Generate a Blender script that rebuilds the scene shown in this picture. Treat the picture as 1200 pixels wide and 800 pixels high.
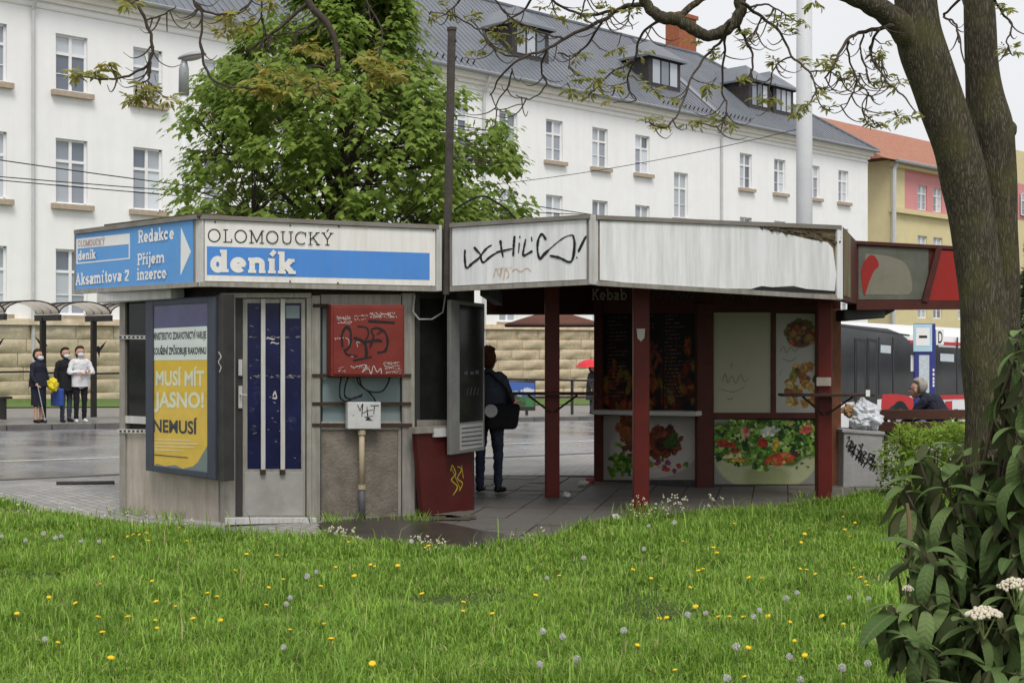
import bpy, bmesh, math, random
import numpy as np
from mathutils import Vector, Matrix, noise as mnoise
random.seed(7); RNG = np.random.default_rng(7)
SC = bpy.context.scene
for o in list(bpy.data.objects): bpy.data.objects.remove(o)
COL = SC.collection
rad = math.radians
# ------------------------------------------------------------------ camera
HC, F = 1.8, 1500.0
cam = bpy.data.objects.new('camera', bpy.data.cameras.new('camera')); COL.objects.link(cam)
cam.data.lens = 45.0; cam.data.sensor_width = 36.0; cam.data.clip_end = 4000; cam.data.clip_start = .1
cam.location = (0, 0, HC); cam.rotation_euler = (rad(90), 0, 0)
SC.camera = cam
# ------------------------------------------------------------------ sky, sun, exposure (bright overcast)
SUN_EL, SUN_AZ = rad(56), rad(168)          # azimuth clockwise from +Y: behind the camera, to the right
wd = bpy.data.worlds.new('World'); SC.world = wd; wd.use_nodes = True
nt = wd.node_tree; nt.nodes.clear()
sky = nt.nodes.new('ShaderNodeTexSky'); sky.sky_type = 'NISHITA'; sky.sun_disc = False
sky.sun_elevation = SUN_EL; sky.sun_rotation = SUN_AZ; sky.dust_density = 4.0; sky.air_density = 1.0; sky.altitude = 220
hs = nt.nodes.new('ShaderNodeHueSaturation'); hs.inputs['Saturation'].default_value = .12
tcw = nt.nodes.new('ShaderNodeTexCoord'); nzw = nt.nodes.new('ShaderNodeTexNoise')
nzw.inputs['Scale'].default_value = 1.6; nzw.inputs['Detail'].default_value = 5
crw = nt.nodes.new('ShaderNodeMapRange'); crw.inputs[1].default_value = .3; crw.inputs[2].default_value = .7
crw.inputs[3].default_value = 8.2; crw.inputs[4].default_value = 9.4
cmb = nt.nodes.new('ShaderNodeCombineColor')
mxw = nt.nodes.new('ShaderNodeMix'); mxw.data_type = 'RGBA'; mxw.inputs[0].default_value = .85
tint = nt.nodes.new('ShaderNodeMix'); tint.data_type = 'RGBA'; tint.blend_type = 'MULTIPLY'; tint.inputs[0].default_value = 1
tint.inputs[7].default_value = (.965, .975, 1, 1)
bg = nt.nodes.new('ShaderNodeBackground'); bg.inputs[1].default_value = .071
ow = nt.nodes.new('ShaderNodeOutputWorld')
L = nt.links.new
L(tcw.outputs['Generated'], nzw.inputs['Vector']); L(nzw.outputs['Fac'], crw.inputs[0])
for i in range(3): L(crw.outputs[0], cmb.inputs[i])
L(sky.outputs[0], hs.inputs['Color']); L(hs.outputs[0], mxw.inputs[6]); L(cmb.outputs[0], mxw.inputs[7])
L(mxw.outputs[2], tint.inputs[6]); L(tint.outputs[2], bg.inputs[0]); L(bg.outputs[0], ow.inputs[0])
sd = bpy.data.lights.new('sun', 'SUN'); sd.energy = 1.5; sd.angle = rad(24); sd.color = (1, .965, .91)
sun = bpy.data.objects.new('sun', sd); COL.objects.link(sun)
sdir = Vector((math.sin(SUN_AZ)*math.cos(SUN_EL), math.cos(SUN_AZ)*math.cos(SUN_EL), math.sin(SUN_EL)))
sun.rotation_euler = sdir.to_track_quat('Z', 'Y').to_euler(); sun.location = (6, -6, 30)
SC.view_settings.view_transform = 'Standard'; SC.view_settings.look = 'None'; SC.view_settings.gamma = 1
SC.view_settings.exposure = 0.60; SC.view_settings.use_curve_mapping = False
SC.render.engine = 'CYCLES'; SC.render.resolution_x = 1024; SC.render.resolution_y = 682
# ------------------------------------------------------------------ geometry of the place
def W(px, py, Y): return Vector(((px-600)/F*Y, Y, HC+(400-py)/F*Y))
FX, FY, CA, SA = -15.82, 46.0, math.cos(rad(44.4)), math.sin(rad(44.4))   # street and long facade run along (CA, SA)
def uv_of(x, y): return (x-FX)*CA+(y-FY)*SA, (x-FX)*SA-(y-FY)*CA          # u along the facade, v out from it
def xy_of(u, v): return FX+u*CA+v*SA, FY+u*SA-v*CA
def sstep(a, b, x):
    t = min(1, max(0, (x-a)/(b-a))); return t*t*(3-2*t)
def g(x, y):                                                               # the street falls gently to the right
    u, v = uv_of(x, y)
    return max(-1.6, min(.35, -.031*(u+11)))*(1-sstep(29, 32.5, v))
def u_at(px, v=0.0):
    r = (px-600)/F; x0, y0 = xy_of(0, v)
    return (y0*r-x0)/(CA-r*SA)
class VP:                                                                  # a vertical plane between two plan points given as (pixel column, depth)
    def __init__(s, a, b):
        s.a = Vector(((a[0]-600)/F*a[1], a[1])); s.b = Vector(((b[0]-600)/F*b[1], b[1]))
        s.d = (s.b-s.a).normalized(); s.n = Vector((s.d.y, -s.d.x))
        if s.n.dot(s.a) > 0: s.n = -s.n
    def P(s, px, py, off=0.0):
        r = (px-600)/F; a = s.a+s.n*off
        Y = s.n.dot(a)/s.n.dot(Vector((r, 1)))
        return W(px, py, Y)
    def N(s): return Vector((s.n.x, s.n.y, 0))
# ------------------------------------------------------------------ materials
MATS = {}
def nmat(name):
    m = bpy.data.materials.new(name); m.use_nodes = True; MATS[name] = m
    t = m.node_tree; b = t.nodes['Principled BSDF']; return m, t, b
def sRGB(*c):
    return tuple((((v/255)/12.92) if v/255 <= .04045 else (((v/255)+.055)/1.055)**2.4) for v in c)
def M(name, col, rough=.6, var=.18, scale=6, bump=.15, metal=0, dirt=None, damt=.5, dscale=1.5, streak=False, bscale=40, spec=.28, coords='Object', stretch=None, island=0, dthr=.52):
    m, t, b = nmat(name); n = t.nodes; l = t.links.new
    tc = n.new('ShaderNodeTexCoord'); vec = tc.outputs[coords]
    if stretch:
        mp = n.new('ShaderNodeMapping'); mp.inputs['Scale'].default_value = stretch; l(vec, mp.inputs[0]); vec = mp.outputs[0]
    nz = n.new('ShaderNodeTexNoise'); nz.inputs['Scale'].default_value = scale; nz.inputs['Detail'].default_value = 6; nz.inputs['Roughness'].default_value = .65
    l(vec, nz.inputs['Vector'])
    mr = n.new('ShaderNodeMapRange'); mr.inputs[1].default_value = .3; mr.inputs[2].default_value = .7; mr.inputs[3].default_value = 1-var; mr.inputs[4].default_value = 1+var
    l(nz.outputs['Fac'], mr.inputs[0])
    last = mr.outputs[0]
    if island:
        ge = n.new('ShaderNodeNewGeometry') ; mi = n.new('ShaderNodeMapRange'); mi.inputs[3].default_value = 1-island; mi.inputs[4].default_value = 1+island
        l(ge.outputs['Random Per Island'], mi.inputs[0]); mu = n.new('ShaderNodeMath'); mu.operation = 'MULTIPLY'; l(last, mu.inputs[0]); l(mi.outputs[0], mu.inputs[1]); last = mu.outputs[0]
    mx = n.new('ShaderNodeMix'); mx.data_type = 'RGBA'; mx.blend_type = 'MULTIPLY'; mx.inputs[0].default_value = 1
    mx.inputs[6].default_value = (*col, 1); l(last, mx.inputs[7]); out = mx.outputs[2]
    if dirt:
        n2 = n.new('ShaderNodeTexNoise'); n2.inputs['Scale'].default_value = dscale; n2.inputs['Detail'].default_value = 8; n2.inputs['Roughness'].default_value = .7
        if streak:
            mp2 = n.new('ShaderNodeMapping'); mp2.inputs['Scale'].default_value = (9, 9, .7); l(tc.outputs[coords], mp2.inputs[0]); l(mp2.outputs[0], n2.inputs['Vector'])
        else: l(tc.outputs[coords], n2.inputs['Vector'])
        r2 = n.new('ShaderNodeMapRange'); r2.inputs[1].default_value = dthr-.1; r2.inputs[2].default_value = dthr+.16; r2.inputs[3].default_value = 0; r2.inputs[4].default_value = damt
        l(n2.outputs['Fac'], r2.inputs[0])
        m2 = n.new('ShaderNodeMix'); m2.data_type = 'RGBA'; l(r2.outputs[0], m2.inputs[0]); l(out, m2.inputs[6]); m2.inputs[7].default_value = (*dirt, 1); out = m2.outputs[2]
    l(out, b.inputs['Base Color']); b.inputs['Roughness'].default_value = rough; b.inputs['Metallic'].default_value = metal
    b.inputs['Specular IOR Level'].default_value = spec
    if bump:
        nb = n.new('ShaderNodeTexNoise'); nb.inputs['Scale'].default_value = bscale; nb.inputs['Detail'].default_value = 4; l(vec, nb.inputs['Vector'])
        bp = n.new('ShaderNodeBump'); bp.inputs['Strength'].default_value = bump; bp.inputs['Distance'].default_value = .02
        l(nb.outputs['Fac'], bp.inputs['Height']); l(bp.outputs[0], b.inputs['Normal'])
    return m
def leafmat(name, c1, c2, trans=.35, rough=.5, spec=.35, objrand=False):
    m, t, b = nmat(name); n = t.nodes; l = t.links.new
    mx = n.new('ShaderNodeMix'); mx.data_type = 'RGBA'; mx.inputs[6].default_value = (*c1, 1); mx.inputs[7].default_value = (*c2, 1)
    if objrand: src = n.new('ShaderNodeObjectInfo').outputs['Random']
    else: src = n.new('ShaderNodeNewGeometry').outputs['Random Per Island']
    l(src, mx.inputs[0]); l(mx.outputs[2], b.inputs['Base Color'])
    b.inputs['Roughness'].default_value = rough; b.inputs['Specular IOR Level'].default_value = spec
    tr = n.new('ShaderNodeBsdfTranslucent'); l(mx.outputs[2], tr.inputs['Color'])
    ms = n.new('ShaderNodeMixShader'); ms.inputs[0].default_value = trans
    l(b.outputs[0], ms.inputs[1]); l(tr.outputs[0], ms.inputs[2]); l(ms.outputs[0], n['Material Output'].inputs[0])
    return m
def glassmat(name, tint=(.96, .98, .97), refl=1.0, alpha=1.0):
    m, t, b = nmat(name); n = t.nodes; l = t.links.new
    tr = n.new('ShaderNodeBsdfTransparent'); tr.inputs[0].default_value = (*[c*alpha for c in tint], 1)
    gl = n.new('ShaderNodeBsdfGlossy'); gl.inputs['Roughness'].default_value = .04
    lw = n.new('ShaderNodeLayerWeight'); pw = n.new('ShaderNodeMath'); pw.operation = 'POWER'; pw.inputs[1].default_value = 4; l(lw.outputs['Facing'], pw.inputs[0])
    fr = n.new('ShaderNodeMapRange'); fr.inputs[3].default_value = .03; fr.inputs[4].default_value = .9; l(pw.outputs[0], fr.inputs[0])
    ms = n.new('ShaderNodeMixShader'); l(fr.outputs[0], ms.inputs[0]); l(tr.outputs[0], ms.inputs[1]); l(gl.outputs[0], ms.inputs[2])
    l(ms.outputs[0], n['Material Output'].inputs[0]); return m
def vcolmat(name, rough=.55):
    m, t, b = nmat(name); a = t.nodes.new('ShaderNodeAttribute'); a.attribute_name = 'print'
    t.links.new(a.outputs['Color'], b.inputs['Base Color']); b.inputs['Roughness'].default_value = rough; b.inputs['Specular IOR Level'].default_value = .3; return m
# ------------------------------------------------------------------ mesh building
class MB:
    def __init__(s): s.v = []; s.f = []
    def add(s, vs, fs):
        k = len(s.v); s.v += [tuple(p) for p in vs]; s.f += [tuple(i+k for i in q) for q in fs]; return s
    def box(s, x0, x1, y0, y1, z0, z1):
        return s.add([(x0,y0,z0),(x1,y0,z0),(x1,y1,z0),(x0,y1,z0),(x0,y0,z1),(x1,y0,z1),(x1,y1,z1),(x0,y1,z1)],
                     [(3,2,1,0),(4,5,6,7),(0,1,5,4),(1,2,6,5),(2,3,7,6),(3,0,4,7)])
    def obox(s, c, ax, ay, az):                       # centre and three half axes
        c, ax, ay, az = map(Vector, (c, ax, ay, az)); vs = []
        for k in (-1, 1):
            for i, j in ((-1,-1),(1,-1),(1,1),(-1,1)): vs.append(c+ax*i+ay*j+az*k)
        return s.add(vs, [(3,2,1,0),(4,5,6,7),(0,1,5,4),(1,2,6,5),(2,3,7,6),(3,0,4,7)])
    def prism(s, pts, vec):                           # polygon pushed back along vec
        n = len(pts); vec = Vector(vec); P = [Vector(p) for p in pts]
        return s.add(P+[p+vec for p in P], [tuple(range(n)), tuple(range(2*n-1, n-1, -1))]+[(i, i+n, (i+1) % n+n, (i+1) % n) for i in range(n)])
    def plate(s, pl, poly, o0, o1):                   # outline on a vertical plane, from offset o0 out to o1
        return s.prism([pl.P(x, y, o1) for x, y in poly], -pl.N()*(o1-o0))
    def rect(s, pl, x0, y0, x1, y1, o0, o1): return s.plate(pl, [(x0, y0), (x1, y0), (x1, y1), (x0, y1)], o0, o1)
    def tube(s, pts, rads, n=8, cap=True, jit=0):
        P = [Vector(p) for p in pts]; k0 = len(s.v); m = len(P)
        if not hasattr(rads, '__len__'): rads = [rads]*m
        ref = None
        for i, p in enumerate(P):
            d = (P[min(i+1, m-1)]-P[max(i-1, 0)]); d = d.normalized() if d.length > 1e-9 else Vector((0, 0, 1))
            if ref is None: ref = d.orthogonal().normalized()
            ref = (ref-d*ref.dot(d)); ref = ref.normalized() if ref.length > 1e-6 else d.orthogonal().normalized()
            q = d.cross(ref)
            for j in range(n):
                a = 2*math.pi*j/n; r = rads[i]
                if jit: r *= 1+jit*mnoise.noise(Vector((p.x*3+math.cos(a), p.y*3+math.sin(a), p.z*2)))
                s.v.append(tuple(p+(ref*math.cos(a)+q*math.sin(a))*r))
        for i in range(m-1):
            for j in range(n):
                s.f.append((k0+i*n+j, k0+i*n+(j+1) % n, k0+(i+1)*n+(j+1) % n, k0+(i+1)*n+j))
        if cap: s.f.append(tuple(k0+j for j in range(n))[::-1]); s.f.append(tuple(k0+(m-1)*n+j for j in range(n)))
        return s
    def ball(s, c, r, n=8, m=6):
        c = Vector(c); r = Vector(r) if hasattr(r, '__len__') else Vector((r, r, r)); k = len(s.v)
        s.v.append(tuple(c+Vector((0, 0, r.z))))
        for i in range(1, m):
            a = math.pi*i/m
            for j in range(n):
                b = 2*math.pi*j/n; s.v.append((c.x+r.x*math.sin(a)*math.cos(b), c.y+r.y*math.sin(a)*math.sin(b), c.z+r.z*math.cos(a)))
        s.v.append(tuple(c-Vector((0, 0, r.z)))); e = len(s.v)-1
        for j in range(n):
            s.f.append((k, k+1+j, k+1+(j+1) % n)); s.f.append((e, e-n+(j+1) % n, e-n+j))
        for i in range(m-2):
            for j in range(n): s.f.append((k+1+i*n+j, k+1+(i+1)*n+j, k+1+(i+1)*n+(j+1) % n, k+1+i*n+(j+1) % n))
        return s
    def mesh(s, name, off=(0, 0, 0)):
        me = bpy.data.meshes.new(name)
        me.from_pydata([(x-off[0], y-off[1], z-off[2]) for x, y, z in s.v], [], s.f); me.update()
        if len(s.f) < 4000:
            b = bmesh.new(); b.from_mesh(me); bmesh.ops.recalc_face_normals(b, faces=b.faces); b.to_mesh(me); b.free()
        return me
    def build(s, name, mat, parent=None, smooth=False, bevel=0, label=None, kind=None):
        off = wloc(parent) if parent else Vector((0, 0, 0))
        me = s.mesh(name, off); o = bpy.data.objects.new(name, me); COL.objects.link(o); o.parent = parent
        me.materials.append(MATS[mat] if isinstance(mat, str) else mat)
        if smooth: me.shade_smooth()
        if bevel:
            b = o.modifiers.new('bevel', 'BEVEL'); b.width = bevel; b.segments = 2; b.limit_method = 'ANGLE'
        if label: o['label'] = label
        if kind: o['kind'] = kind
        return o
def wloc(o):
    v = Vector((0, 0, 0))
    while o: v += o.location; o = o.parent
    return v
def tag(o, label=None, cat=None, group=None, kind=None):
    if label: o['label'] = label
    if cat: o['category'] = cat
    if group: o['group'] = group
    if kind: o['kind'] = kind
    return o
def thing(name, label, cat, loc=(0, 0, 0), group=None):
    o = bpy.data.objects.new(name, None); COL.objects.link(o); o.location = loc; o.empty_display_size = .2
    return tag(o, label, cat, group)
def inst(name, me, parent, loc, rotz=0, scale=None, rot=None):
    o = bpy.data.objects.new(name, me); COL.objects.link(o); o.parent = parent
    o.location = Vector(loc)-(wloc(parent) if parent else Vector((0, 0, 0)))
    o.rotation_euler = rot if rot else (0, 0, rotz)
    if scale: o.scale = scale
    return o
def npmesh(name, V, Fa, mat, parent=None, kind=None, smooth=False):        # V (n,3); Fa (m,k)
    V = np.asarray(V, np.float32); off = np.array(wloc(parent) if parent else (0, 0, 0), np.float32); V = V-off
    me = bpy.data.meshes.new(name); k = Fa.shape[1]
    me.vertices.add(len(V)); me.vertices.foreach_set('co', V.ravel())
    me.loops.add(Fa.size); me.loops.foreach_set('vertex_index', Fa.ravel().astype(np.int32))
    me.polygons.add(len(Fa)); me.polygons.foreach_set('loop_start', (np.arange(len(Fa))*k).astype(np.int32))
    me.update(calc_edges=True); me.materials.append(MATS[mat])
    if smooth: me.shade_smooth()
    o = bpy.data.objects.new(name, me); COL.objects.link(o); o.parent = parent
    if kind: o['kind'] = kind
    return o
def crom(pts, k=6):                                    # Catmull-Rom through points of any dimension
    P = [np.array(p, float) for p in pts]; P = [2*P[0]-P[1]]+P+[2*P[-1]-P[-2]]; out = []
    for i in range(1, len(P)-2):
        for j in range(k):
            t = j/k; a, b, c, d = P[i-1:i+3]
            out.append(.5*(2*b+(c-a)*t+(2*a-5*b+4*c-d)*t*t+(3*b-a-3*c+d)*t**3))
    out.append(P[-2]); return out
# ------------------------------------------------------------------ drawing flat strokes and letters on a plane
def ribbon(mb, pts2, w, to3, off, vary=0):                     # a stroke of width w along 2-D points; to3(a, b, off) places it
    P = [Vector(p) for p in pts2]; n = len(P); Ls = []; Rs = []
    for i in range(n):
        d = P[min(i+1, n-1)]-P[max(i-1, 0)]
        if d.length < 1e-9: d = Vector((1, 0))
        d.normalize(); m = Vector((-d.y, d.x))
        if 0 < i < n-1:
            d1 = (P[i]-P[i-1]); d1 = d1.normalized() if d1.length > 1e-9 else d
            c = max(.45, abs(d.dot(d1))); m = m/c
        ww = w*(1+vary*mnoise.noise(Vector((P[i].x*.35, P[i].y*.35, w))))*(1 if not vary or 0 < i < n-1 else .6); Ls.append(P[i]+m*ww/2); Rs.append(P[i]-m*ww/2)
    vs = [to3(p.x, p.y, off) for p in Ls]+[to3(p.x, p.y, off) for p in Rs]
    mb.add(vs, [(i, n+i, n+i+1, i+1) for i in range(n-1)])
def arc(cx, cy, rx, ry, a0, a1, n=18): return [(cx+rx*math.cos(rad(a0+(a1-a0)*i/n)), cy+ry*math.sin(rad(a0+(a1-a0)*i/n))) for i in range(n+1)]
def glyph(c, w, t):
    x = .68; h = w/2; S = []
    def s(*p, ww=w): S.append((list(p), ww))
    def sf(a, b, y): S.append(([(a, y), (b, y)], t))
    acc = {'Ý': 'Y', 'í': 'i', 'ř': 'r'}
    if c in acc:
        S, adv = glyph(acc[c], w, t) if c != 'í' else glyph('ı', w, t)
        if c == 'Ý': S = S+[([(.4, 1.08), (.55, 1.27)], w*.9)]
        if c == 'í': S = S+[([(.16, .8), (.34, 1.02)], w*.8)]
        if c == 'ř': S = S+[([(.08, 1.0), (.26, .84), (.44, 1.0)], w*.7)]
        return S, adv
    if c == 'O': S.append((arc(.46, .5, .46-h, .51-h, 0, 360, 32), w)); return S, 1.0
    if c == 'L': s((.2, 0), (.2, 1)); sf(.04, .38, 1-t/2); sf(.04, .68, t/2); S.append(([(.68-t/2, 0), (.68-t/2, .28)], t)); return S, .76
    if c == 'M':
        s((.16, 0), (.16, 1)); s((.94, 0), (.94, 1)); s((.16, 1-h), (.55, .12), (.94, 1-h)); sf(.0, .33, t/2); sf(.77, 1.1, t/2); sf(.0, .16, 1-t/2); sf(.94, 1.1, 1-t/2); return S, 1.16
    if c == 'U': s((.17, 1), (.17, .36), *arc(.47, .36, .3, .36-h, 180, 360, 14), (.77, 1)); sf(.0, .34, 1-t/2); sf(.6, .94, 1-t/2); return S, 1.0
    if c == 'C': s(*arc(.47, .5, .47-h, .51-h, 48, 312, 26)); S.append(([(.8, .62), (.8, .97)], t)); return S, .9
    if c == 'K': s((.18, 0), (.18, 1)); s((.74, 1-t/2), (.2, .42)); s((.38, .58), (.78, t/2)); sf(.02, .34, t/2); sf(.02, .34, 1-t/2); sf(.58, .9, 1-t/2); sf(.62, .94, t/2); return S, .95
    if c == 'Y': s((.14, 1-t/2), (.46, .46), (.78, 1-t/2)); s((.46, .46), (.46, 0)); sf(.29, .63, t/2); sf(0, .3, 1-t/2); sf(.62, .92, 1-t/2); return S, .94
    if c in 'RP':
        s((.18, 0), (.18, 1)); S.append(([(.18, 1-t/2), (.46, 1-t/2)]+arc(.46, .72, .26, .28-t/2, 90, -90, 12)+[(.18, .44+t/2)], max(t, w*.8))); sf(.0, .38, t/2); sf(.0, .2, 1-t/2)
        if c == 'R': s((.46, .46), (.68, .08)); sf(.6, .9, t/2)
        return S, .93 if c == 'R' else .8
    if c == 'A': s((.14, t/2), (.46, 1-h), (.78, t/2)); sf(.26, .66, .34); sf(0, .3, t/2); sf(.62, .94, t/2); return S, .95
    if c == 'd': S.append((arc(.34, x/2, .31-h*.9, x/2+.01-h*.8, 0, 360, 24), w)); s((.62, 0), (.62, 1)); sf(.44, .62, 1-t/2); sf(.62, .82, t/2); return S, .86
    if c == 'b': S.append((arc(.5, x/2, .31-h*.9, x/2+.01-h*.8, 0, 360, 24), w)); s((.2, 0), (.2, 1)); sf(.02, .2, 1-t/2); return S, .86
    if c == 'e': s(*arc(.36, x/2, .36-h, x/2+.01-h, 0, 318, 24)); S.append(([(.1, x/2-.01), (.36+.36-h*.4, x/2-.01)], t*1.1)); return S, .75
    if c == 'c': s(*arc(.36, x/2, .36-h, x/2+.01-h, 45, 318, 22)); S.append(([(.58, x*.62), (.58, x*.95)], t)); return S, .7
    if c == 'o': S.append((arc(.36, x/2, .36-h, x/2+.01-h, 0, 360, 24), w)); return S, .76
    if c in 'nmr':
        s((.2, 0), (.2, x)); sf(.02, .2, x-t/2); sf(.02, .38, t/2)
        if c == 'r': s(*arc(.42, x-.26, .2, .26-h*.7, 175, 60, 10)); S.append(([(.5, x-.2), (.5, x-.02)], t)); return S, .58
        for k in range(2 if c == 'm' else 1):
            X = .2+.44*k; s((X, x-.3), *arc(X+.22, x-.24, .22, .24-h*.8, 180, 0, 12), (X+.44, 0)); sf(X+.3, X+.6, t/2)
        return S, .86 if c == 'n' else 1.3
    if c in 'iı':
        s((.2, 0), (.2, x)); sf(.02, .2, x-t/2); sf(.02, .38, t/2)
        if c == 'i': s((.2, .82), (.2, .82+w))
        return S, .42
    if c == 'j': s((.24, x), (.24, -.08), (.2, -.2), (.02, -.24)); sf(.06, .24, x-t/2); s((.24, .82), (.24, .82+w)); return S, .42
    if c == 'k': s((.2, 0), (.2, 1)); sf(.02, .2, 1-t/2); sf(.02, .38, t/2); s((.62, x-t/2), (.24, .26)); s((.36, .4), (.66, t/2)); sf(.46, .78, x-t/2); sf(.5, .84, t/2); return S, .86
    if c == 'a': s((.12, x-.1), (.22, x-h), (.38, x-h), (.52, x-.14), (.52, 0)); s(*arc(.32, .19, .2, .19-h*.7, 60, 330, 14)); sf(.52, .7, t/2); return S, .74
    if c == 'z': S.append(([(.06, x-t/2), (.56, x-t/2)], t)); s((.54, x-t), (.08, t)); S.append(([(.04, t/2), (.58, t/2)], t)); S.append(([(.07, x-.2), (.07, x)], t)); S.append(([(.55, 0), (.55, .2)], t)); return S, .64
    if c == 's': s((.5, x-.1), (.36, x-h), (.18, x-h), (.1, x*.72), (.3, x*.5), (.5, x*.3), (.42, h), (.22, h), (.08, .1)); return S, .6
    if c == 't': s((.22, .92), (.22, .16), (.3, h), (.46, .1)); sf(.02, .46, x-t/2); return S, .5
    if c == 'v': s((.12, x-t/2), (.36, h), (.6, x-t/2)); sf(0, .26, x-t/2); sf(.46, .72, x-t/2); return S, .74
    if c == '2': s((.1, .72), (.16, .92), (.34, 1-h), (.52, .9), (.54, .7), (.36, .4), (.08, t)); S.append(([(.06, t/2), (.6, t/2)], t)); return S, .68
    return [], .4
def affine(pl, bl, br, tl, off0):                      # photo corners of a text box -> placement on the plane
    B = pl.P(*bl, off0); R = pl.P(*br, off0)-B; T = pl.P(*tl, off0)-B; N = pl.N()
    return lambda a, b, off: B+R*a+T*b+N*off
def slab_text(mb, txt, pl, bl, br, tl, off0, w=.14, t=.1, gap=.04):
    tot = 0; lay = []
    for ch in txt:
        S, adv = glyph(ch, w, t); lay.append((tot, S)); tot += adv+gap
    tot -= gap; A = affine(pl, bl, br, tl, off0); k = 0
    for x0, S in lay:
        for p, ww in S:
            # width is measured in glyph units, so scale x by the whole text length
            to3 = lambda a, b, o: A((a+x0)/tot, b, o)
            ribbon(mb, p, ww, to3, .0004*(k % 24)); k += 1
def px_stroke(mb, pts, wpx, pl, off, smooth=True, k=5):
    P = crom(pts, k) if smooth and len(pts) > 2 else pts
    ribbon(mb, [(float(p[0]), float(p[1])) for p in P], wpx, lambda a, b, o: pl.P(a, b, off+o), .0004*(random.randrange(12)), .55)
def font_mesh(txt, bold=0.0):
    cu = bpy.data.curves.new('lettering', 'FONT'); cu.body = txt; cu.size = 1; cu.offset = bold; cu.resolution_u = 3
    ob = bpy.data.objects.new('lettering', cu); COL.objects.link(ob)
    dg = bpy.context.evaluated_depsgraph_get(); dg.update()
    me = bpy.data.meshes.new_from_object(ob.evaluated_get(dg))
    vs = [v.co.copy() for v in me.vertices]; fs = [tuple(p.vertices) for p in me.polygons]
    bpy.data.objects.remove(ob); bpy.data.curves.remove(cu); bpy.data.meshes.remove(me)
    x0 = min(v.x for v in vs); x1 = max(v.x for v in vs); y0 = min(v.y for v in vs); y1 = max(v.y for v in vs)
    return [((v.x-x0)/(x1-x0), (v.y-y0)/(y1-y0)) for v in vs], fs
def font_text(mb, txt, pl, bl, br, tl, off, bold=.0):
    vs, fs = font_mesh(txt, bold); A = affine(pl, bl, br, tl, off); mb.add([A(a, b, 0) for a, b in vs], fs)
def print_grid(name, img, c00, c10, c01, nrm, parent, mat='print'):   # a printed sheet: one colour per small quad
    H, Wd = img.shape[:2]; c00, c10, c01 = map(np.array, (c00, c10, c01))
    a = np.linspace(0, 1, Wd+1); b = np.linspace(0, 1, H+1); A, B = np.meshgrid(a, b)
    V = c00+(c10-c00)*A[..., None]+(c01-c00)*B[..., None]; V = V.reshape(-1, 3)
    i, j = np.meshgrid(np.arange(Wd), np.arange(H)); k = (j*(Wd+1)+i).ravel()
    Fa = np.stack([k, k+1, k+Wd+2, k+Wd+1], 1)
    o = npmesh(name, V, Fa, mat, parent)
    at = o.data.color_attributes.new('print', 'FLOAT_COLOR', 'CORNER')
    C = np.ones((H*Wd, 4, 4), np.float32); C[..., :3] = img.reshape(-1, 1, 3)
    at.data.foreach_set('color', C.ravel()); return o
# ------------------------------------------------------------------ material list
M('soil', (.07, .055, .035), .95, .3, 9, .6)
M('asphalt_ground', (.09, .09, .088), .8, .2, 5, .3)
M('lawn_soil', (.05, .075, .018), .95, .35, 5, .7, bscale=60)
M('verge', (.10, .16, .035), .9, .35, 6, .8, bscale=30)
M('far_pavement', (.20, .19, .175), .45, .2, 3, .2)
M('kerb', (.13, .125, .12), .6, .2, 4, .2)
M('slab', (.15, .138, .125), .6, .25, 3, .25, dirt=(.07, .062, .055), damt=.6, dscale=2)
def wet(name, col, pale, rlo, rhi, sc):
    m, t, b = nmat(name); n = t.nodes; l = t.links.new; tc = n.new('ShaderNodeTexCoord')
    nz = n.new('ShaderNodeTexNoise'); nz.inputs['Scale'].default_value = sc; nz.inputs['Detail'].default_value = 7; nz.inputs['Roughness'].default_value = .6
    l(tc.outputs['Object'], nz.inputs[0])
    mr = n.new('ShaderNodeMapRange'); mr.inputs[1].default_value = .38; mr.inputs[2].default_value = .62; l(nz.outputs['Fac'], mr.inputs[0])
    mx = n.new('ShaderNodeMix'); mx.data_type = 'RGBA'; mx.inputs[6].default_value = (*col, 1); mx.inputs[7].default_value = (*pale, 1); l(mr.outputs[0], mx.inputs[0])
    n3 = n.new('ShaderNodeTexNoise'); n3.inputs['Scale'].default_value = 40; l(tc.outputs['Object'], n3.inputs[0])
    mm = n.new('ShaderNodeMapRange'); mm.inputs[3].default_value = .75; mm.inputs[4].default_value = 1.25; l(n3.outputs['Fac'], mm.inputs[0])
    m2 = n.new('ShaderNodeMix'); m2.data_type = 'RGBA'; m2.blend_type = 'MULTIPLY'; m2.inputs[0].default_value = 1; l(mx.outputs[2], m2.inputs[6]); l(mm.outputs[0], m2.inputs[7])
    l(m2.outputs[2], b.inputs['Base Color'])
    rr = n.new('ShaderNodeMapRange'); rr.inputs[3].default_value = rlo; rr.inputs[4].default_value = rhi; l(mr.outputs[0], rr.inputs[0]); l(rr.outputs[0], b.inputs['Roughness'])
    bp = n.new('ShaderNodeBump'); bp.inputs['Strength'].default_value = .25; bp.inputs['Distance'].default_value = .01; n4 = n.new('ShaderNodeTexNoise'); n4.inputs['Scale'].default_value = 90
    l(tc.outputs['Object'], n4.inputs[0]); l(n4.outputs['Fac'], bp.inputs['Height']); l(bp.outputs[0], b.inputs['Normal']); return m
wet('wet_asphalt', (.12, .12, .126), (.21, .21, .22), .10, .36, .55)
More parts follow.
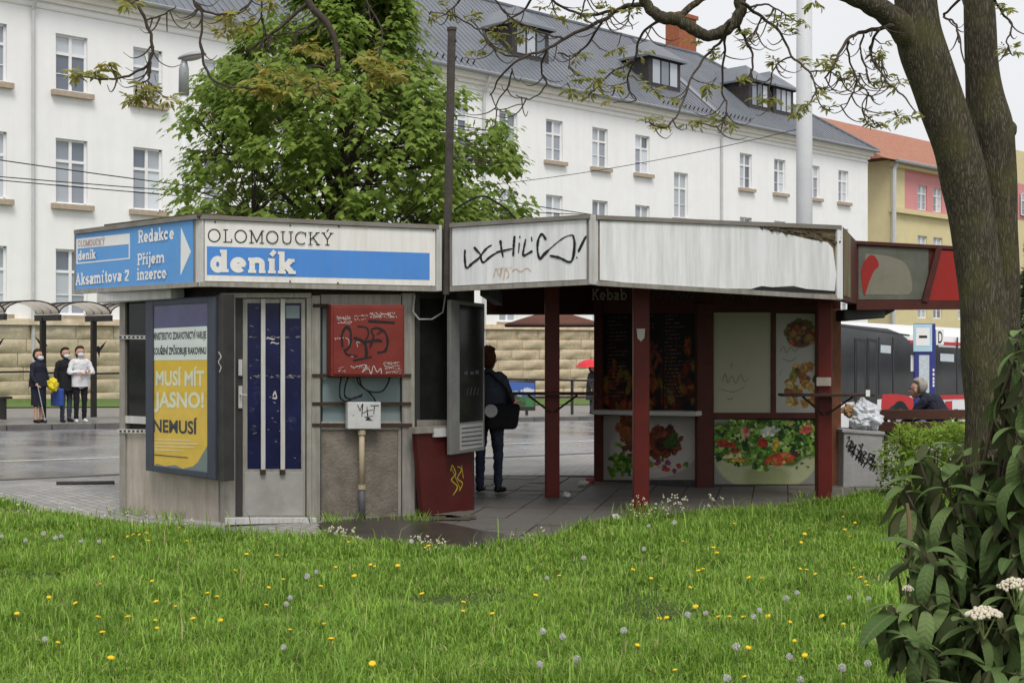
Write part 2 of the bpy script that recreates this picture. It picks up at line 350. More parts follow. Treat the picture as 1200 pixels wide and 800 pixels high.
def setts():
    m = wet('setts', (.24, .235, .225), (.42, .405, .385), .3, .55, .8); t = m.node_tree; n = t.nodes; l = t.links.new; b = n['Principled BSDF']
    src = b.inputs['Base Color'].links[0].from_socket
    tc = n.new('ShaderNodeTexCoord'); mp = n.new('ShaderNodeMapping'); mp.inputs['Rotation'].default_value = (0, 0, rad(44.4)); l(tc.outputs['Object'], mp.inputs[0])
    br = n.new('ShaderNodeTexBrick'); br.inputs['Scale'].default_value = 1; br.inputs['Brick Width'].default_value = .16; br.inputs['Row Height'].default_value = .11; br.inputs['Mortar Size'].default_value = .009
    br.inputs['Color1'].default_value = (1, 1, 1, 1); br.inputs['Color2'].default_value = (.72, .72, .72, 1); br.inputs['Mortar'].default_value = (.4, .38, .36, 1); l(mp.outputs[0], br.inputs['Vector'])
    m2 = n.new('ShaderNodeMix'); m2.data_type = 'RGBA'; m2.blend_type = 'MULTIPLY'; m2.inputs[0].default_value = 1; l(src, m2.inputs[6]); l(br.outputs['Color'], m2.inputs[7]); l(m2.outputs[2], b.inputs['Base Color'])
setts()
M('wet_patch', (.05, .044, .038), .3, .3, 4, .1)
M('plaster', (.86, .86, .855), .8, .03, 1.2, .06, dirt=(.68, .65, .61), damt=.22, dscale=.22, streak=True, dthr=.56)
M('cornice', (.80, .77, .72), .75, .05, 2, .05)
M('sandstone', (.54, .44, .315), .85, .28, 2.2, .7, bscale=9, dirt=(.36, .26, .16), damt=.5, dscale=1.3)
M('stone_joint', (.22, .16, .10), .9, .2, 4, .2)
M('sill_stone', (.42, .34, .26), .8, .12, 6, .1)
M('window_white', (.80, .80, .80), .5, .04, 6, 0)
M('zinc', (.185, .20, .225), .42, .10, .6, .05, metal=.25, dirt=(.10, .115, .14), damt=.5, dscale=.5)
M('zinc_seam', (.26, .275, .30), .4, .06, .6, 0, metal=.25)
M('dormer_dark', (.05, .045, .045), .6, .15, 5, .05)
M('gutter', (.30, .31, .33), .45, .12, 3, 0, metal=.3)
M('pipe_grey', (.52, .52, .52), .5, .08, 3, 0)
M('chimney_brick', (.34, .115, .06), .85, .25, 7, .3)
M('yellow_plaster', (.66, .57, .33), .85, .05, 1, .05)
M('pink_plaster', (.62, .27, .27), .85, .05, 1, .05)
M('red_tile', (.36, .165, .11), .8, .18, 3, .3)
def pane():
    m, t, b = nmat('pane'); n = t.nodes; l = t.links.new
    oi = n.new('ShaderNodeObjectInfo'); mx = n.new('ShaderNodeMix'); mx.data_type = 'RGBA'
    mx.inputs[6].default_value = (.10, .125, .165, 1); mx.inputs[7].default_value = (.62, .66, .70, 1); l(oi.outputs['Random'], mx.inputs[0])
    l(mx.outputs[2], b.inputs['Base Color']); b.inputs['Roughness'].default_value = .06; b.inputs['Specular IOR Level'].default_value = .8
pane()
# ------------------------------------------------------------------ ground, road, pavements
def struct(o): o['kind'] = 'structure'; return o
xs = [-1500, -500, -200, -100]+list(range(-60, 61, 4))+[100, 200, 500, 1500]; ys = [-300, -60, -20]+list(range(-8, 120, 4))+[160, 240, 500, 1500]
V = [(x, y, g(x, y)-.16) for y in ys for x in xs]; n = len(xs)
Fa = np.array([(j*n+i, j*n+i+1, (j+1)*n+i+1, (j+1)*n+i) for j in range(len(ys)-1) for i in range(n-1)])
struct(npmesh('ground', V, Fa, 'asphalt_ground'))
def strip(name, mat, v0, v1, dz, u0=-60, u1=90, nv=4, du=2.0, edge=None):
    us = np.arange(u0, u1+.1, du); vs = np.linspace(v0, v1, nv+1); mb = MB()
    P = [(*xy_of(u, v), 0) for v in vs for u in us]; P = [(x, y, g(x, y)+dz) for x, y, _ in P]; n = len(us)
    mb.add(P, [(j*n+i, (j+1)*n+i, (j+1)*n+i+1, j*n+i+1) for j in range(nv) for i in range(n-1)])
    return struct(mb.build(name, mat))
strip('road', 'wet_asphalt', 16.7, 28.4, -.05, nv=5)
wl = MB(); us_ = np.arange(-40, 60, 2.0); P = [(*xy_of(u, v), 0) for v in (24.9, 25.02) for u in us_]; wl.add([(x, y, g(x, y)-.046) for x, y, _ in P], [(i, len(us_)+i, len(us_)+i+1, i+1) for i in range(len(us_)-1)]); M('road_paint', (.55, .55, .54), .6, .3, 6, 0); wl.build('lane_line', 'road_paint', bpy.data.objects['road'])
fp = strip('far_pavement', 'far_pavement', 7.6, 16.72, .06)
strip('verge', 'verge', -.5, 7.7, .09)
pv = strip('pavement', 'setts', 28.3, 46, 0.0, nv=36, u0=-50, u1=60, du=1.0)
# kerb stones along the far pavement, each its own block
mb = MB(); mb.box(-.485, .485, -.11, .11, -.2, .07); km = mb.mesh('kerb_stone'); km.materials.append(MATS['kerb'])
for i in range(-20, 24):
    x, y = xy_of(i*1.0, 16.83)
    o = inst('kerb_stone', km, fp, (x, y, g(x, y)+random.uniform(-.006, .006)), rad(44.4)); o.rotation_euler.y = .031
# edge line of the road on the near side
mb = MB()
for i in range(-20, 14): 
    mb = MB(); mb.box(-.49, .49, -.07, .07, -.2, .012); 
    if i == -20: em = mb.mesh('edge_stone'); em.materials.append(MATS['kerb'])
    x, y = xy_of(i*1.0, 28.36); o = inst('edge_stone', em, pv, (x, y, g(x, y)), rad(44.4)); o.rotation_euler.y = .031
# paving slabs around and under the canopy
mb = MB(); mb.box(-.193, .193, -.193, .193, -.03, .0); sm = mb.mesh('paving_slab'); sm.materials.append(MATS['slab'])
base = MB(); base.prism([(-1.7, 11.0, .006), (4.6, 11.0, .006), (4.6, 17.2, .006), (-.9, 17.2, .006), (-.9, 13.5, .006), (-1.7, 13.0, .006)], (0, 0, -.004))
base.build('slab_bed', 'soil', pv); ang = rad(-12); cnt = 0
for j in range(-22, 23):
    for i in range(-22, 23):
        x = 1.2+(i*.4)*math.cos(ang)-(j*.4)*math.sin(ang); y = 14.1+(i*.4)*math.sin(ang)+(j*.4)*math.cos(ang)
        if not (-1.5 < x < 4.5 and 11.0 < y < 17.0) or (x < -.8 and y > 12.9) or (y > 16.6 and x > 1.0) or cnt >= 290: continue
        cnt += 1; o = inst('paving_slab', sm, pv, (x, y, .016+random.uniform(-.006, .006)), ang)
        o.rotation_euler = (random.uniform(-.012, .012), random.uniform(-.012, .012), ang)
# damp patch beside the kiosk wall
pp = [W(px, py, 2700/(py-400)) for px, py in crom([(372, 616), (400, 613), (470, 612), (520, 616), (560, 624), (600, 634), (560, 660), (480, 660), (400, 645), (372, 616)], 4)[:-1]]
mb = MB(); mb.add([(p.x, p.y, .031) for p in pp], [tuple(range(len(pp)))[::-1]]); mb.build('wet_patch', 'wet_patch', pv)
# narrow drain slot across the setts at the left
a, b = W(66, 572, 1500*1.75/172), W(134, 569, 1500*1.75/169)
mb = MB(); mb.tube([(a.x, a.y, g(a.x, a.y)+.006), (b.x, b.y, g(b.x, b.y)+.006)], .035, 6)
M('iron', (.035, .033, .032), .5, .3, 8, .1); mb.build('drain_slot', 'iron', pv)
# ------------------------------------------------------------------ lawn
EDGE = [(-500, 590), (-50, 594), (0, 597), (140, 620), (262, 634), (380, 641), (480, 653), (560, 656), (620, 643), (700, 620), (760, 612), (850, 609), (960, 597), (1010, 585), (1045, 580), (1300, 576), (1900, 570)]
EP = sorted(((px-600)/F*2700/(py-400), 2700/(py-400)) for px, py in EDGE)
EX = np.array([p[0] for p in EP]); EY = np.array([p[1] for p in EP])
def lawn_far(x): return np.interp(x, EX, EY)
def lz(x, y): return .02+.035*mnoise.noise(Vector((x*.9, y*.9, 0)))+.02*mnoise.noise(Vector((x*2.7, y*2.7, 3)))+.03
lx = np.linspace(-14, 14, 113); lt = np.linspace(0, 1, 60)
V = []
for t in lt:
    for x in lx:
        yf = float(lawn_far(x))+.05*math.sin(x*9)+.06*mnoise.noise(Vector((x*3, 0, 5)))
        y = 1.5+(yf-1.5)*t; V.append((x, y, lz(x, y) if t < .999 else -.02))
n = len(lx)
Fa = np.array([(j*n+i, j*n+i+1, (j+1)*n+i+1, (j+1)*n+i) for j in range(len(lt)-1) for i in range(n-1)])
lawn = struct(npmesh('lawn', V, Fa, 'lawn_soil', smooth=True))
# ------------------------------------------------------------------ long white building
wb = thing('white_building', 'long white three-storey building with blue-grey metal roof and dormers behind the street', 'building', (*xy_of(24, -6), -1.2))
FP = lambda u, z, d=0.0: Vector((*xy_of(u, d), z))          # d is positive out of the facade
def wall_holes(mb, u0, u1, z0, z1, holes, fp, depth=.22):
    U = sorted({u0, u1, *[h[0] for h in holes], *[h[1] for h in holes]}); Z = sorted({z0, z1, *[h[2] for h in holes], *[h[3] for h in holes]})
    for a, b in zip(U, U[1:]):
        for c, d in zip(Z, Z[1:]):
            if any(h[0] <= a and b <= h[1] and h[2] <= c and d <= h[3] for h in holes): continue
            mb.add([fp(a, c), fp(b, c), fp(b, d), fp(a, d)], [(0, 1, 2, 3)])
    for h in holes:
        q = [(h[0], h[2]), (h[1], h[2]), (h[1], h[3]), (h[0], h[3])]
        for i in range(4):
            p, r = q[i], q[(i+1) % 4]; mb.add([fp(*p), fp(*r), fp(*r, -depth), fp(*p, -depth)], [(3, 2, 1, 0)])
cols = [-6.0, -2.95, 0, 3.0, 6.0, 9.2, 12.4, 15.6, 18.7, 21.9, 25.1, 28.5, 31.9, 41.3, 44.8, 48.6, 52.0]
holes = []
for u in cols:
    w = .6
    holes += [(u-w, u+w, 10.75, 12.78), (u-w, u+w, 6.72, 9.05), (u-w, u+w, 2.75, 5.1)]
holes.append((35.2-.62, 35.2+.62, 8.6, 11.1))
mb = MB(); wall_holes(mb, -12, 55, -2, 14.0, holes, FP)
for (ua, da, ub, db) in ((55, 0, 55, -12.5), (55, -12.5, -12, -12.5), (-12, -12.5, -12, 0)): mb.add([FP(ua, -2, da), FP(ub, -2, db), FP(ub, 14, db), FP(ua, 14, da)], [(0, 1, 2, 3)])
mb.build('wall', 'plaster', wb)
EZ = 14.35; RD = 6.2; RZ = 20.1
mb = MB()                                                     # stepped cornice below the eaves
for z0, z1, d in ((13.55, 13.62, .05), (13.8, 14.0, .12), (14.0, 14.2, .28), (14.2, 14.3, .42)):
    mb.add([FP(-12.2, z0, d), FP(55+d, z0, d), FP(55+d, z1, d), FP(-12.2, z1, d), FP(-12.2, z0, -.02), FP(55+d, z0, -.02), FP(55+d, z1, -.02), FP(-12.2, z1, -.02)], [(0, 1, 2, 3), (3, 2, 6, 7), (4, 5, 1, 0), (1, 5, 6, 2)])
    mb.add([FP(55+d, z0, d), FP(55+d, z0, -12.5), FP(55+d, z1, -12.5), FP(55+d, z1, d), FP(54.98, z1, -12.5), FP(54.98, z1, d)], [(0, 1, 2, 3), (3, 2, 4, 5)])
mb.build('cornice', 'cornice', wb)
mb = MB(); e = .5
A0, A1, A2, A3 = FP(-13, EZ, e), FP(55+e, EZ, e), FP(55+e, EZ, -12.9), FP(-13, EZ, -12.9); R0, R1 = FP(-13, RZ, -RD), FP(44.8, RZ, -RD)
mb.add([A0, A1, A2, A3, R0, R1], [(0, 1, 5, 4), (1, 2, 5), (2, 3, 4, 5), (3, 0, 4), (3, 2, 1, 0)]); roof = mb.build('roof', 'zinc', wb)
mb = MB(); sn = (R0-A0).cross(A1-A0).normalized(); sn = sn if sn.z > 0 else -sn; off = sn*.035
def roofpt(u, t):                                             # t = 0 eave .. 1 ridge
    return FP(u, EZ+(RZ-EZ)*t, e+(-RD-e)*t)
u = -12.7
while u < 55.4:
    tmax = 1.0 if u < 44.8 else (55.5-u)/(55.5-44.8)
    p, q = roofpt(u, .0), roofpt(u, max(.02, tmax-.01)); du = Vector((CA, SA, 0))*.016
    mb.add([p-du, p+du, q+du, q-du, p-du+off, p+du+off, q+du+off, q-du+off], [(4, 5, 6, 7), (0, 1, 5, 4), (0, 4, 7, 3), (1, 2, 6, 5)]); u += .38
mb.build('roof_seams', 'zinc_seam', roof, kind='stuff')
mb = MB(); mb.tube([R0+Vector((0, 0, .05)), R1+Vector((0, 0, .05)), A1+Vector((0, 0, .05))], .1, 6); mb.build('ridge_cap', 'zinc', roof)
mb = MB(); mb.tube([FP(-13, EZ-.04, e+.08), FP(55+e, EZ-.04, e+.08)], .09, 8); mb.build('gutter', 'gutter', roof)
mb = MB(); 
for uu, n0 in ((33.5, 22), (10, 26)):
    for i in range(n0):
        p = roofpt(uu+i*.38, .06); mb.obox(p+sn*.1, (.03*CA, .03*SA, 0), sn*.1, (0, 0, .03))
mb.build('snow_guards', 'iron', roof, kind='stuff')
mb = MB(); p = roofpt(38.6, .0); q = roofpt(38.6, .99); du = Vector((CA, SA, 0))*.25
mb.add([p-du+off*1.3, p+du+off*1.3, q+du+off*1.3, q-du+off*1.3], [(0, 1, 2, 3)]); mb.build('flashing', 'zinc_seam', roof)
for u in (-1.47, 20.2, 38.8):
    mb = MB(); mb.tube([FP(u, EZ-.15, e), FP(u, 14.0, .46), FP(u, 13.4, .12), FP(u, -1, .12)], .07, 8); mb.build('downpipe', 'pipe_grey', wb)
# windows: frame with glazing bars, four panes, a stone sill
def window_set(w, h):
    fr = MB(); t = .075; zt = h*.64
    def bar(a0, a1, z0, z1, d0=.0, d1=.07): fr.box(a0, a1, -d1, d0, z0, z1)
    bar(-w/2, -w/2+t, 0, h); bar(w/2-t, w/2, 0, h); bar(-w/2, w/2, 0, t, .002); bar(-w/2, w/2, h-t, h, .002); bar(-w/2, w/2, zt, zt+.1, .002, .075); bar(-.055, .055, 0, h, .004, .08); bar(-w/2, w/2, zt*.47, zt*.47+.03, .002, .06)
    pn = {}
    for k, (a0, a1, z0, z1) in enumerate(((-w/2+t, -.055, t, zt), (.055, w/2-t, t, zt), (-w/2+t, -.055, zt+.1, h-t), (.055, w/2-t, zt+.1, h-t))):
        p = MB(); p.box(a0, a1, -.02, -.005, z0, z1); pn[k] = p.mesh('pane'); pn[k].materials.append(MATS['pane'])
    s = MB(); s.box(-w/2-.18, w/2+.18, -.24-.16, -.04, -.2, -.012); sm_ = s.mesh('sill'); sm_.materials.append(MATS['sill_stone'])
    f = fr.mesh('window'); f.materials.append(MATS['window_white']); return f, pn, sm_
WS = {}
def put_window(parent, loc, rotz, w, h, sill=True):
    key = (round(w, 2), round(h, 2))
    if key not in WS: WS[key] = window_set(w, h)
    f, pn, s = WS[key]; o = inst('window', f, parent, loc, rotz)
    for k in pn: c = bpy.data.objects.new('pane', pn[k]); COL.objects.link(c); c.parent = o
    if sill: c = bpy.data.objects.new('sill', s); COL.objects.link(c); c.parent = o
    return o
for i, h in enumerate(holes):

    put_window(wb, FP((h[0]+h[1])/2, h[2], -.2), rad(44.4), h[1]-h[0], h[3]-h[2], True)
# rusticated sandstone base, stone by stone
mb = MB(); mb.add([FP(-12, -2, .06), FP(55.1, -2, .06), FP(55.1, 2.38, .06), FP(-12, 2.38, .06), FP(-12, 2.38, -.01), FP(55.1, 2.38, -.01)], [(0, 1, 2, 3), (3, 2, 5, 4)])
pb = mb.build('plinth', 'stone_joint', wb)
sv = []
for k in range(5):
    mb = MB(); nx, nz = 7, 4; w, h = (1.88, 1.42, 2.3, 1.65, 2.05)[k], .47
    P = []
    for j in range(nz+1):
        for i in range(nx+1):
            x = -w/2+w*i/nx; z = h*j/nz; ed = i in (0, nx) or j in (0, nz)
            y = .0 if ed else -.05-.11*mnoise.noise(Vector((x*2.5+k*9, z*4, k)))-.03*random.random()
            P.append((x, y, z))
    mb.add(P, [(j*(nx+1)+i, j*(nx+1)+i+1, (j+1)*(nx+1)+i+1, (j+1)*(nx+1)+i) for j in range(nz) for i in range(nx)])
    me = mb.mesh('stone'); me.materials.append(MATS['sandstone']); me.shade_smooth(); sv.append((me, w))
for r in range(8):
    u = -9-.5*(r % 2); z = -1.5+r*.485
    while u < 53.5:
        k = random.randrange(5); me, w = sv[k]; inst('stone', me, pb, FP(u+w/2, z, .075), rad(44.4)); u += w+.02
mb = MB(); mb.add([FP(-12, 2.38, .26), FP(55.2, 2.38, .26), FP(55.2, 2.6, .2), FP(-12, 2.6, .2), FP(-12, 2.6, -.01), FP(55.2, 2.6, -.01), FP(-12, 2.38, -.01), FP(55.2, 2.38, -.01)], [(0, 1, 2, 3), (3, 2, 5, 4), (6, 7, 1, 0)])
mb.build('plinth_ledge', 'sandstone', wb)
# dormers
def dormer(u, w=2.2, h=1.75, d=1.3, np_=3):
    z0 = EZ+(e+d)/(RD+e)*(RZ-EZ); z1 = z0+h; back = d+h/((RZ-EZ)/(RD+e))+.4
    mb = MB(); P = [FP(u-w/2, z0-.2, -d), FP(u+w/2, z0-.2, -d), FP(u+w/2, z1, -d), FP(u-w/2, z1, -d), FP(u-w/2, z0-.2, -back), FP(u+w/2, z0-.2, -back), FP(u+w/2, z1, -back), FP(u-w/2, z1, -back)]
    mb.add(P, [(0, 1, 2, 3), (1, 5, 6, 2), (4, 0, 3, 7)]); o = mb.build('dormer', 'dormer_dark', wb)
    mb = MB(); a = .28; R = [FP(u-w/2-a, z1, -d+a), FP(u+w/2+a, z1, -d+a), FP(u+w/2+a, z1, -back-.5), FP(u-w/2-a, z1, -back-.5), FP(u, z1+1.15, -d-1.0), FP(u, z1+1.15, -back-1.6)]
    mb.add(R, [(0, 1, 4), (1, 2, 5, 4), (3, 0, 4, 5), (3, 2, 1, 0)])
    mb.add([R[0]-Vector((0, 0, .12)), R[1]-Vector((0, 0, .12)), R[1], R[0], R[2]-Vector((0, 0, .12)), R[2], R[3]-Vector((0, 0, .12)), R[3]], [(0, 1, 2, 3), (1, 4, 5, 2), (6, 0, 3, 7)])
    mb.build('dormer_roof', 'zinc', o)
    for k in range(np_):
        pw = (w-.5)/np_; c = u-w/2+.25+pw*(k+.5); mb = MB()
        q = [FP(c-pw/2+.07, z0+.25, -d+.03), FP(c+pw/2-.07, z0+.25, -d+.03), FP(c+pw/2-.07, z1-.2, -d+.03), FP(c-pw/2+.07, z1-.2, -d+.03)]
        mb.prism(q, Vector((-SA, CA, 0))*.02); mb.build('pane', 'pane', o)
for px, w in ((176, 2.4), (455, 2.4), (622, 2.6), (779, 2.8), (890, 2.2), (918, 2.2)): dormer(u_at(px, -1.3), w)
c = FP(u_at(798, -7.5), 0, -7.5); mb = MB(); mb.obox((c.x, c.y, 20.3), (.9*CA, .9*SA, 0), (-.55*SA, .55*CA, 0), (0, 0, 2.3)); mb.obox((c.x, c.y, 22.7), (1.0*CA, 1.0*SA, 0), (-.65*SA, .65*CA, 0), (0, 0, .12)); mb.build('chimney', 'chimney_brick', wb)
# ------------------------------------------------------------------ yellow and pink building beyond
yx, yy = (1043-600)/F*96, 96.0
YP = lambda u, z, d=0.0: Vector((yx+u*CA+d*SA, yy+u*SA-d*CA, z))
yb = thing('yellow_building', 'yellow building with pink upper storey and orange tiled roof beyond the white one', 'building', (*YP(12, 0, -5).xy, -1.6))
hl = []; k = 0
yu = lambda px: ((px-600)/F*yy-yx)/(CA-(px-600)/F*SA)
for px in (1081, 1099, 1128, 1145, 1163, 1182, 1196, 1212):
    u = yu(px); hl += [(u-.75, u+.75, 12.0, 13.9), (u-.75, u+.75, 7.9, 10.0), (u-.75, u+.75, 3.6, 5.7)]
ys_ = [h for h in hl if h[2] < 11]; mb = MB(); wall_holes(mb, 0, 42, -3, 11.55, ys_, YP); mb.add([YP(0, -3, -11), YP(0, -3), YP(0, 15.4), YP(0, 15.4, -11)], [(0, 1, 2, 3)])
wall_holes(mb, 0, 2.2, 11.55, 15.2, [], YP); mb.build('wall', 'yellow_plaster', yb)
mb = MB(); wall_holes(mb, 2.2, 42, 11.55, 15.0, [h for h in hl if h[2] > 11], YP); mb.build('upper_wall', 'pink_plaster', yb)
mb = MB()
for z0, z1, d in ((11.5, 11.85, .35), (14.9, 15.25, .5)):
    mb.add([YP(-.1, z0, d), YP(42, z0, d), YP(42, z1, d), YP(-.1, z1, d), YP(-.1, z1, -.02), YP(42, z1, -.02), YP(-.1, z0, -.02), YP(42, z0, -.02)], [(0, 1, 2, 3), (3, 2, 5, 4), (6, 7, 1, 0), (0, 3, 4, 6)])
mb.build('cornice', 'yellow_plaster', yb)
mb = MB(); mb.add([YP(-2.2, 15.3, .7), YP(42, 15.3, .7), YP(42, 19.2, -5.5), YP(-2.2, 19.2, -5.5), YP(-2.2, 15.3, -11.5), YP(42, 15.3, -11.5)], [(0, 1, 2, 3), (3, 2, 5, 4), (0, 3, 4)]); mb.build('roof', 'red_tile', yb)
mb = MB(); mb.tube([YP(0, 15.1, .55), YP(-.1, 14.6, .4), YP(-.1, -1, .35)], .17, 8); mb.build('downpipe', 'pipe_grey', yb)
mb = MB(); mb.tube([YP(-.4, 15.25, .8), YP(42, 15.25, .8)], .14, 6); mb.build('gutter', 'gutter', yb)
for h in hl: put_window(yb, YP((h[0]+h[1])/2, h[2], -.2), rad(44.4), 1.5, h[3]-h[2], False)
mb = MB(); a, b = yu(1158), 42; mb.add([YP(a, -3, 1.2), YP(b, -3, 1.2), YP(b, 18.0, 1.2), YP(a, 18.0, 1.2), YP(a, -3, -.1), YP(a, 18.0, -6), YP(b, 18, -6)], [(0, 1, 2, 3), (4, 0, 3, 5), (3, 2, 6, 5)])
mb.build('end_bay', 'yellow_plaster', yb)
mb = MB(); mb.add([YP(a+2, 12.2, 1.24), YP(b, 12.2, 1.24), YP(b, 15.2, 1.24), YP(a+2, 15.2, 1.24)], [(0, 1, 2, 3)]); mb.build('pink_band', 'pink_plaster', yb)
for px in (1185, 1200):
    u = ((px-600)/F*YP(0, 0, 1.3).y-YP(0, 0, 1.3).x)/(CA-(px-600)/F*SA); put_window(yb, YP(u, 12.5, 1.34), rad(44.4), 1.5, 1.9, False)
# ------------------------------------------------------------------ kiosk materials
M('alu', (.36, .34, .305), .5, .14, 5, .05, metal=.35, dirt=(.16, .13, .10), damt=.55, dscale=2.5, streak=True)
M('alu_light', (.55, .545, .54), .45, .08, 4, .03, dirt=(.30, .26, .21), damt=.5, dscale=2.5, streak=True)
M('sign_white', (.80, .785, .76), .42, .03, 2, .0, dirt=(.50, .44, .36), damt=.35, dscale=1.6, streak=True)
M('sign_dirty', (.82, .825, .84), .45, .04, 2, .03, dirt=(.50, .485, .465), damt=.55, dscale=1.3, streak=True, dthr=.5)
M('sign_blue', (.075, .25, .66), .4, .06, 2, 0, dirt=(.13, .28, .58), damt=.4, dscale=1.8, streak=True)
M('sign_blue2', (.10, .32, .70), .4, .06, 2, 0, dirt=(.18, .36, .62), damt=.4, dscale=1.8, streak=True)
M('vinyl_white', (.80, .80, .79), .5, .03, 5, 0)
M('vinyl_black', (.02, .02, .022), .5, .1, 5, 0)
M('faded_print', (.42, .30, .28), .6, .1, 9, 0)
M('trim', (.24, .225, .205), .6, .25, 8, .15, dirt=(.12, .085, .06), damt=.7, dscale=4)
M('old_wood', (.115, .09, .065), .9, .35, 12, .6, dirt=(.05, .05, .03), damt=.6, dscale=5)
M('insulation', (.20, .145, .085), .95, .4, 14, .9, dirt=(.06, .05, .03), damt=.7, dscale=6, bscale=25)
M('roof_felt', (.12, .118, .11), .9, .25, 3, .3)
M('soffit', (.06, .05, .043), .85, .25, 4, .2)
M('panel_grey', (.42, .37, .32), .7, .16, 3, .1, dirt=(.27, .225, .18), damt=.55, dscale=2, streak=True)
M('concrete_panel', (.175, .152, .126), .85, .34, 7, .5, dirt=(.22, .195, .165), damt=.5, dscale=3)
M('door_grey', (.35, .35, .33), .5, .10, 3, .03, dirt=(.2, .18, .155), damt=.5, dscale=2.5)
M('blue_film', (.010, .012, .052), .22, .3, 3, .03, dirt=(.10, .11, .18), damt=.5, dscale=9, dthr=.66)
M('dark_glass', (.014, .015, .014), .07, .2, 3, 0, dirt=(.04, .04, .035), damt=.3, dscale=4)
M('pale_glass', (.20, .26, .27), .25, .08, 3, 0, dirt=(.2, .2, .18), damt=.4, dscale=3)
M('dark_metal', (.045, .043, .042), .5, .2, 6, .05)
M('case_grey', (.065, .074, .098), .4, .12, 5, .02, metal=.3)
M('red_box', (.185, .026, .020), .55, .16, 4, .08, dirt=(.17, .04, .03), damt=.6, dscale=4)
M('strap_rust', (.05, .03, .022), .8, .35, 14, .3)
M('meter_white', (.56, .56, .56), .5, .06, 4, .02, dirt=(.3, .27, .24), damt=.4, dscale=5)
M('pipe_cream', (.46, .38, .26), .6, .15, 8, .1, dirt=(.25, .18, .11), damt=.6, dscale=8)
M('cable', (.012, .012, .012), .5, .1, 5, 0)
M('red_panel', (.075, .010, .009), .5, .18, 4, .06, dirt=(.07, .02, .017), damt=.6, dscale=3)
M('red_column', (.115, .012, .009), .45, .18, 5, .06, dirt=(.07, .016, .014), damt=.55, dscale=4)
M('brown_red', (.075, .018, .013), .65, .25, 6, .15, dirt=(.045, .018, .014), damt=.6, dscale=5)
M('lit_wood', (.17, .065, .032), .6, .25, 8, .15)  # lit outer side of the right post, its brightness put into the colour
M('poster_white', (.36, .35, .26), .5, .05, 3, 0, dirt=(.28, .27, .20), damt=.4, dscale=3)  # canopy shade put into the base colour: white panel darkened to olive
M('rust_pole', (.07, .058, .052), .8, .3, 9, .3)
M('ledge_white', (.50, .48, .46), .5, .1, 5, .03)
M('graffiti_tag', (.015, .015, .016), .45, .1, 5, 0)
M('graffiti_orange', (.62, .44, .34), .6, .1, 9, 0)
M('graffiti_white', (.55, .50, .48), .6, .1, 9, 0)
M('graffiti_yellow', (.40, .33, .03), .6, .1, 9, 0)
M('poster_violet', (.055, .045, .19), .5, .3, 5, 0)
M('poster_orange', (.92, .58, .06), .5, .08, 5, 0)
M('poster_paper', (.88, .88, .88), .5, .05, 5, 0)
M('pale_print', (.92, .87, .72), .5, .05, 5, 0)
glassmat('clear_glass'); vcolmat('print')
M('bag_white', (.62, .64, .68), .35, .2, 8, .3)
M('bin_concrete', (.33, .33, .325), .8, .12, 5, .2, dirt=(.2, .19, .175), damt=.5, dscale=3)
# ------------------------------------------------------------------ planes of the two kiosks (pixel column, depth in metres)
PA, PB, PC, PD, PE, PF, PG, PH = (87, 13.79), (231, 12.2), (514, 13.1), (526, 13.09), (695, 12.11), (987, 13.28), (1004, 15.2), (1150, 15.6)
fAB, fBC, fDE, fEF, fFG, fGH = VP(PA, PB), VP(PB, PC), VP(PD, PE), VP(PE, PF), VP(PF, PG), VP(PG, PH)
wL, wF, wR = VP((140, 13.55), (262, 12.5)), VP((262, 12.5), (489, 13.25)), VP((489, 13.25), (560, 13.9))
def plan(q): return ((q[0]-600)/F*q[1], q[1])
# ---- newspaper kiosk
nk = thing('newspaper_kiosk', 'grey metal newspaper kiosk with blue and white lightbox signs above a barred door', 'kiosk', (-2.4, 14, 0))
PL_, PB_, PC_, PR_ = plan((140, 13.55)), plan((262, 12.5)), plan((489, 13.25)), plan((560, 13.9))
ring = [PL_, PB_, PC_, PR_, (-.75, 15.9), (-3.7, 16.1)]
ring2 = [(x+(-2.3-x)*.02, y+(14.2-y)*.02) for x, y in ring]
mb = MB(); mb.prism([(x, y, 2.45) for x, y in ring2], (0, 0, -2.45)); mb.build('body', 'soffit', nk)
rr = [plan(PA), plan(PB), plan(PC), (-.5, 13.4), (-.5, 16.2), (-4.3, 16.3)]
rr = [(x+(-2.4-x)*.045, y+(14.3-y)*.045) for x, y in rr]
mb = MB(); mb.prism([(x, y, 2.92) for x, y in rr], (0, 0, -.55)); mb.build('roof', 'roof_felt', nk)
def fascia(parent, pl, tl, tr, br, bl, panel, th=.13, ml=6, mr=6, mt=6, mbot=6, casing='trim'):
    x0, x1 = tl[0], tr[0]
    b = MB(); b.plate(pl, [tl, tr, br, bl], -th, 0); o = b.build('sign_box', casing, parent)
    ti = lambda x: tl[1]+(tr[1]-tl[1])*(x-x0)/(x1-x0); bi = lambda x: bl[1]+(br[1]-bl[1])*(x-x0)/(x1-x0)
    if panel:
        b = MB(); xa, xb = x0+ml, x1-mr; b.plate(pl, [(xa, ti(xa)+mt), (xb, ti(xb)+mt), (xb, bi(xb)-mbot), (xa, bi(xa)-mbot)], -.004, .006); b.build('sign_panel', panel, o)
    b = MB(); b.plate(pl, [(x0-.5, tl[1]-1), (x1+.5, tr[1]-1), (x1+.5, tr[1]+4), (x0-.5, tl[1]+4)], -.02, .03); b.build('top_trim', 'trim', o)
    b = MB(); b.plate(pl, [(x0, bl[1]-4), (x1, br[1]-4), (x1, br[1]+1.5), (x0, bl[1]+1.5)], -.02, .022); b.build('bottom_trim', 'alu', o)
    return o, ti, bi
bx, ti, bi = fascia(nk, fAB, (87, 270.5), (229, 252.5), (229, 334.5), (87, 343), 'sign_blue2', ml=2, mr=3, mt=4, mbot=4)
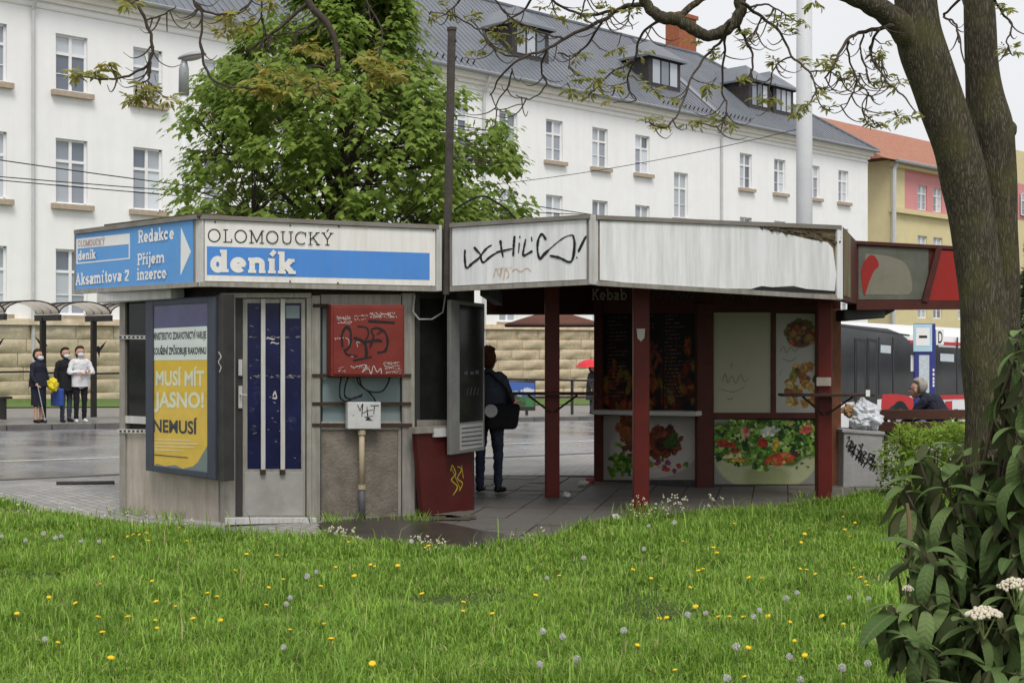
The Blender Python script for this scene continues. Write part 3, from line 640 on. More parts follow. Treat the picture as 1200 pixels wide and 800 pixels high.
def T(parent, mat, *a, **k):
    mb = MB(); slab_text(mb, *a, **k); return mb.build('lettering', mat, parent)
def FT(parent, mat, *a):
    mb = MB(); font_text(mb, *a); return mb.build('lettering', mat, parent)
T(bx, 'vinyl_white', 'Redakce', fAB, (162, 285), (204, 280), (162, 270), .008, .21, .13)
T(bx, 'vinyl_white', 'Příjem', fAB, (161, 311), (193, 307.5), (161, 297.5), .008, .21, .13)
T(bx, 'vinyl_white', 'inzerce', fAB, (160.5, 328.5), (196, 326), (160.5, 314.5), .008, .21, .13)
T(bx, 'vinyl_white', 'Aksamitova', fAB, (88.5, 334.5), (143, 329.5), (88.5, 320.5), .008, .21, .13)
T(bx, 'vinyl_white', '2', fAB, (146, 329.5), (151.5, 329), (146, 316.5), .008, .21, .13)
mb = MB(); mb.plate(fAB, [(212, 267), (223.5, 295.5), (211.5, 323)], .006, .0085); mb.build('arrow', 'vinyl_white', bx)
mb = MB(); mb.plate(fAB, [(89.5, 280), (152, 273.5), (152, 286), (89.5, 291.5)], .006, .008); mb.build('logo_band', 'vinyl_white', bx)
mb = MB(); mb.plate(fAB, [(89.5, 291.5), (90.8, 291.4), (90.8, 308), (89.5, 308)], .006, .008); mb.plate(fAB, [(150.8, 286), (152, 286), (152, 302), (150.8, 302)], .006, .008); mb.plate(fAB, [(89.5, 308), (152, 302), (152, 303.5), (89.5, 309.5)], .006, .0082); mb.build('logo_frame', 'vinyl_white', bx)
mb = MB(); slab_text(mb, 'OLOMOUCKÝ', fAB, (91, 289.5), (123, 286.5), (91, 282), .0095, .16, .1); mb.build('lettering', 'faded_print', bx)
mb = MB(); slab_text(mb, 'deník', fAB, (91.5, 305), (113, 303), (91.5, 294), .009, .24, .14); mb.build('lettering', 'vinyl_white', bx)
bx, ti, bi = fascia(nk, fBC, (235, 252.5), (514, 264.5), (514, 340), (235, 334), 'sign_white', ml=5, mr=4, mt=5, mbot=5)
mb = MB(); mb.plate(fBC, [(242.5, 288.5), (503.5, 296.5), (503.5, 328), (242.5, 322)], .006, .008); mb.build('blue_band', 'sign_blue', bx)
mb = MB(); slab_text(mb, 'OLOMOUCKÝ', fBC, (243.5, 283.5), (391, 287.8), (243.5, 268), .009, .085, .07, gap=.08); mb.build('lettering', 'vinyl_black', bx)
mb = MB(); slab_text(mb, 'deník', fBC, (246, 318.5), (347, 321.2), (246, 292), .011, .25, .14, gap=.03); mb.build('lettering', 'sign_white', bx)
mb = MB()
for px, py in ((252, 260), (340, 264), (397, 265.5), (508, 270), (340, 329.5), (396, 331.5), (506, 335.5)): p = fBC.P(px, py, .01); mb.ball(p, .009, 6, 4)
mb.build('screws', 'dark_metal', bx)
mb = MB(); mb.plate(VP((227, 12.25), (239, 12.22)), [(228, 251), (238, 251.5), (238, 336), (228, 336)], -.1, .02); mb.build('corner_post', 'alu_light', nk, bevel=.006)
mb = MB(); mb.plate(VP((512, 13.08), (519, 13.12)), [(512, 263.5), (518, 264), (518, 341), (512, 341)], -.1, .015); mb.build('corner_post', 'alu_light', nk, bevel=.005)
mb = MB(); mb.plate(fAB, [(122, 263), (232, 249.5), (232, 253), (122, 267.5)], -.35, .02); mb.plate(fBC, [(232, 249.5), (262, 251), (262, 254), (232, 253)], -.3, .012); mb.build('roof_edge', 'old_wood', nk)
mb = MB(); mb.plate(wL, [(113, 343), (200, 337.5), (200, 350), (113, 355)], .05, .22); mb.build('shutter_box', 'alu_light', nk, bevel=.01)
# left wall
P = lambda *a: MB().rect(*a)
P(wL, 140, 345, 146.5, 600, -.04, .03).build('post', 'alu', nk)
P(wL, 146.5, 352, 176, 489, -.02, .004).build('window_glass', 'dark_glass', nk)
MB().plate(wL, [(146, 504), (256, 508), (256, 612), (146, 601)], -.02, .008).build('lower_panel', 'panel_grey', nk)
MB().plate(wL, [(146.5, 487), (178, 488.5), (178, 497), (146.5, 495.5)], -.02, .03).build('window_sill', 'alu_light', nk)
MB().plate(wL, [(140, 600), (262, 613), (262, 618), (140, 604)], -.03, .03).build('base_rail', 'alu_light', nk)
for y in (395, 505):
    mb = MB(); mb.plate(wL, [(137, y-2.5), (176, y-2), (176, y+2.5), (137, y+2)], .035, .05); o = mb.build('perforated_rail', 'alu_light', nk)
    mb = MB()
    for k in range(7): mb.rect(wL, 140+k*5, y-1.2, 142.4+k*5, y+1.2, .05, .0515)
    mb.build('rail_holes', 'vinyl_black', o)
# front wall
P(wF, 259, 343, 276, 615, -.06, .03).build('post', 'alu', nk, bevel=.006)
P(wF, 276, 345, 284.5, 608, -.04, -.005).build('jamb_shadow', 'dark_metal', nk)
mb = MB(); mb.rect(wF, 274, 343, 365, 349, -.03, .035); mb.rect(wF, 359.5, 349, 365.5, 608, -.03, .035); mb.build('door_frame', 'alu', nk, bevel=.004)
P(wF, 365.5, 346, 376, 611, -.05, .045).build('post', 'alu', nk, bevel=.005)
dr = MB().rect(wF, 284.5, 350, 358, 606, -.03, .012).build('door', 'alu', nk, bevel=.004)
P(wF, 290, 355, 353, 549, .0, .016).build('door_glass', 'blue_film', dr)
P(wF, 286.5, 553, 356, 604, .0, .018).build('kick_panel', 'door_grey', dr, bevel=.004)
mb = MB(); mb.rect(wF, 335, 358, 351, 373, .016, .0175); mb.build('sticker', 'pale_glass', dr)
mb = MB(); random.seed(3)
for k in range(80):
    x = random.uniform(291, 351); y = random.choice((440, 442, 395, random.uniform(360, 545))); px_stroke(mb, [(x, y), (x+random.uniform(1, 5), y+random.uniform(-1.5, 1.5))], random.uniform(.25, .7), wF, .0165, False)
for x, y in ((317, 397), (322, 402)): px_stroke(mb, [(x-5, y), (x-2, y-1), (x+2, y+.5), (x+5, y)], 1.3, wF, .0168)
px_stroke(mb, [(320, 464), (322, 459), (324, 466), (319, 466)], 1.6, wF, .0168)
mb.build('scraped_stickers', 'graffiti_white', dr)
for x in (308.5, 331.5):
    mb = MB(); mb.rect(wF, x-2.6, 350, x+2.6, 552, .03, .045); o = mb.build('door_bar', 'alu_light', dr, bevel=.003)
    mb = MB(); mb.rect(wF, x-3, 550, x+3, 556, .016, .05); mb.build('bar_foot', 'strap_rust', o)
mb = MB(); mb.rect(wF, 279.5, 421, 284, 440, .0, .025); mb.rect(wF, 279.5, 452, 284, 478, .0, .025); mb.tube([wF.P(282, 462, .02), wF.P(282, 462, .07), wF.P(289, 463, .07)], .008, 6); mb.build('door_handle', 'alu_light', dr)
mb = MB(); mb.plate(wF, [(264, 606.5), (372, 606.5), (372, 612), (264, 615)], -.03, .07); mb.build('threshold', 'alu_light', nk, bevel=.006)
P(wF, 378, 350, 472, 494, -.03, .0).build('window_glass', 'pale_glass', nk)
P(wF, 376, 345, 472, 357, -.03, .03).build('window_head', 'alu', nk)
P(wF, 376, 494, 472, 503.5, -.03, .03).build('window_sill', 'alu', nk, bevel=.004)
MB().plate(wF, [(376, 503.5), (471, 503.5), (471, 609), (376, 610)], -.03, .012).build('lower_panel', 'concrete_panel', nk)
P(wF, 466.5, 503.5, 471, 610, -.02, .03).build('panel_edge', 'alu', nk)
P(wF, 471, 343, 487.5, 611, -.06, .035).build('post', 'alu', nk, bevel=.006)
P(wF, 376, 606, 471, 611, -.02, .035).build('base_rail', 'alu', nk)
for y, x0, x1 in ((358, 367, 385), (440, 366, 482), (473, 366, 482), (498, 366, 483)): P(wF, x0, y-2, x1, y+2, .03, .055).build('strap', 'strap_rust', nk)
MB().plate(wL, [(140, 603.5), (262, 617.5), (262, 622), (140, 607.5)], -.06, .01).build('base_gap', 'dark_metal', nk); MB().plate(wF, [(372, 611), (489, 611), (489, 616), (372, 616)], -.06, .01).build('base_gap', 'dark_metal', nk)
for x in (375.8, 470.8): MB().rect(wF, x-.6, 346, x+.6, 609, .0, .046 if x < 400 else .036).build('joint', 'dark_metal', nk)
# right side wall
P(wR, 489, 350, 527, 492, -.02, .0).build('window_glass', 'dark_glass', nk)
mb = MB(); mb.rect(wR, 487, 344, 492, 606, -.03, .03); mb.build('post', 'dark_metal', nk)
P(wR, 489, 492, 528, 501, -.02, .035).build('window_sill', 'alu', nk)
mb = MB(); mb.tube([wF.P(486, 346, .06), wF.P(484, 365, .08), wF.P(491, 374, .1), wR.P(506, 374, .08), wR.P(519, 366, .06), wR.P(522, 345, .05)], .009, 6); mb.build('hanging_cable', 'alu_light', nk)
# ---- fixtures hung on the newspaper kiosk
pc = thing('poster_case', 'grey framed display case with a yellow-orange poster on the kiosk side wall', 'display case', wL.P(212, 560, .1))
fo = .17
MB().plate(wL, [(172, 351), (252, 347), (252, 562), (172, 551)], .03, fo-.03).build('case_back', 'case_grey', pc)
mb = MB(); mb.plate(wL, [(170.5, 352), (179, 351.5), (179, 552), (170.5, 551)], fo-.03, fo+.006); mb.plate(wL, [(242.5, 348), (252, 347.5), (252, 562), (242.5, 560)], fo-.03, fo+.006)
mb.plate(wL, [(179, 351.5), (242.5, 348), (242.5, 355), (179, 358.5)], fo-.03, fo+.005); mb.plate(wL, [(179, 545), (242.5, 553), (242.5, 560), (179, 552)], fo-.03, fo+.005); mb.build('case_frame', 'case_grey', pc, bevel=.006)
po = fo-.012
pst = MB().plate(wL, [(178, 384), (243, 382), (243, 555), (178, 547)], fo-.029, po).build('poster', 'poster_orange', pc)
MB().plate(wL, [(178, 357), (243, 354), (243, 384), (178, 386)], fo-.029, po+.001).build('poster_top', 'poster_violet', pst)
MB().plate(wL, [(178.5, 385), (242.5, 382), (242.5, 421.5), (178.5, 422)], fo-.029, po+.002).build('poster_strip', 'poster_paper', pst)
FT(pst, 'vinyl_black', 'MINISTERSTVO ZDRAVOTNICTVÍ VARUJE', wL, (179.5, 401), (241.5, 399.5), (179.5, 387.5), po+.004, .035); FT(pst, 'vinyl_black', 'KOUŘENÍ ZPŮSOBUJE RAKOVINU', wL, (179.5, 418), (241.5, 417.5), (179.5, 404), po+.004, .03)
FT(pst, 'pale_print', 'MUSÍ MÍT', wL, (182.5, 452), (239, 452.5), (182.5, 430), po+.003, .028); FT(pst, 'pale_print', 'JASNO!', wL, (181, 483), (239, 484), (181, 459), po+.003, .032)
mb = MB(); font_text(mb, 'NEMUSÍ', wL, (179.5, 506), (231, 509), (179.5, 487), po+.003, .026); mb.build('lettering', 'vinyl_black', pst)
mb = MB()
for y, x1 in ((515, 222), (519, 232), (523, 228), (527, 215)): px_stroke(mb, [(181, y-.5), (x1, y+1)], 1.4, wL, po+.003, False)
mb.build('small_print', 'pale_print', pst)
mb = MB(); px_stroke(mb, [(181, 532.5), (220, 536)], 1.6, wL, po+.003, False); mb.build('small_print', 'vinyl_black', pst)
mb = MB(); mb.plate(wL, [(178.5, 546), (184, 543), (193, 546), (205, 544.5), (214, 549), (226, 546), (232, 541), (238, 530), (243, 522), (243, 556), (178.5, 549)], po, po+.0012); mb.build('torn_foot', 'pale_glass', pst)
MB().plate(wL, [(179, 356), (243, 352), (243, 556), (179, 548)], fo-.003, fo-.001).build('glass', 'clear_glass', pc)
MB().plate(wL, [(252.5, 346), (262, 345), (262, 564), (252.5, 562)], .02, .15).build('case_side', 'dark_metal', pc)
mb = MB(); px_stroke(mb, [(256, 412), (259, 418), (256, 424), (259, 430), (257, 436)], 1.2, wL, .152); mb.build('scribble', 'graffiti_white', pc)
rb = thing('electrical_box', 'large red metal electrical cabinet with scrawled graffiti on the kiosk front', 'electrical box', wF.P(432, 442, .12))
MB().plate(wF, [(388, 357), (474, 357), (474, 442), (388, 441)], .03, .22).build('cabinet', 'red_box', rb, bevel=.008)
MB().plate(wF, [(391, 359.5), (472.5, 359.5), (472.5, 439.5), (391, 438.5)], .215, .232).build('cabinet_door', 'red_box', rb, bevel=.006)
o_ = .234; Z = lambda x, y: (380+x*110/533, 345+y*165/800)
mb = MB()
for st, w in (([(105, 300), (100, 230), (125, 185), (150, 210), (145, 290), (115, 320)], 2.6), ([(110, 310), (130, 340), (190, 350)], 2.2), ([(165, 245), (225, 270), (240, 330), (235, 355)], 3.4), ([(225, 270), (300, 260), (330, 265)], 2.6), ([(265, 200), (300, 190), (345, 215), (360, 270), (345, 320), (300, 330)], 2.6), ([(265, 205), (280, 240), (260, 300)], 2.2), ([(185, 180), (240, 190), (250, 230), (225, 275)], 2.0), ([(165, 375), (270, 355)], 4.0), ([(250, 150), (400, 160)], 4.5), ([(300, 225), (330, 205)], 2.0)):
    px_stroke(mb, [Z(*q) for q in st], w, wF, o_)
mb.build('graffiti', 'graffiti_tag', rb)
mb = MB()
for st, w in (([(70, 130), (145, 140)], 1.6), ([(75, 160), (150, 165)], 1.5), ([(260, 105), (300, 125), (340, 110), (400, 130)], 1.4), ([(175, 410), (240, 400), (215, 440), (250, 420), (265, 450), (280, 405), (300, 440), (320, 420), (325, 450)], 1.4), ([(335, 395), (420, 385)], 1.3), ([(345, 415), (430, 405)], 1.2), ([(350, 440), (440, 430)], 1.2), ([(190, 300), (185, 270), (205, 275)], 1.2), ([(120, 245), (140, 260), (140, 300)], 1.2), ([(80, 420), (110, 410)], 1.0), ([(150, 352), (165, 352)], 2.0)):
    px_stroke(mb, [Z(*q) for q in st], w*.55, wF, o_+.001)
rx_ = random.Random(4)
for (x0, x1, y_) in ((70, 145, 128), (72, 148, 142), (78, 150, 158), (258, 400, 108), (262, 410, 128), (170, 240, 120), (172, 235, 140), (335, 425, 388), (340, 430, 402), (345, 430, 418), (150, 260, 412), (80, 120, 432), (60, 110, 250), (350, 430, 442)):
    x = x0
    while x < x1: q_ = [(x, y_+rx_.uniform(-7, 7)), (x+4, y_+rx_.uniform(-7, 7)), (x+8, y_+rx_.uniform(-7, 7))]; px_stroke(mb, [Z(*q) for q in q_], rx_.uniform(.3, .6), wF, o_+.001); x += rx_.uniform(8, 14)
mb.build('graffiti', 'graffiti_white', rb, kind='stuff')
for pts in ([(400, 441), (398, 455), (399, 466), (406, 470), (415, 466), (424, 464)], [(408, 441), (404, 455), (405, 465), (414, 467), (425, 462)], [(418, 441), (421, 450), (432, 458), (446, 459), (453, 452), (457, 442)], [(421, 441), (424, 452), (433, 460), (438, 466), (440, 470)]):
    MB().tube([wF.P(float(q[0]), float(q[1]), .09+.02*math.sin(i)) for i, q in enumerate(crom(pts, 5))], .0085, 6).build('cable', 'cable', rb, smooth=True)
wbx = thing('meter_box', 'small white junction box with black tag on the kiosk front', 'junction box', wF.P(427, 503, .1))
MB().plate(wF, [(407.5, 471), (446.5, 471), (446.5, 502.5), (407.5, 502.5)], .055, .15).build('housing', 'meter_white', wbx, bevel=.008)
mb = MB()
for st in ([(419, 474), (422, 481), (425, 473), (424, 488)], [(425, 484), (432, 480)], [(430, 476), (431, 488), (437, 487)], [(432, 481), (437, 480)], [(434, 475), (444, 475)], [(439, 475), (438, 485)], [(427, 488), (434, 490), (429, 491), (436, 492)], [(414, 486), (414.5, 487)]): px_stroke(mb, st, 1.3, wF, .1525, False)
mb.build('graffiti', 'graffiti_tag', wbx)
M('pipe_dark', (.10, .095, .11), .6, .2, 8, .1)
dp = thing('conduit_pipe', 'cream and grey cable conduit running down from the junction box to the ground', 'pipe', wF.P(425, 608, .1))
MB().tube([wF.P(424, 503, .1), wF.P(424, 572, .1)], .029, 10).build('upper_pipe', 'pipe_cream', dp, smooth=True)
MB().tube([wF.P(424, 570, .1), wF.P(424.5, 612, .1)], .033, 10).build('lower_pipe', 'pipe_dark', dp, smooth=True)
for y in (504, 568): MB().tube([wF.P(424, y, .1), wF.P(424, y+5, .1)], .04, 10).build('collar', 'pipe_cream', dp)
M('case_frame', (.17, .17, .165), .5, .15, 5, .03, dirt=(.1, .09, .08), damt=.5, dscale=3)
lb = thing('menu_lightbox', 'tall narrow aluminium display case with dark panel above the red cabinet', 'display case', wR.P(545, 530, .2))
wM = VP((530, 13.2), (568, 13.62))
MB().plate(wM, [(528, 351), (568, 356), (568, 527), (528, 533)], -.05, .0).build('case', 'case_frame', lb, bevel=.006)
MB().plate(wM, [(539, 357), (566, 360), (566, 492), (539, 495)], -.01, .004).build('dark_panel', 'dark_glass', lb)
MB().plate(wM, [(539, 498), (566, 495), (566, 523), (539, 528)], -.01, .004).build('text_panel', 'bin_concrete', lb)
mb = MB()
for y in (502, 507, 512, 517, 522): px_stroke(mb, [(541, y), (565, y-2.5)], 2, wM, .006, False)
for x, y in ((544, 437), (551, 437), (557, 436)): px_stroke(mb, [(x, y), (x+4, y)], 6, wM, .006, False)
for x in (547, 551, 555, 559): px_stroke(mb, [(x, 463), (x+2, 454)], 1.3, wM, .006, False)
mb.build('print', 'case_grey', lb, kind='stuff')
rc = thing('red_cabinet', 'dark red metal cabinet with yellow scribble under the narrow display case', 'cabinet', wR.P(520, 605, .1))
wC = VP((491, 13.05), (557, 13.6))
MB().plate(wC, [(488, 506), (553, 507), (556, 602), (497, 611)], -.08, .0).build('body', 'red_panel', rc, bevel=.008)
MB().plate(wC, [(487, 501), (530, 499), (530, 506), (487, 508)], -.08, .03).build('top_bar', 'alu', rc)
MB().plate(wC, [(509, 502), (528, 501), (528, 511), (509, 512)], .0, .035).build('paper_label', 'meter_white', rc)
mb = MB()
for st in ([(528, 552), (530, 545), (534, 555), (529, 562), (536, 570), (531, 580)], [(536, 546), (541, 550), (536, 560), (542, 566), (538, 575)], [(529, 548), (540, 574)], [(541, 545), (543, 560)]): px_stroke(mb, st, 1.1, wC, .003)
mb.build('graffiti', 'graffiti_yellow', rc)
# rusty pole rising between the two sign bands
rp = thing('rusty_pole', 'tall dark rusty steel pole rising between the two sign bands', 'pole', (-.68, 13.16, 2.3))
mb = MB(); a, b = W(523, 345, 13.16), W(529.5, 36, 13.16); mb.tube([a, b], .042, 8); mb.build('shaft', 'rust_pole', rp)
mb = MB(); mb.tube([W(528, 48, 13.16), W(535, 47.5, 13.16)], .02, 6); mb.tube([b, b+Vector((0, 0, .03))], .05, 8); mb.build('top_bracket', 'rust_pole', rp)
# ---- snack kiosk
sk = thing('snack_kiosk', 'snack kiosk with red columns, food posters and a graffitied white sign band', 'kiosk', (2.2, 15, 0))
bx, ti, bi = fascia(sk, fDE, (527, 262.5), (690, 252), (690, 332), (527, 340), 'sign_dirty', ml=3, mr=3, mt=5, mbot=5)
q = lambda x, y: (500+x/4, 240+y/4)
mb = MB()
for st, w in (([(180, 210), (178, 240), (185, 295), (212, 275), (252, 240), (236, 215), (221, 198)], 2.6), ([(305, 188), (280, 205), (255, 240), (265, 270), (300, 242), (345, 215)], 2.6), ([(345, 165), (350, 205), (358, 245)], 2.6), ([(325, 222), (362, 214), (402, 205)], 2.2), ([(412, 145), (408, 190), (405, 240)], 2.6), ([(434, 178), (430, 226)], 2.4), ([(436, 146), (437, 156)], 2.4), ([(464, 160), (456, 200), (452, 236), (475, 228), (496, 215)], 2.5), ([(491, 150), (493, 170)], 2.4), ([(560, 165), (541, 138), (524, 160), (519, 210), (530, 252), (550, 232), (575, 208)], 2.8), ([(575, 208), (612, 176), (650, 150), (685, 140)], 1.3), ([(685, 140), (693, 180), (686, 246), (668, 268), (622, 248), (576, 238)], 2.8), ([(748, 145), (730, 180), (710, 222)], 2.6), ([(701, 244), (706, 250)], 2.8)):
    px_stroke(mb, [q(*p_) for p_ in st], w, fDE, .0085)
mb.build('graffiti', 'graffiti_tag', bx)
mb = MB()
for st in ([(312, 340), (325, 300), (340, 330), (352, 292), (345, 345)], [(360, 350), (370, 300), (385, 325), (375, 345)], [(320, 300), (400, 292)], [(400, 310), (420, 300), (440, 312), (470, 296), (490, 312)]): px_stroke(mb, [q(*p_) for p_ in st], 1.0, fDE, .0085)
mb.build('graffiti', 'graffiti_orange', bx, kind='stuff')
# right band: sheet torn loose along its top right and bottom edges over bare filling
bx, ti, bi = fascia(sk, fEF, (700, 253), (986, 265), (986, 350), (700, 333), None, casing='insulation')
sheet = [(703, 258.5), (780, 261), (860, 264.2), (889, 266), (900, 268.5), (915, 272), (930, 276), (944, 279.5), (958, 282), (970, 284), (976, 291), (978, 305), (980, 322), (978, 341), (966, 340), (945, 338.5), (930, 335), (905, 336.5), (893, 335), (880, 338.5), (850, 338), (800, 335.5), (760, 333.5), (703, 328)]
mb = MB(); mb.plate(fEF, sheet, .004, .012); mb.build('sign_panel', 'sign_dirty', bx)
mb = MB(); mb.plate(fEF, [(884, 336), (984, 339.5), (984, 344), (884, 341)], -.002, .003); mb.build('gap', 'vinyl_black', bx)
mb = MB(); random.seed(5)
for k in range(46):
    x = random.uniform(890, 983); y = 266.5+(x-890)*.06+random.random()*max(1, (x-890)*.15); p = fEF.P(x, y, .005); mb.obox(p, (random.uniform(.02, .07), random.uniform(-.01, .01), random.uniform(-.02, .01)), (0, .008, 0), (0, 0, random.uniform(.004, .012)))
mb.build('loose_splinters', 'old_wood', bx, kind='stuff')
mb = MB(); mb.plate(VP((689, 12.14), (702, 12.13)), [(690, 251.5), (701, 252), (701, 334), (690, 333)], -.1, .02); mb.build('corner_post', 'alu_light', sk, bevel=.006)
mb = MB(); mb.plate(VP((981, 13.25), (989, 13.3)), [(981.5, 264), (988, 265), (988, 351), (981.5, 350)], -.1, .025); mb.build('corner_post', 'sign_dirty', sk, bevel=.006)
mb = MB(); mb.plate(fFG, [(987, 265), (1004, 283), (1004, 356), (987, 351)], -.1, .0); mb.build('side_board', 'brown_red', sk)
M('side_green', (.17, .16, .085), .8, .3, 6, .2, dirt=(.15, .05, .03), damt=.8, dscale=3); MATS['side_green']
mb = MB(); mb.plate(fFG, [(989, 269), (997, 277), (997, 349), (989, 346)], .0, .006); mb.build('side_panel', 'side_green', sk)
M('peeled_green', (.12, .125, .10), .75, .2, 3, .1, dirt=(.085, .09, .08), damt=.7, dscale=2.2)
M('peeled_beige', (.22, .205, .16), .75, .15, 3, .1, dirt=(.13, .12, .09), damt=.6, dscale=3)
mb = MB(); mb.plate(fGH, [(1003, 283), (1150, 291), (1150, 357), (1003, 357)], -.12, 0); bx = mb.build('sign_box', 'brown_red', sk)
mb = MB(); mb.plate(fGH, [(1006, 288), (1088, 292), (1088, 351), (1006, 351)], .0, .006); mb.build('sign_panel', 'peeled_green', bx)
mb = MB(); mb.plate(fGH, [(float(a), float(b)) for a, b in crom([(1014, 297), (1040, 300), (1060, 308), (1068, 326), (1066, 344), (1040, 345), (1014, 345)], 4)], .006, .008); mb.build('peeled_patch', 'peeled_beige', bx)
M('red_flake', (.33, .02, .015), .5, .15, 4, .05, dirt=(.12, .02, .015), damt=.6, dscale=4)
mb = MB(); mb.plate(fGH, [(float(a), float(b)) for a, b in crom([(1013, 306), (1020, 299), (1026, 301), (1030, 311), (1024, 318), (1018, 332), (1013, 346), (1010, 330), (1009, 316)], 4)], .008, .0105); mb.build('red_shape', 'red_flake', bx)
mb = MB(); mb.plate(fGH, [(1099, 293), (1150, 296), (1150, 352), (1086, 352)], .006, .02); mb.build('red_sheet', 'red_flake', bx)
mb = MB(); mb.plate(fGH, [(1098, 289), (1104, 291), (1088, 354), (1081, 353)], .02, .05); mb.build('bent_strip', 'brown_red', bx)
mb = MB(); mb.plate(fGH, [(1004, 352), (1150, 352.5), (1150, 362), (1004, 363)], -.2, .03); mb.build('bottom_beam', 'brown_red', bx)
mb = MB(); mb.plate(fGH, [(1003, 282), (1150, 290), (1150, 294), (1003, 286)], -.02, .035); mb.build('top_trim', 'brown_red', bx)
rr = [plan(PD), plan(PE), plan(PF), plan(PG), (4.35, 17.9), (-.3, 17.9), (-.45, 14.5)]
rr = [(x+(2.0-x)*.03, y+(15-y)*.045) for x, y in rr]
mb = MB(); mb.prism([(x, y, 2.93) for x, y in rr], (0, 0, -.36)); mb.build('canopy', 'soffit', sk)
mb = MB(); mb.box(-.35, 4.3, 17.55, 17.8, 2.17, 2.6); mb.build('back_beam', 'brown_red', sk)
mb = MB(); p, q2 = W(568, 346, 13.7), W(585, 355, 17.5); mb.obox(((p.x+q2.x)/2, 15.6, 2.37), ((q2.x-p.x)/2, 1.9, 0), (.05, 0, 0), (0, 0, .08)); mb.build('side_beam', 'soffit', sk)
def column(px, wpx, Y):
    c = W(px, 400, Y); r = wpx/2*Y/F; mb = MB(); mb.box(c.x-r, c.x+r, Y-r, Y+r, 0, 2.6); return mb.build('column', 'red_column', sk, bevel=.015)
for px, w_, Y in ((647, 17, 14.75), (751, 18.5, 13.3), (965, 17, 14.36)): column(px, w_, Y)
# stand-up shelves on the columns
def shelf(x0, x1, Y, z, cx):
    mb = MB(); mb.box(x0, x1, Y-.32, Y-.1, z-.014, z+.014); o = mb.build('shelf', 'strap_rust', sk, bevel=.004)
    for s_ in (-1, 1): mb = MB(); mb.tube([(cx+s_*.02, Y-.1, z-.22), (cx+s_*.28, Y-.2, z-.02)], .013, 6); mb.build('shelf_bracket', 'strap_rust', o)
a = W(597, 460, 14.6); b = W(697, 460, 14.6); shelf(a.x, b.x, 14.75, 1.21, W(647, 460, 14.75).x)
a = W(913, 462, 14.2); b = W(1021, 462, 14.2); shelf(a.x, b.x, 14.36, 1.21, W(965, 460, 14.36).x)
mb = MB(); p = W(1016, 461, 14.05); mb.box(p.x-.02, p.x+.025, 14.02, 14.035, p.z-.03, p.z+.04); mb.build('tag', 'vinyl_white', sk)
# booth with closed shutters
k1, k2 = VP((700, 16.45), (826, 15.75)), VP((826, 15.75), (985, 16.0))
q1, q2, q3 = plan((700, 16.45)), plan((826, 15.75)), plan((985, 16.0))
mb = MB(); mb.prism([(x, y, 2.6) for x, y in ((q1[0]+.02, q1[1]+.04), (q2[0], q2[1]+.04), (q3[0]-.02, q3[1]+.04), (q3[0]-.1, 17.5), (q1[0]+.12, 17.5))], (0, 0, -2.6)); mb.build('booth', 'dark_metal', sk)
MB().rect(k1, 695, 328, 826, 367, -.02, .06).build('header', 'brown_red', sk); MB().rect(k2, 826, 328, 985, 366, -.02, .06).build('header', 'brown_red', sk)
mb = MB(); slab_text(mb, 'Kebab', k1, (693.5, 351.5), (735, 351.5), (693.5, 338.5), .065, .16, .1); mb.build('lettering', 'panel_grey', sk)
mb = MB()
for x in (765, 780, 792, 804): px_stroke(mb, [(x, 350), (x+3, 343), (x+7, 349), (x+10, 343)], 1.6, k1, .065)
for x in (838, 852, 870, 880, 895, 905): px_stroke(mb, [(x, 350), (x+4, 345), (x+8, 350)], 1.5, k2, .065)
mb.build('worn_lettering', 'case_grey', sk)
MB().rect(k1, 696, 355, 705, 572, -.02, .07).build('post', 'brown_red', sk); MB().rect(k2, 817, 355, 836.5, 575, -.02, .09).build('post', 'brown_red', sk, bevel=.01)
MB().rect(k2, 957, 355, 974, 574, -.02, .05).build('post', 'brown_red', sk); MB().rect(k2, 974, 362, 986, 574, -.05, .09).build('post', 'lit_wood', sk, bevel=.01)
MB().rect(k2, 904, 366, 909.5, 486, -.02, .03).build('post', 'brown_red', sk); MB().rect(k2, 836, 483.5, 957, 490.5, -.02, .05).build('rail', 'brown_red', sk, bevel=.005)
MB().rect(k1, 705, 562, 817, 572, -.02, .02).build('base_board', 'dark_metal', sk); MB().rect(k2, 836, 567, 957, 575, -.02, .02).build('base_board', 'dark_metal', sk)
mb = MB(); mb.plate(k1, [(693, 480.5), (816, 482), (816, 487.5), (693, 485.5)], .02, .3); mb.build('counter_ledge', 'ledge_white', sk, bevel=.006)
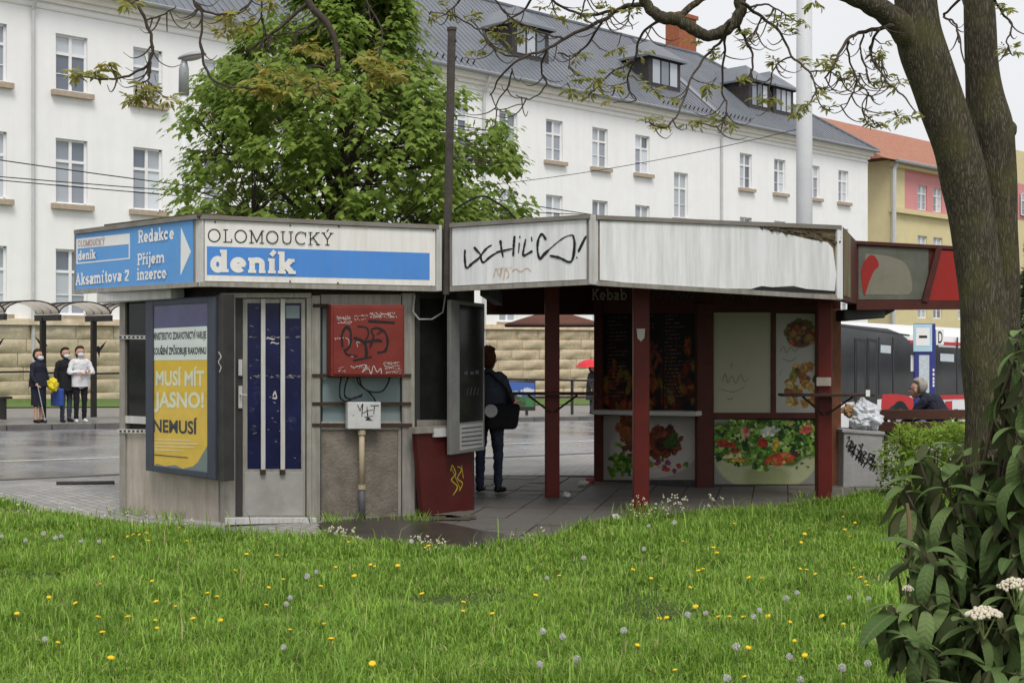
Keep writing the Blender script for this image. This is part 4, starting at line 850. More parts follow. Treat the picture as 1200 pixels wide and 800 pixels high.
# printed posters
yy_, xx_ = None, None
def canvas(Wd, H, c):
    global yy_, xx_
    im = np.zeros((H, Wd, 3), np.float32); im[:] = sRGB(*c); yy_, xx_ = np.mgrid[0:H, 0:Wd].astype(np.float32); return im
def vn(sc, seed):
    r = np.random.default_rng(seed); H, Wd = xx_.shape; gw, gh = int(Wd/sc)+3, int(H/sc)+3; G = r.random((gh, gw)).astype(np.float32)
    fx, fy = xx_/sc, yy_/sc; ix, iy = fx.astype(int), fy.astype(int); tx, ty = fx-ix, fy-iy; tx = tx*tx*(3-2*tx); ty = ty*ty*(3-2*ty)
    return (G[iy, ix]*(1-tx)+G[iy, ix+1]*tx)*(1-ty)+(G[iy+1, ix]*(1-tx)+G[iy+1, ix+1]*tx)*ty
def blob(im, cx, cy, rx, ry, c, seed=0, rough=.35, var=.45, rot=0, edge=.12):
    a = rad(rot); dx, dy = xx_-cx, yy_-cy; X = (dx*math.cos(a)+dy*math.sin(a))/rx; Y = (-dx*math.sin(a)+dy*math.cos(a))/ry
    d = np.sqrt(X*X+Y*Y)+rough*(vn(max(3, min(rx, ry)*.45), seed)-.5); m = np.clip((1-d)/edge, 0, 1)[..., None]
    sh = (1+var*(vn(3, seed+1)-.5)*2)*(1.12-.35*np.clip((Y+1)/2, 0, 1)); im[:] = im*(1-m)+m*np.clip(np.array(sRGB(*c), np.float32)*sh[..., None], 0, 1)
def poster(img, pl, x0, y0, x1, y1, off, parent):
    return print_grid('poster', img*.74, pl.P(x0, y1, off), pl.P(x1, y1, off), pl.P(x0, y0, off), pl.N(), parent)
random.seed(11)
# salad bowl
im = canvas(150, 98, (150, 150, 142)); blob(im, 76, 40, 78, 52, (188, 192, 150), 3, .02, .06, edge=.05); blob(im, 76, 66, 90, 42, (70, 105, 38), 6, .15, .5, edge=.1); blob(im, 76, 10, 40, 24, (170, 178, 125), 4, .02, .06, edge=.3)
SP_ = [(105, 150, 45), (65, 110, 28), (140, 180, 80), (45, 78, 22), (170, 200, 115), (90, 140, 45), (120, 160, 60), (35, 60, 20), (190, 205, 140)]
for i in range(330):
    x = random.uniform(-2, 152); top = 102-max(0, 40-x)*.5; lo = 20+abs(x-66)*.36; y = random.uniform(lo, max(lo+4, top)); blob(im, x, y, random.uniform(3, 9), random.uniform(2, 6), random.choice(SP_), 20+i, .7, .6, random.uniform(0, 180))
for i, (x, y, rx, ry, c_) in enumerate(((18, 60, 15, 6, (175, 60, 40)), (95, 38, 22, 10, (195, 75, 42)), (86, 34, 9, 6, (215, 110, 60)), (104, 44, 8, 5, (220, 120, 80)), (70, 62, 9, 7, (185, 60, 45)), (135, 84, 11, 8, (205, 90, 80)), (90, 60, 4, 9, (225, 175, 40)), (28, 42, 16, 4, (225, 215, 160)), (36, 36, 13, 3, (215, 165, 50)), (80, 80, 15, 8, (215, 220, 200)), (45, 78, 8, 10, (190, 150, 120)), (46, 80, 4, 6, (200, 100, 80)), (120, 46, 7, 6, (80, 40, 45)), (30, 50, 9, 4, (150, 60, 40)), (108, 92, 7, 4, (210, 170, 90)))): blob(im, x, y, rx, ry, c_, 400+i, .5, .55, random.uniform(-15, 15))
for i in range(60): blob(im, random.uniform(8, 146), random.uniform(24, 96), random.uniform(1.5, 4), random.uniform(1, 3), random.choice(SP_), 450+i, .7, .6, random.uniform(0, 180))
poster(im, k2, 837, 491, 956.5, 567, .012, sk)
# meat on a plate
im = canvas(140, 96, (165, 160, 152)); blob(im, 76, 46, 66, 44, (190, 184, 176), 1, .02, .03, edge=.04); blob(im, 76, 46, 58, 37, (200, 194, 186), 1, .02, .03, edge=.04)
for i in range(60):
    a = random.uniform(0, 6.28); r = math.sqrt(random.random()); blob(im, 88+28*r*math.cos(a), 54+20*r*math.sin(a), random.uniform(5, 11), random.uniform(4, 8), random.choice([(95, 45, 28), (120, 58, 35), (70, 32, 20), (140, 75, 45)]), 500+i, .5, .5, random.uniform(0, 180))
for i in range(26): blob(im, random.gauss(36, 5), random.gauss(70, 14), random.uniform(6, 10), random.uniform(5, 10), random.choice([(130, 75, 40), (150, 88, 50), (105, 60, 32)]), 600+i, .4, .4, random.uniform(0, 180))
for i in range(40): blob(im, random.gauss(30, 9), random.gauss(24, 9), random.uniform(4, 8), random.uniform(3, 6), random.choice([(85, 130, 40), (60, 100, 28), (120, 160, 60)]), 700+i, .6, .5, random.uniform(0, 180))
for i in range(26): blob(im, random.gauss(85, 22), random.gauss(22, 5), random.uniform(3, 7), random.uniform(3, 5), random.choice([(190, 70, 55), (205, 195, 185), (140, 70, 110), (110, 140, 50)]), 800+i, .5, .4)
for i in range(12): blob(im, random.gauss(108, 8), random.gauss(58, 7), 5, 4, (60, 90, 32), 850+i, .6, .5)
poster(im, k1, 705.5, 487, 816.5, 562, .012, sk)
# dark menu boards with small print and flames
im = canvas(140, 130, (20, 11, 10))
for i in range(90):
    x = random.uniform(4, 136); y = abs(random.gauss(0, 34)); blob(im, x, y, random.uniform(3, 7), random.uniform(6, 14), random.choice([(110, 35, 12), (80, 22, 12), (150, 75, 20), (60, 20, 14), (120, 100, 25)]), 900+i, .7, .6, random.uniform(-25, 25), edge=.5)
for i in range(10): blob(im, random.uniform(60, 84), random.uniform(30, 80), 3, 18, (120, 55, 38), 1000+i, .6, .6, random.uniform(-40, 40), edge=.4)
for cx in (8, 50, 94):
    for r in range(22):
        y = 124-r*5; L_ = random.randrange(12, 32)
        if cx == 50 and r > 6: continue
        for x in range(cx, min(138, cx+L_)):
            if random.random() < .62: im[y-1:y+1, x] = np.array(sRGB(125, 95, 80))*random.uniform(.3, 1)
im[:, 45:47] = .004; im[:, 91:93] = .004
poster(im, k1, 705.5, 367.5, 816.5, 480.5, .012, sk)
M('pen_grey', (.16, .155, .12), .6, .1, 9, 0)
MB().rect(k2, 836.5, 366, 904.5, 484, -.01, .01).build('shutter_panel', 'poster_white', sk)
mb = MB()
for st in ([(846, 447), (850, 438), (853, 448), (858, 440), (862, 449), (868, 439), (872, 447), (877, 444)], [(842, 455), (860, 459), (874, 452)], [(852, 466), (856, 468), (859, 465)], [(857, 432), (858, 425)]): px_stroke(mb, st, .7, k2, .012)
mb.build('pen_scribble', 'pen_grey', sk); mb = MB()
for st in ([(914, 412), (918, 406), (922, 413), (927, 406), (931, 412), (936, 407)], [(917, 420), (926, 423), (934, 418)], [(914, 440), (917, 432)]): px_stroke(mb, st, .8, k2, .0135)
im = canvas(60, 140, (182, 180, 172))
for (cx, cy, rx, ry) in ((36, 112, 24, 21),):
    blob(im, cx, cy, rx, ry, (95, 60, 35), 40, .15, .3)
    for i in range(50):
        a = random.uniform(0, 6.28); r = math.sqrt(random.random())*.9; blob(im, cx+rx*r*math.cos(a), cy+ry*r*math.sin(a), random.uniform(3, 6), random.uniform(2, 5), random.choice([(120, 40, 25), (150, 120, 60), (90, 100, 40), (60, 35, 22), (160, 80, 45)]), 1100+i, .5, .5, random.uniform(0, 180))
for i in range(60):
    y = random.uniform(12, 66); w_ = 6+(60-abs(y-26))*.35; blob(im, 40+random.uniform(-w_, w_), y, random.uniform(4, 8), random.uniform(3, 7), random.choice([(190, 150, 80), (165, 120, 55), (110, 130, 45), (150, 90, 50), (205, 180, 120), (95, 70, 35)]), 1200+i, .5, .5, random.uniform(0, 180))
poster(im, k2, 909.5, 367, 957, 484, .012, sk)
mb.build('pen_scribble', 'pen_grey', sk)
mb = MB(); p = W(751, 393, 13.19); pl_c = VP((741, 13.195), (762, 13.195)); mb.plate(pl_c, [(746, 385), (756, 385), (755, 396), (751, 400), (747, 396)], .0, .003); mb.build('sticker', 'graffiti_white', sk)
mb = MB(); mb.plate(VP((955, 14.25), (975, 14.25)), [(957, 442), (974, 442), (974, 452), (957, 452)], .0, .02); mb.build('clamp', 'panel_grey', sk)
hf = MB(); p = W(1008, 368, 15.5); hf.obox(p, (.25, 0, .02), (0, .2, 0), (0, 0, .07)); hf.obox(p+Vector((.3, 0, .03)), (.1, 0, .05), (0, .1, 0), (0, 0, .04)); hf.build('hanging_lamp', 'dark_metal', sk, bevel=.02)
# litter bin with a bag of rubbish
c = W(1012, 572, 15.75); bn = thing('litter_bin', 'square grey concrete litter bin with black tags beside the snack kiosk', 'litter bin', (c.x, 16.0, 0))
b1 = VP((988, 15.72), (1037, 15.78))
mb = MB(); mb.plate(b1, [(989, 505), (1034, 508), (1037, 571), (988, 572)], -.46, 0); mb.build('body', 'bin_concrete', bn, bevel=.015)
mb = MB(); mb.plate(b1, [(987, 502.5), (1037.5, 506), (1037.5, 510), (987, 506.5)], -.48, .02); mb.build('rim', 'bin_concrete', bn, bevel=.008)
mb = MB(); random.seed(9)
for k in range(16):
    x, y = 993+k*2.0+random.uniform(-2, 2), 517+k*1.5+random.uniform(-4, 6); px_stroke(mb, [(x, y-4), (x+3, y+random.uniform(-6, 2)), (x-1, y+random.uniform(2, 7)), (x+4, y+random.uniform(4, 9)), (x+2, y+12), (x+6, y+5)], 1.2, b1, .003)
mb.build('graffiti', 'graffiti_tag', bn)
def crumple(name, c, r, mat, amp, seed, parent=None, n=28, m=18, sq=1.0):
    mb = MB(); mb.ball((0, 0, 0), 1, n, m); vs = []
    for v in mb.v:
        d = Vector(v); k_ = 1+amp*mnoise.noise(d*2.2+Vector((seed, 0, 0)))+amp*.6*mnoise.noise(d*6+Vector((seed, 2, 0))); p = Vector((d.x*r[0], d.y*r[1], d.z*r[2]))*k_; vs.append(tuple(p+Vector(c)))
    mb.v = vs; return mb.build(name, mat, parent)
rbg = thing('rubbish_bag', 'crumpled white plastic rubbish bag lying on top of the litter bin', 'bag', W(1010, 503, 15.95))
crumple('sack', W(1013, 488, 15.95), (.2, .19, .17), 'bag_white', .45, 4, rbg)
crumple('sack_neck', W(1011, 474, 15.95), (.05, .05, .09), 'bag_white', .5, 7, rbg, 14, 10)
M('cardboard', (.36, .22, .11), .8, .3, 8, .2)
crumple('food_wrapper', W(994, 481, 15.9), (.08, .08, .07), 'cardboard', .7, 12, rbg, 14, 10)
# litter on the pavement
random.seed(21); ltm = [M('litter_red', (.35, .05, .05), .6), M('litter_white', (.6, .58, .55), .6), M('litter_brown', (.22, .14, .08), .8)]
for k, (px, py, nm, lab) in enumerate(((683, 570, 'litter_white', 'pale crumpled paper scrap lying by the left foot of the snack booth'), (691, 567, 'litter_red', 'reddish food wrapper lying by the left foot of the snack booth'), (722, 617, 'litter_white', 'clear plastic cup lying at the grass edge before the middle red column'), (664, 584, 'litter_white', 'tiny paper scrap at the foot of the rear red column'))):
    Y = 2700/(py-400); c = W(px, py, Y); o = crumple('litter', (0, 0, 0), (.07, .05, .03) if k < 2 else (.045, .04, .03), nm, .7, k*3, None, 12, 8); o.location = (c.x, Y, .045 if k != 2 else .09); tag(o, lab, 'litter')
fs_ = W(528, 606, 13.0); mb = MB()
for k in range(6): mb.obox((fs_.x+random.uniform(-.15, .25), 12.85+random.uniform(-.05, .1), .035), (random.uniform(.06, .14), random.uniform(-.03, .03), 0), (0, .05, 0), (0, 0, .012))
o = mb.build('broken_boards', 'old_wood'); tag(o, 'broken dark boards lying on the paving below the red cabinet', 'debris')
# ------------------------------------------------------------------ street things
M('shelter_steel', (.028, .024, .022), .45, .15, 5, .03)
M('mast_white', (.62, .63, .645), .5, .05, 3, .02)
M('rail_dark', (.03, .028, .03), .5, .15, 5, .02)
M('lamp_metal', (.33, .34, .35), .5, .08, 4, 0, metal=.3); M('lamp_lens', (.40, .36, .30), .3, .05, 4, 0)
M('parasol_brown', (.12, .045, .03), .8, .2, 4, .1)
M('bus_white', (.74, .75, .76), .25, .03, 2, 0); M('bus_red', (.50, .025, .03), .25, .05, 2, 0); M('bus_glass', (.024, .027, .03), .08, .5, 1.2, .02, spec=.7); M('tyre', (.02, .02, .02), .8, .2, 9, .2); M('bus_black', (.025, .025, .027), .35, .1, 4, 0)
M('totem_blue', (.045, .05, .22), .4, .06, 4, 0); M('totem_pale', (.42, .60, .70), .4, .05, 4, 0); M('totem_sheet', (.50, .56, .60), .5, .15, 14, 0)
M('bench_wood', (.075, .03, .02), .6, .3, 8, .15, stretch=(1, 8, 8))
def shell():
    m, t, b = nmat('roof_plastic'); b.inputs['Base Color'].default_value = (.52, .47, .40, 1); b.inputs['Roughness'].default_value = .35
    tr = t.nodes.new('ShaderNodeBsdfTranslucent'); tr.inputs[0].default_value = (.7, .64, .56, 1); ms = t.nodes.new('ShaderNodeMixShader'); ms.inputs[0].default_value = .5
    t.links.new(b.outputs[0], ms.inputs[1]); t.links.new(tr.outputs[0], ms.inputs[2]); t.links.new(ms.outputs[0], t.nodes['Material Output'].inputs[0])
shell()
# bus shelter: vaulted bays along the far pavement
sx, sy = xy_of(-7.5, 15.6); bs = thing('bus_shelter', 'bus shelter with row of curved translucent roof bays on dark posts across the street', 'bus shelter', (sx, sy, g(sx, sy)+.1))
SPx = 1.24
def SP(u, v, z): x, y = xy_of(u, v); return Vector((x, y, z+.04))
u0 = u_at(57, 15.6)
for k in range(-4, 4):
    u = u0+k*SPx; zg = g(*xy_of(u, 15.6))+.1
    mb = MB(); mb.obox(SP(u, 15.3, zg+1.15), (.055*CA, .055*SA, 0), (.055*SA, -.055*CA, 0), (0, 0, 1.15)); mb.build('post', 'shelter_steel', bs)
    mb = MB(); mb.obox(SP(u, 15.55, 2.3), (.04*CA, .04*SA, 0), (.62*SA, -.62*CA, 0), (0, 0, .07)); mb.build('beam', 'shelter_steel', bs)
    mb = MB(); P = []; nn = 10
    for i in range(nn+1):
        a = math.pi*i/nn; uu = u+SPx/2-SPx/2*math.cos(a); zz = 2.38+.27*math.sin(a)
        P += [SP(uu, 14.95, zz), SP(uu, 16.15, zz)]
    mb.add(P, [(2*i, 2*i+1, 2*i+3, 2*i+2) for i in range(nn)]); rf = mb.build('roof_panel', 'roof_plastic', bs, smooth=True)
    for v in (14.95, 15.35, 15.75, 16.15):
        mb = MB(); mb.tube([SP(u+SPx/2-SPx/2*math.cos(math.pi*i/nn), v, 2.4+.27*math.sin(math.pi*i/nn)) for i in range(nn+1)], .016, 5); mb.build('rib', 'shelter_steel', rf)
    mb = MB(); mb.obox(SP(u+SPx/2, 15.0, zg+1.25), (.56*CA, .56*SA, 0), (.005*SA, -.005*CA, 0), (0, 0, .95)); gp = mb.build('glass_panel', 'clear_glass', bs)
    for zz, uu, s_ in ((1.72, .1, 1), (.85, .02, -1)) if k % 2 == 0 else ((1.65, .3, -1),):
        mb = MB(); out = [(-.17, .10), (-.06, .04), (.0, .0), (.05, .03), (.14, -.04), (.06, -.07), (.02, -.16), (-.01, -.05), (-.08, .0)]
        mb.prism([SP(u+uu+a*s_, 15.02, zg+zz+b*1.6) for a, b in out], (SA*-.003, CA*.003, 0)); mb.build('bird_sticker', 'vinyl_black', gp)
    mb = MB(); mb.obox(SP(u+SPx/2, 15.02, zg+1.02), (.6*CA, .6*SA, 0), (.02*SA, -.02*CA, 0), (0, 0, .02)); mb.build('cross_rail', 'shelter_steel', bs)
mb = MB(); zg = g(*xy_of(u0-1.6, 15.4))+.1; mb.obox(SP(u0-1.7, 15.45, zg+.45), (.85*CA, .85*SA, 0), (.18*SA, -.18*CA, 0), (0, 0, .025)); sb = mb.build('seat', 'shelter_steel', bs)
for d in (-.7, .7): mb = MB(); mb.obox(SP(u0-1.7+d, 15.45, zg+.2), (.03*CA, .03*SA, 0), (.15*SA, -.15*CA, 0), (0, 0, .24)); mb.build('leg', 'shelter_steel', bs)
# railing and billboard seen through the passage
ua, ub = u_at(560, 16.3), u_at(720, 16.3); x, y = xy_of((ua+ub)/2, 16.3)
rl = thing('street_railing', 'dark street railing along the far kerb behind the passage', 'railing', (x, y, g(x, y)+.1)); n = 6
for k in range(n+1):
    u = ua+(ub-ua)*k/n; x, y = xy_of(u, 16.3); z = g(x, y)+.1; MB().box(x-.045, x+.045, y-.045, y+.045, z, z+1.12).build('post', 'rail_dark', rl)
for h in (1.09, .55):
    a, b = xy_of(ua, 16.3), xy_of(ub, 16.3); MB().tube([(*a, g(*a)+.1+h), (*b, g(*b)+.1+h)], .035, 6).build('rail', 'rail_dark', rl)
bP = VP((596, 33.9), (628, 35.9)); bb = thing('advertising_board', 'small printed advertising board with blue sky leaning at the far railing', 'sign', bP.P(612, 486))
MB().rect(bP, 595.5, 446, 627.5, 481, -.06, 0).build('board', 'rail_dark', bb)
im = canvas(34, 36, (70, 105, 60)); im[18:] = sRGB(70, 110, 190); blob(im, 24, 25, 9, 4, (235, 238, 245), 2, .5, .1); blob(im, 6, 20, 10, 4, (200, 215, 235), 3, .5, .1)
for i in range(14): blob(im, random.uniform(0, 22), random.uniform(4, 17), 4, 3, random.choice([(60, 90, 50), (120, 130, 110), (150, 60, 60), (40, 50, 40)]), 60+i, .5, .5)
im[4:15, 22:32] = sRGB(60, 130, 70); im[0:4] = sRGB(30, 30, 32)
print_grid('poster', im, bP.P(596.5, 480, .01), bP.P(626.5, 480, .01), bP.P(596.5, 447, .01), bP.N(), bb)
# lamp post
u = u_at(215.5, 15.8); x, y = xy_of(u, 15.8); zg = g(x, y); Y = y
lp = thing('street_lamp', 'tall pale street lamp with flat oval head rising beside the maple', 'street lamp', (x, y, zg)); zt = W(216, 76, Y).z
MB().tube([(x, y, zg), (x, y, 1.2), (x, y, zt-.7)], [.13, .12, .1], 12).build('post', 'mast_white', lp, smooth=True)
MB().tube([(x, y, zt-.75), (x, y, zt-.1), (x+.02, y-.02, zt+.15)], [.13, .12, .05], 12).build('neck', 'lamp_metal', lp, smooth=True)
mb = MB(); mb.ball((0, 0, 0), (.36, .2, .1), 16, 8); hd = [(v[0]+x+.2, v[1]+y, v[2]*(1 if v[2] > 0 else .35)+zt+.2+v[0]*.18) for v in mb.v]; mb.v = hd; mb.build('head', 'lamp_metal', lp, smooth=True)
mb = MB(); mb.ball((0, 0, 0), (.27, .15, .07), 16, 8); mb.v = [(v[0]+x+.22, v[1]+y, v[2]+zt+.17+v[0]*.18) for v in mb.v]; mb.build('lens', 'lamp_lens', lp, smooth=True)
# white mast
u = u_at(942.5, 28.9); x, y = xy_of(u, 28.9); zg = g(x, y); ms_ = thing('white_mast', 'thick tall white steel mast rising behind the snack kiosk', 'mast', (x, y, zg))
MB().tube([(x, y, zg), (x, y, 6), (x, y, 14)], [.175, .168, .155], 20).build('shaft', 'mast_white', ms_, smooth=True); MB().tube([(x, y, zg), (x, y, zg+.4)], .25, 16).build('base', 'mast_white', ms_)
# overhead wires
def wire(label, a, b, sag, r=.012):
    A, B = W(*a), W(*b); P = [A.lerp(B, i/16)-Vector((0, 0, sag*4*(i/16)*(1-i/16))) for i in range(17)]
    o = MB().tube(P, r, 5).build('overhead_wire', 'cable'); tag(o, label, 'wire')
wire('upper of the overhead wires crossing the white facade at left', (-240, 150, 24), (700, 262, 34), .25, .012)
wire('middle overhead wire crossing the white facade at left', (-240, 186, 24), (700, 252, 34), .12, .011)
wire('lower of the overhead wires crossing the white facade at left', (-240, 188, 24.4), (700, 262, 34), .12, .011)
wire('overhead wire rising to the right above the white sign band', (560, 218, 33), (941, 150, 28.9), .15, .008)
wire('overhead wire just above the graffitied sign band', (540, 226, 30), (820, 268, 30), .05, .012)
mb = MB(); P = [W(*q) for q in ((532, 246, 15.2), (552, 234, 15.2), (567, 230, 15.2), (580, 236, 15.2), (592, 244, 15.2), (606, 258, 15.2))]; o = mb.tube([Vector(p) for p in crom([tuple(p) for p in P], 4)], .012, 6).build('bent_cable', 'cable'); tag(o, 'arched black cable above the roof beside the rusty pole', 'cable')
# parasol behind the passage
c = W(648, 400, 19.5); ps = thing('parasol', 'brown square parasol seen through the passage behind the rear red column', 'parasol', (c.x, 19.5, g(c.x, 19.5)))
zt = W(648, 362, 19.5).z; zb = W(600, 383, 19.5).z; hw = .72
mb = MB(); P = [Vector((c.x+a*hw, 19.5+b*hw, zb+.04)) for a, b in ((-1, -1), (1, -1), (1, 1), (-1, 1))]; mb.add(P+[(c.x, 19.5, zt)], [(0, 1, 4), (1, 2, 4), (2, 3, 4), (3, 0, 4)]); mb.build('canopy', 'parasol_brown', ps)
MB().tube([(c.x, 19.5, g(c.x, 19.5)), (c.x, 19.5, zt)], .03, 8).build('pole', 'bench_wood', ps)
for p in P: MB().tube([p-Vector((0, 0, .02)), (c.x, 19.5, zt-.05)], .015, 5).build('rib', 'bench_wood', ps)
for a, b in zip(P, P[1:]+P[:1]): MB().tube([a-Vector((0, 0, .02)), b-Vector((0, 0, .02))], .018, 5).build('edge_bar', 'bench_wood', ps)
MB().tube([(c.x, 19.5, g(c.x, 19.5)), (c.x, 19.5, g(c.x, 19.5)+.08)], .09, 10).build('base', 'iron', ps)
# city bus, broadside along the street
ub0, ub1, vb = u_at(952, 27.0), u_at(952, 27.0)+12.0, 27.0
def BP(u, v, h):                                             # the bus stands on the sloping road
    x, y = xy_of(u, v); return Vector((x, y, g(*xy_of(ub0+5, vb-1.2))-.05-.02*(u-ub0-5)+h))
x, y = xy_of((ub0+ub1)/2, vb-1.25); bus = thing('city_bus', 'white and red city bus with dark windows standing behind the bus stop sign', 'bus', (x, y, g(x, y)))
mb = MB(); prof = [(0, .32), (0, 2.35), (.06, 2.7), (.2, 2.9), (.5, 2.98), (2.0, 2.98), (2.3, 2.9), (2.44, 2.7), (2.5, 2.35), (2.5, .32)]
P = [BP(ub0, vb-d, h) for d, h in prof]+[BP(ub1, vb-d, h) for d, h in prof]; n = len(prof)
mb.add(P, [tuple(range(n)), tuple(range(2*n-1, n-1, -1))]+[(i, (i+1) % n, (i+1) % n+n, i+n) for i in range(n)]); body = mb.build('body', 'bus_white', bus)
bq = VP((952, 30), (960, 30)); 
class BusPl:
    N = lambda s: Vector((SA, -CA, 0))
    def P(s, px, py, off=0.0):
        u = u_at(px, vb+off); x, y = xy_of(u, vb+off); return W(px, py, y)
bq = BusPl()
MB().plate(bq, [(940, 374), (1000, 381), (1040, 385), (1056, 391), (1066, 400), (1066, 464), (940, 476)], -.02, .008).build('side_window', 'bus_glass', body)
for x0, x1 in ((1002, 1015), (1016.5, 1028)):
    dd = MB().plate(bq, [(x0, 396), (x1, 398), (x1, 484), (x0, 486)], .008, .02).build('door', 'bus_black', body); MB().plate(bq, [(x0+2, 400), (x1-2, 402), (x1-2, 478), (x0+2, 480)], .02, .025).build('door_glass', 'bus_glass', dd)
MB().plate(bq, [(1098, 406), (1180, 410), (1180, 462), (1098, 464)], -.02, .008).build('side_window', 'bus_glass', body)
MB().plate(bq, [(1062, 398), (1100, 402), (1100, 462), (1062, 464)], -.02, .006).build('side_window', 'bus_glass', body)
MB().plate(bq, [(1066, 398.5), (1180, 404), (1180, 407.5), (1066, 402)], .002, .011).build('red_stripe', 'bus_red', body)
MB().plate(bq, [(1100, 463), (1180, 461), (1180, 466), (1100, 468)], .002, .011).build('red_stripe', 'bus_red', body)
MB().plate(bq, [(1034, 462), (1046, 461), (1062, 463), (1071, 467), (1073, 490), (1032, 492)], .0, .012).build('wheel_panel', 'bus_red', body)
P = [(float(a), float(b)) for a, b in crom([(1039, 491), (1041, 480), (1048, 474), (1056, 473), (1064, 477), (1067, 484), (1068, 490)], 4)]
MB().plate(bq, P, .002, .016).build('wheel_arch', 'bus_black', body)
c = bq.P(1054, 489, .0); uw = uv_of(c.x, c.y)[0]
for du in (0, 5.9):
    cx = BP(uw+du, vb+.0, .48); mb = MB(); mb.tube([cx-Vector((SA, -CA, 0))*.25, cx+Vector((SA, -CA, 0))*.03], .48, 22); wh = mb.build('wheel', 'tyre', body, bevel=.03); MB().tube([cx, cx+Vector((SA, -CA, 0))*.045], .25, 18).build('rim', 'lamp_metal', wh)
MB().plate(bq, [(952, 376.5), (1066, 392), (1066, 394), (952, 378.5)], .008, .014).build('window_seal', 'bus_black', body)
for px in (1030.5, 1047, 1122, 1146): MB().plate(bq, [(px-.8, 395), (px+.8, 395), (px+.8, 462), (px-.8, 462)], .008, .016).build('window_pillar', 'bus_black', body)
MB().plate(bq, [(1032, 404), (1044, 405), (1044, 414), (1032, 413)], .008, .0095).build('window_notice', 'totem_sheet', body); MB().plate(bq, [(1102, 414), (1118, 415), (1118, 424), (1102, 423)], .008, .0095).build('window_notice', 'totem_sheet', body)
MB().plate(bq, [(1108, 470), (1116, 469.5), (1116, 480), (1108, 480.5)], .0, .012).build('fleet_number', 'bus_red', body)
# bus stop sign column
u = u_at(1082, 29.6); x, y = xy_of(u, 29.6); zg = g(x, y); tP = VP((1068, y), (1097, y)); tt = thing('bus_stop_sign', 'blue bus stop column with pale timetable panels in front of the bus', 'sign', (x, y, zg))
yb_ = 400+(HC-zg)/y*F
MB().rect(tP, 1072, 379, 1096.5, yb_, -.12, 0).build('column', 'totem_blue', tt, bevel=.015)
MB().rect(tP, 1070.5, 380, 1092.5, 412, .0, .03).build('stop_panel', 'totem_pale', tt, bevel=.01)
MB().rect(tP, 1073.5, 384, 1089.5, 405, .03, .035).build('panel_face', 'vinyl_white', tt)
mb = MB(); mb.rect(tP, 1077, 393, 1086.5, 396, .035, .038); mb.build('bus_symbol', 'vinyl_black', tt)
MB().rect(tP, 1077, 416, 1089, 464, .0, .012).build('timetable', 'totem_sheet', tt)
MB().rect(tP, 1067.5, 416, 1071.5, 435, -.1, -.08).build('notice', 'vinyl_white', tt)
MB().rect(tP, 1097, 386, 1106, 404, -.08, -.04).build('letter_panel', 'vinyl_white', tt)
FT(tt, 'vinyl_black', 'D', tP, (1099.5, 402), (1104.5, 402), (1099.5, 388), -.036, .01)
mb = MB()
for y_ in (432, 437, 442, 446, 450): mb.rect(tP, 1093, y_, 1095, y_+3, .0, .004)
mb.build('side_print', 'vinyl_white', tt, kind='stuff')
# bench
bY = 17.0; be = thing('wooden_bench', 'brown slatted wooden bench with a man on it behind the hedge', 'bench', (W(1075, 400, bY).x, bY, 0))
xa, xb = W(1026, 400, bY).x, W(1135, 400, bY).x
for z, dy in ((.83, .0), (.67, -.02)): MB().box(xa, xb, bY+dy, bY+dy+.035, z-.065, z+.065).build('back_slat', 'bench_wood', be, bevel=.006)
for k in range(4): MB().box(xa, xb, bY+.09+k*.12, bY+.19+k*.12, .43, .465).build('seat_slat', 'bench_wood', be, bevel=.005)
for x in (xa+.15, xb-.15):
    MB().tube([(x, bY+.06, 0), (x, bY+.05, .45), (x, bY+.045, .9)], .025, 6).build('rear_leg', 'iron', be); MB().tube([(x, bY+.5, 0), (x, bY+.5, .43)], .025, 6).build('front_leg', 'iron', be)
# manhole slab in the lawn
c = W(200, 683, 2700/283.0); mb = MB(); mb.tube([(c.x, c.y, .0), (c.x, c.y, .058)], .16, 9); o = mb.build('manhole_slab', 'slab'); tag(o, 'small grey concrete slab half buried in the lawn', 'slab')
# ------------------------------------------------------------------ people
M('skin', (.52, .30, .21), .55, .06, 8, .02); M('navy_cloth', (.018, .02, .035), .85, .2, 20, .3); M('black_cloth', (.014, .014, .017), .85, .2, 20, .3); M('grey_blue_cloth', (.06, .072, .10), .8, .2, 20, .3)
M('white_cloth', (.66, .66, .68), .85, .08, 12, .3); M('jeans', (.035, .045, .075), .85, .25, 14, .3); M('hair_brown', (.05, .022, .013), .6, .3, 20, .4); M('hair_black', (.012, .01, .01), .5, .3, 20, .4); M('hair_red', (.10, .028, .014), .6, .3, 20, .4); M('hair_grey', (.30, .28, .25), .7, .2, 20, .4)
M('mask', (.62, .66, .70), .8, .05, 10, .1); M('yellow_bag', (.75, .60, .03), .4, .1, 8, .2); M('blue_bag', (.03, .07, .30), .5, .12, 8, .2); M('shoe_white', (.6, .6, .6), .6, .1, 9, 0); M('shoe_dark', (.015, .014, .014), .5, .1, 9, 0); M('umbrella_red', (.60, .03, .04), .5, .08, 6, .05); M('eye', (.02, .015, .012), .2, 0, 5, 0); M('lip', (.35, .12, .10), .5, 0, 5, 0); M('dark_grey_cloth', (.03, .03, .034), .85, .2, 20, .3)
def limb(a, b, ra, rb, tg, fl=None): return (Vector(a), Vector(b), ra, rb, tg, fl)
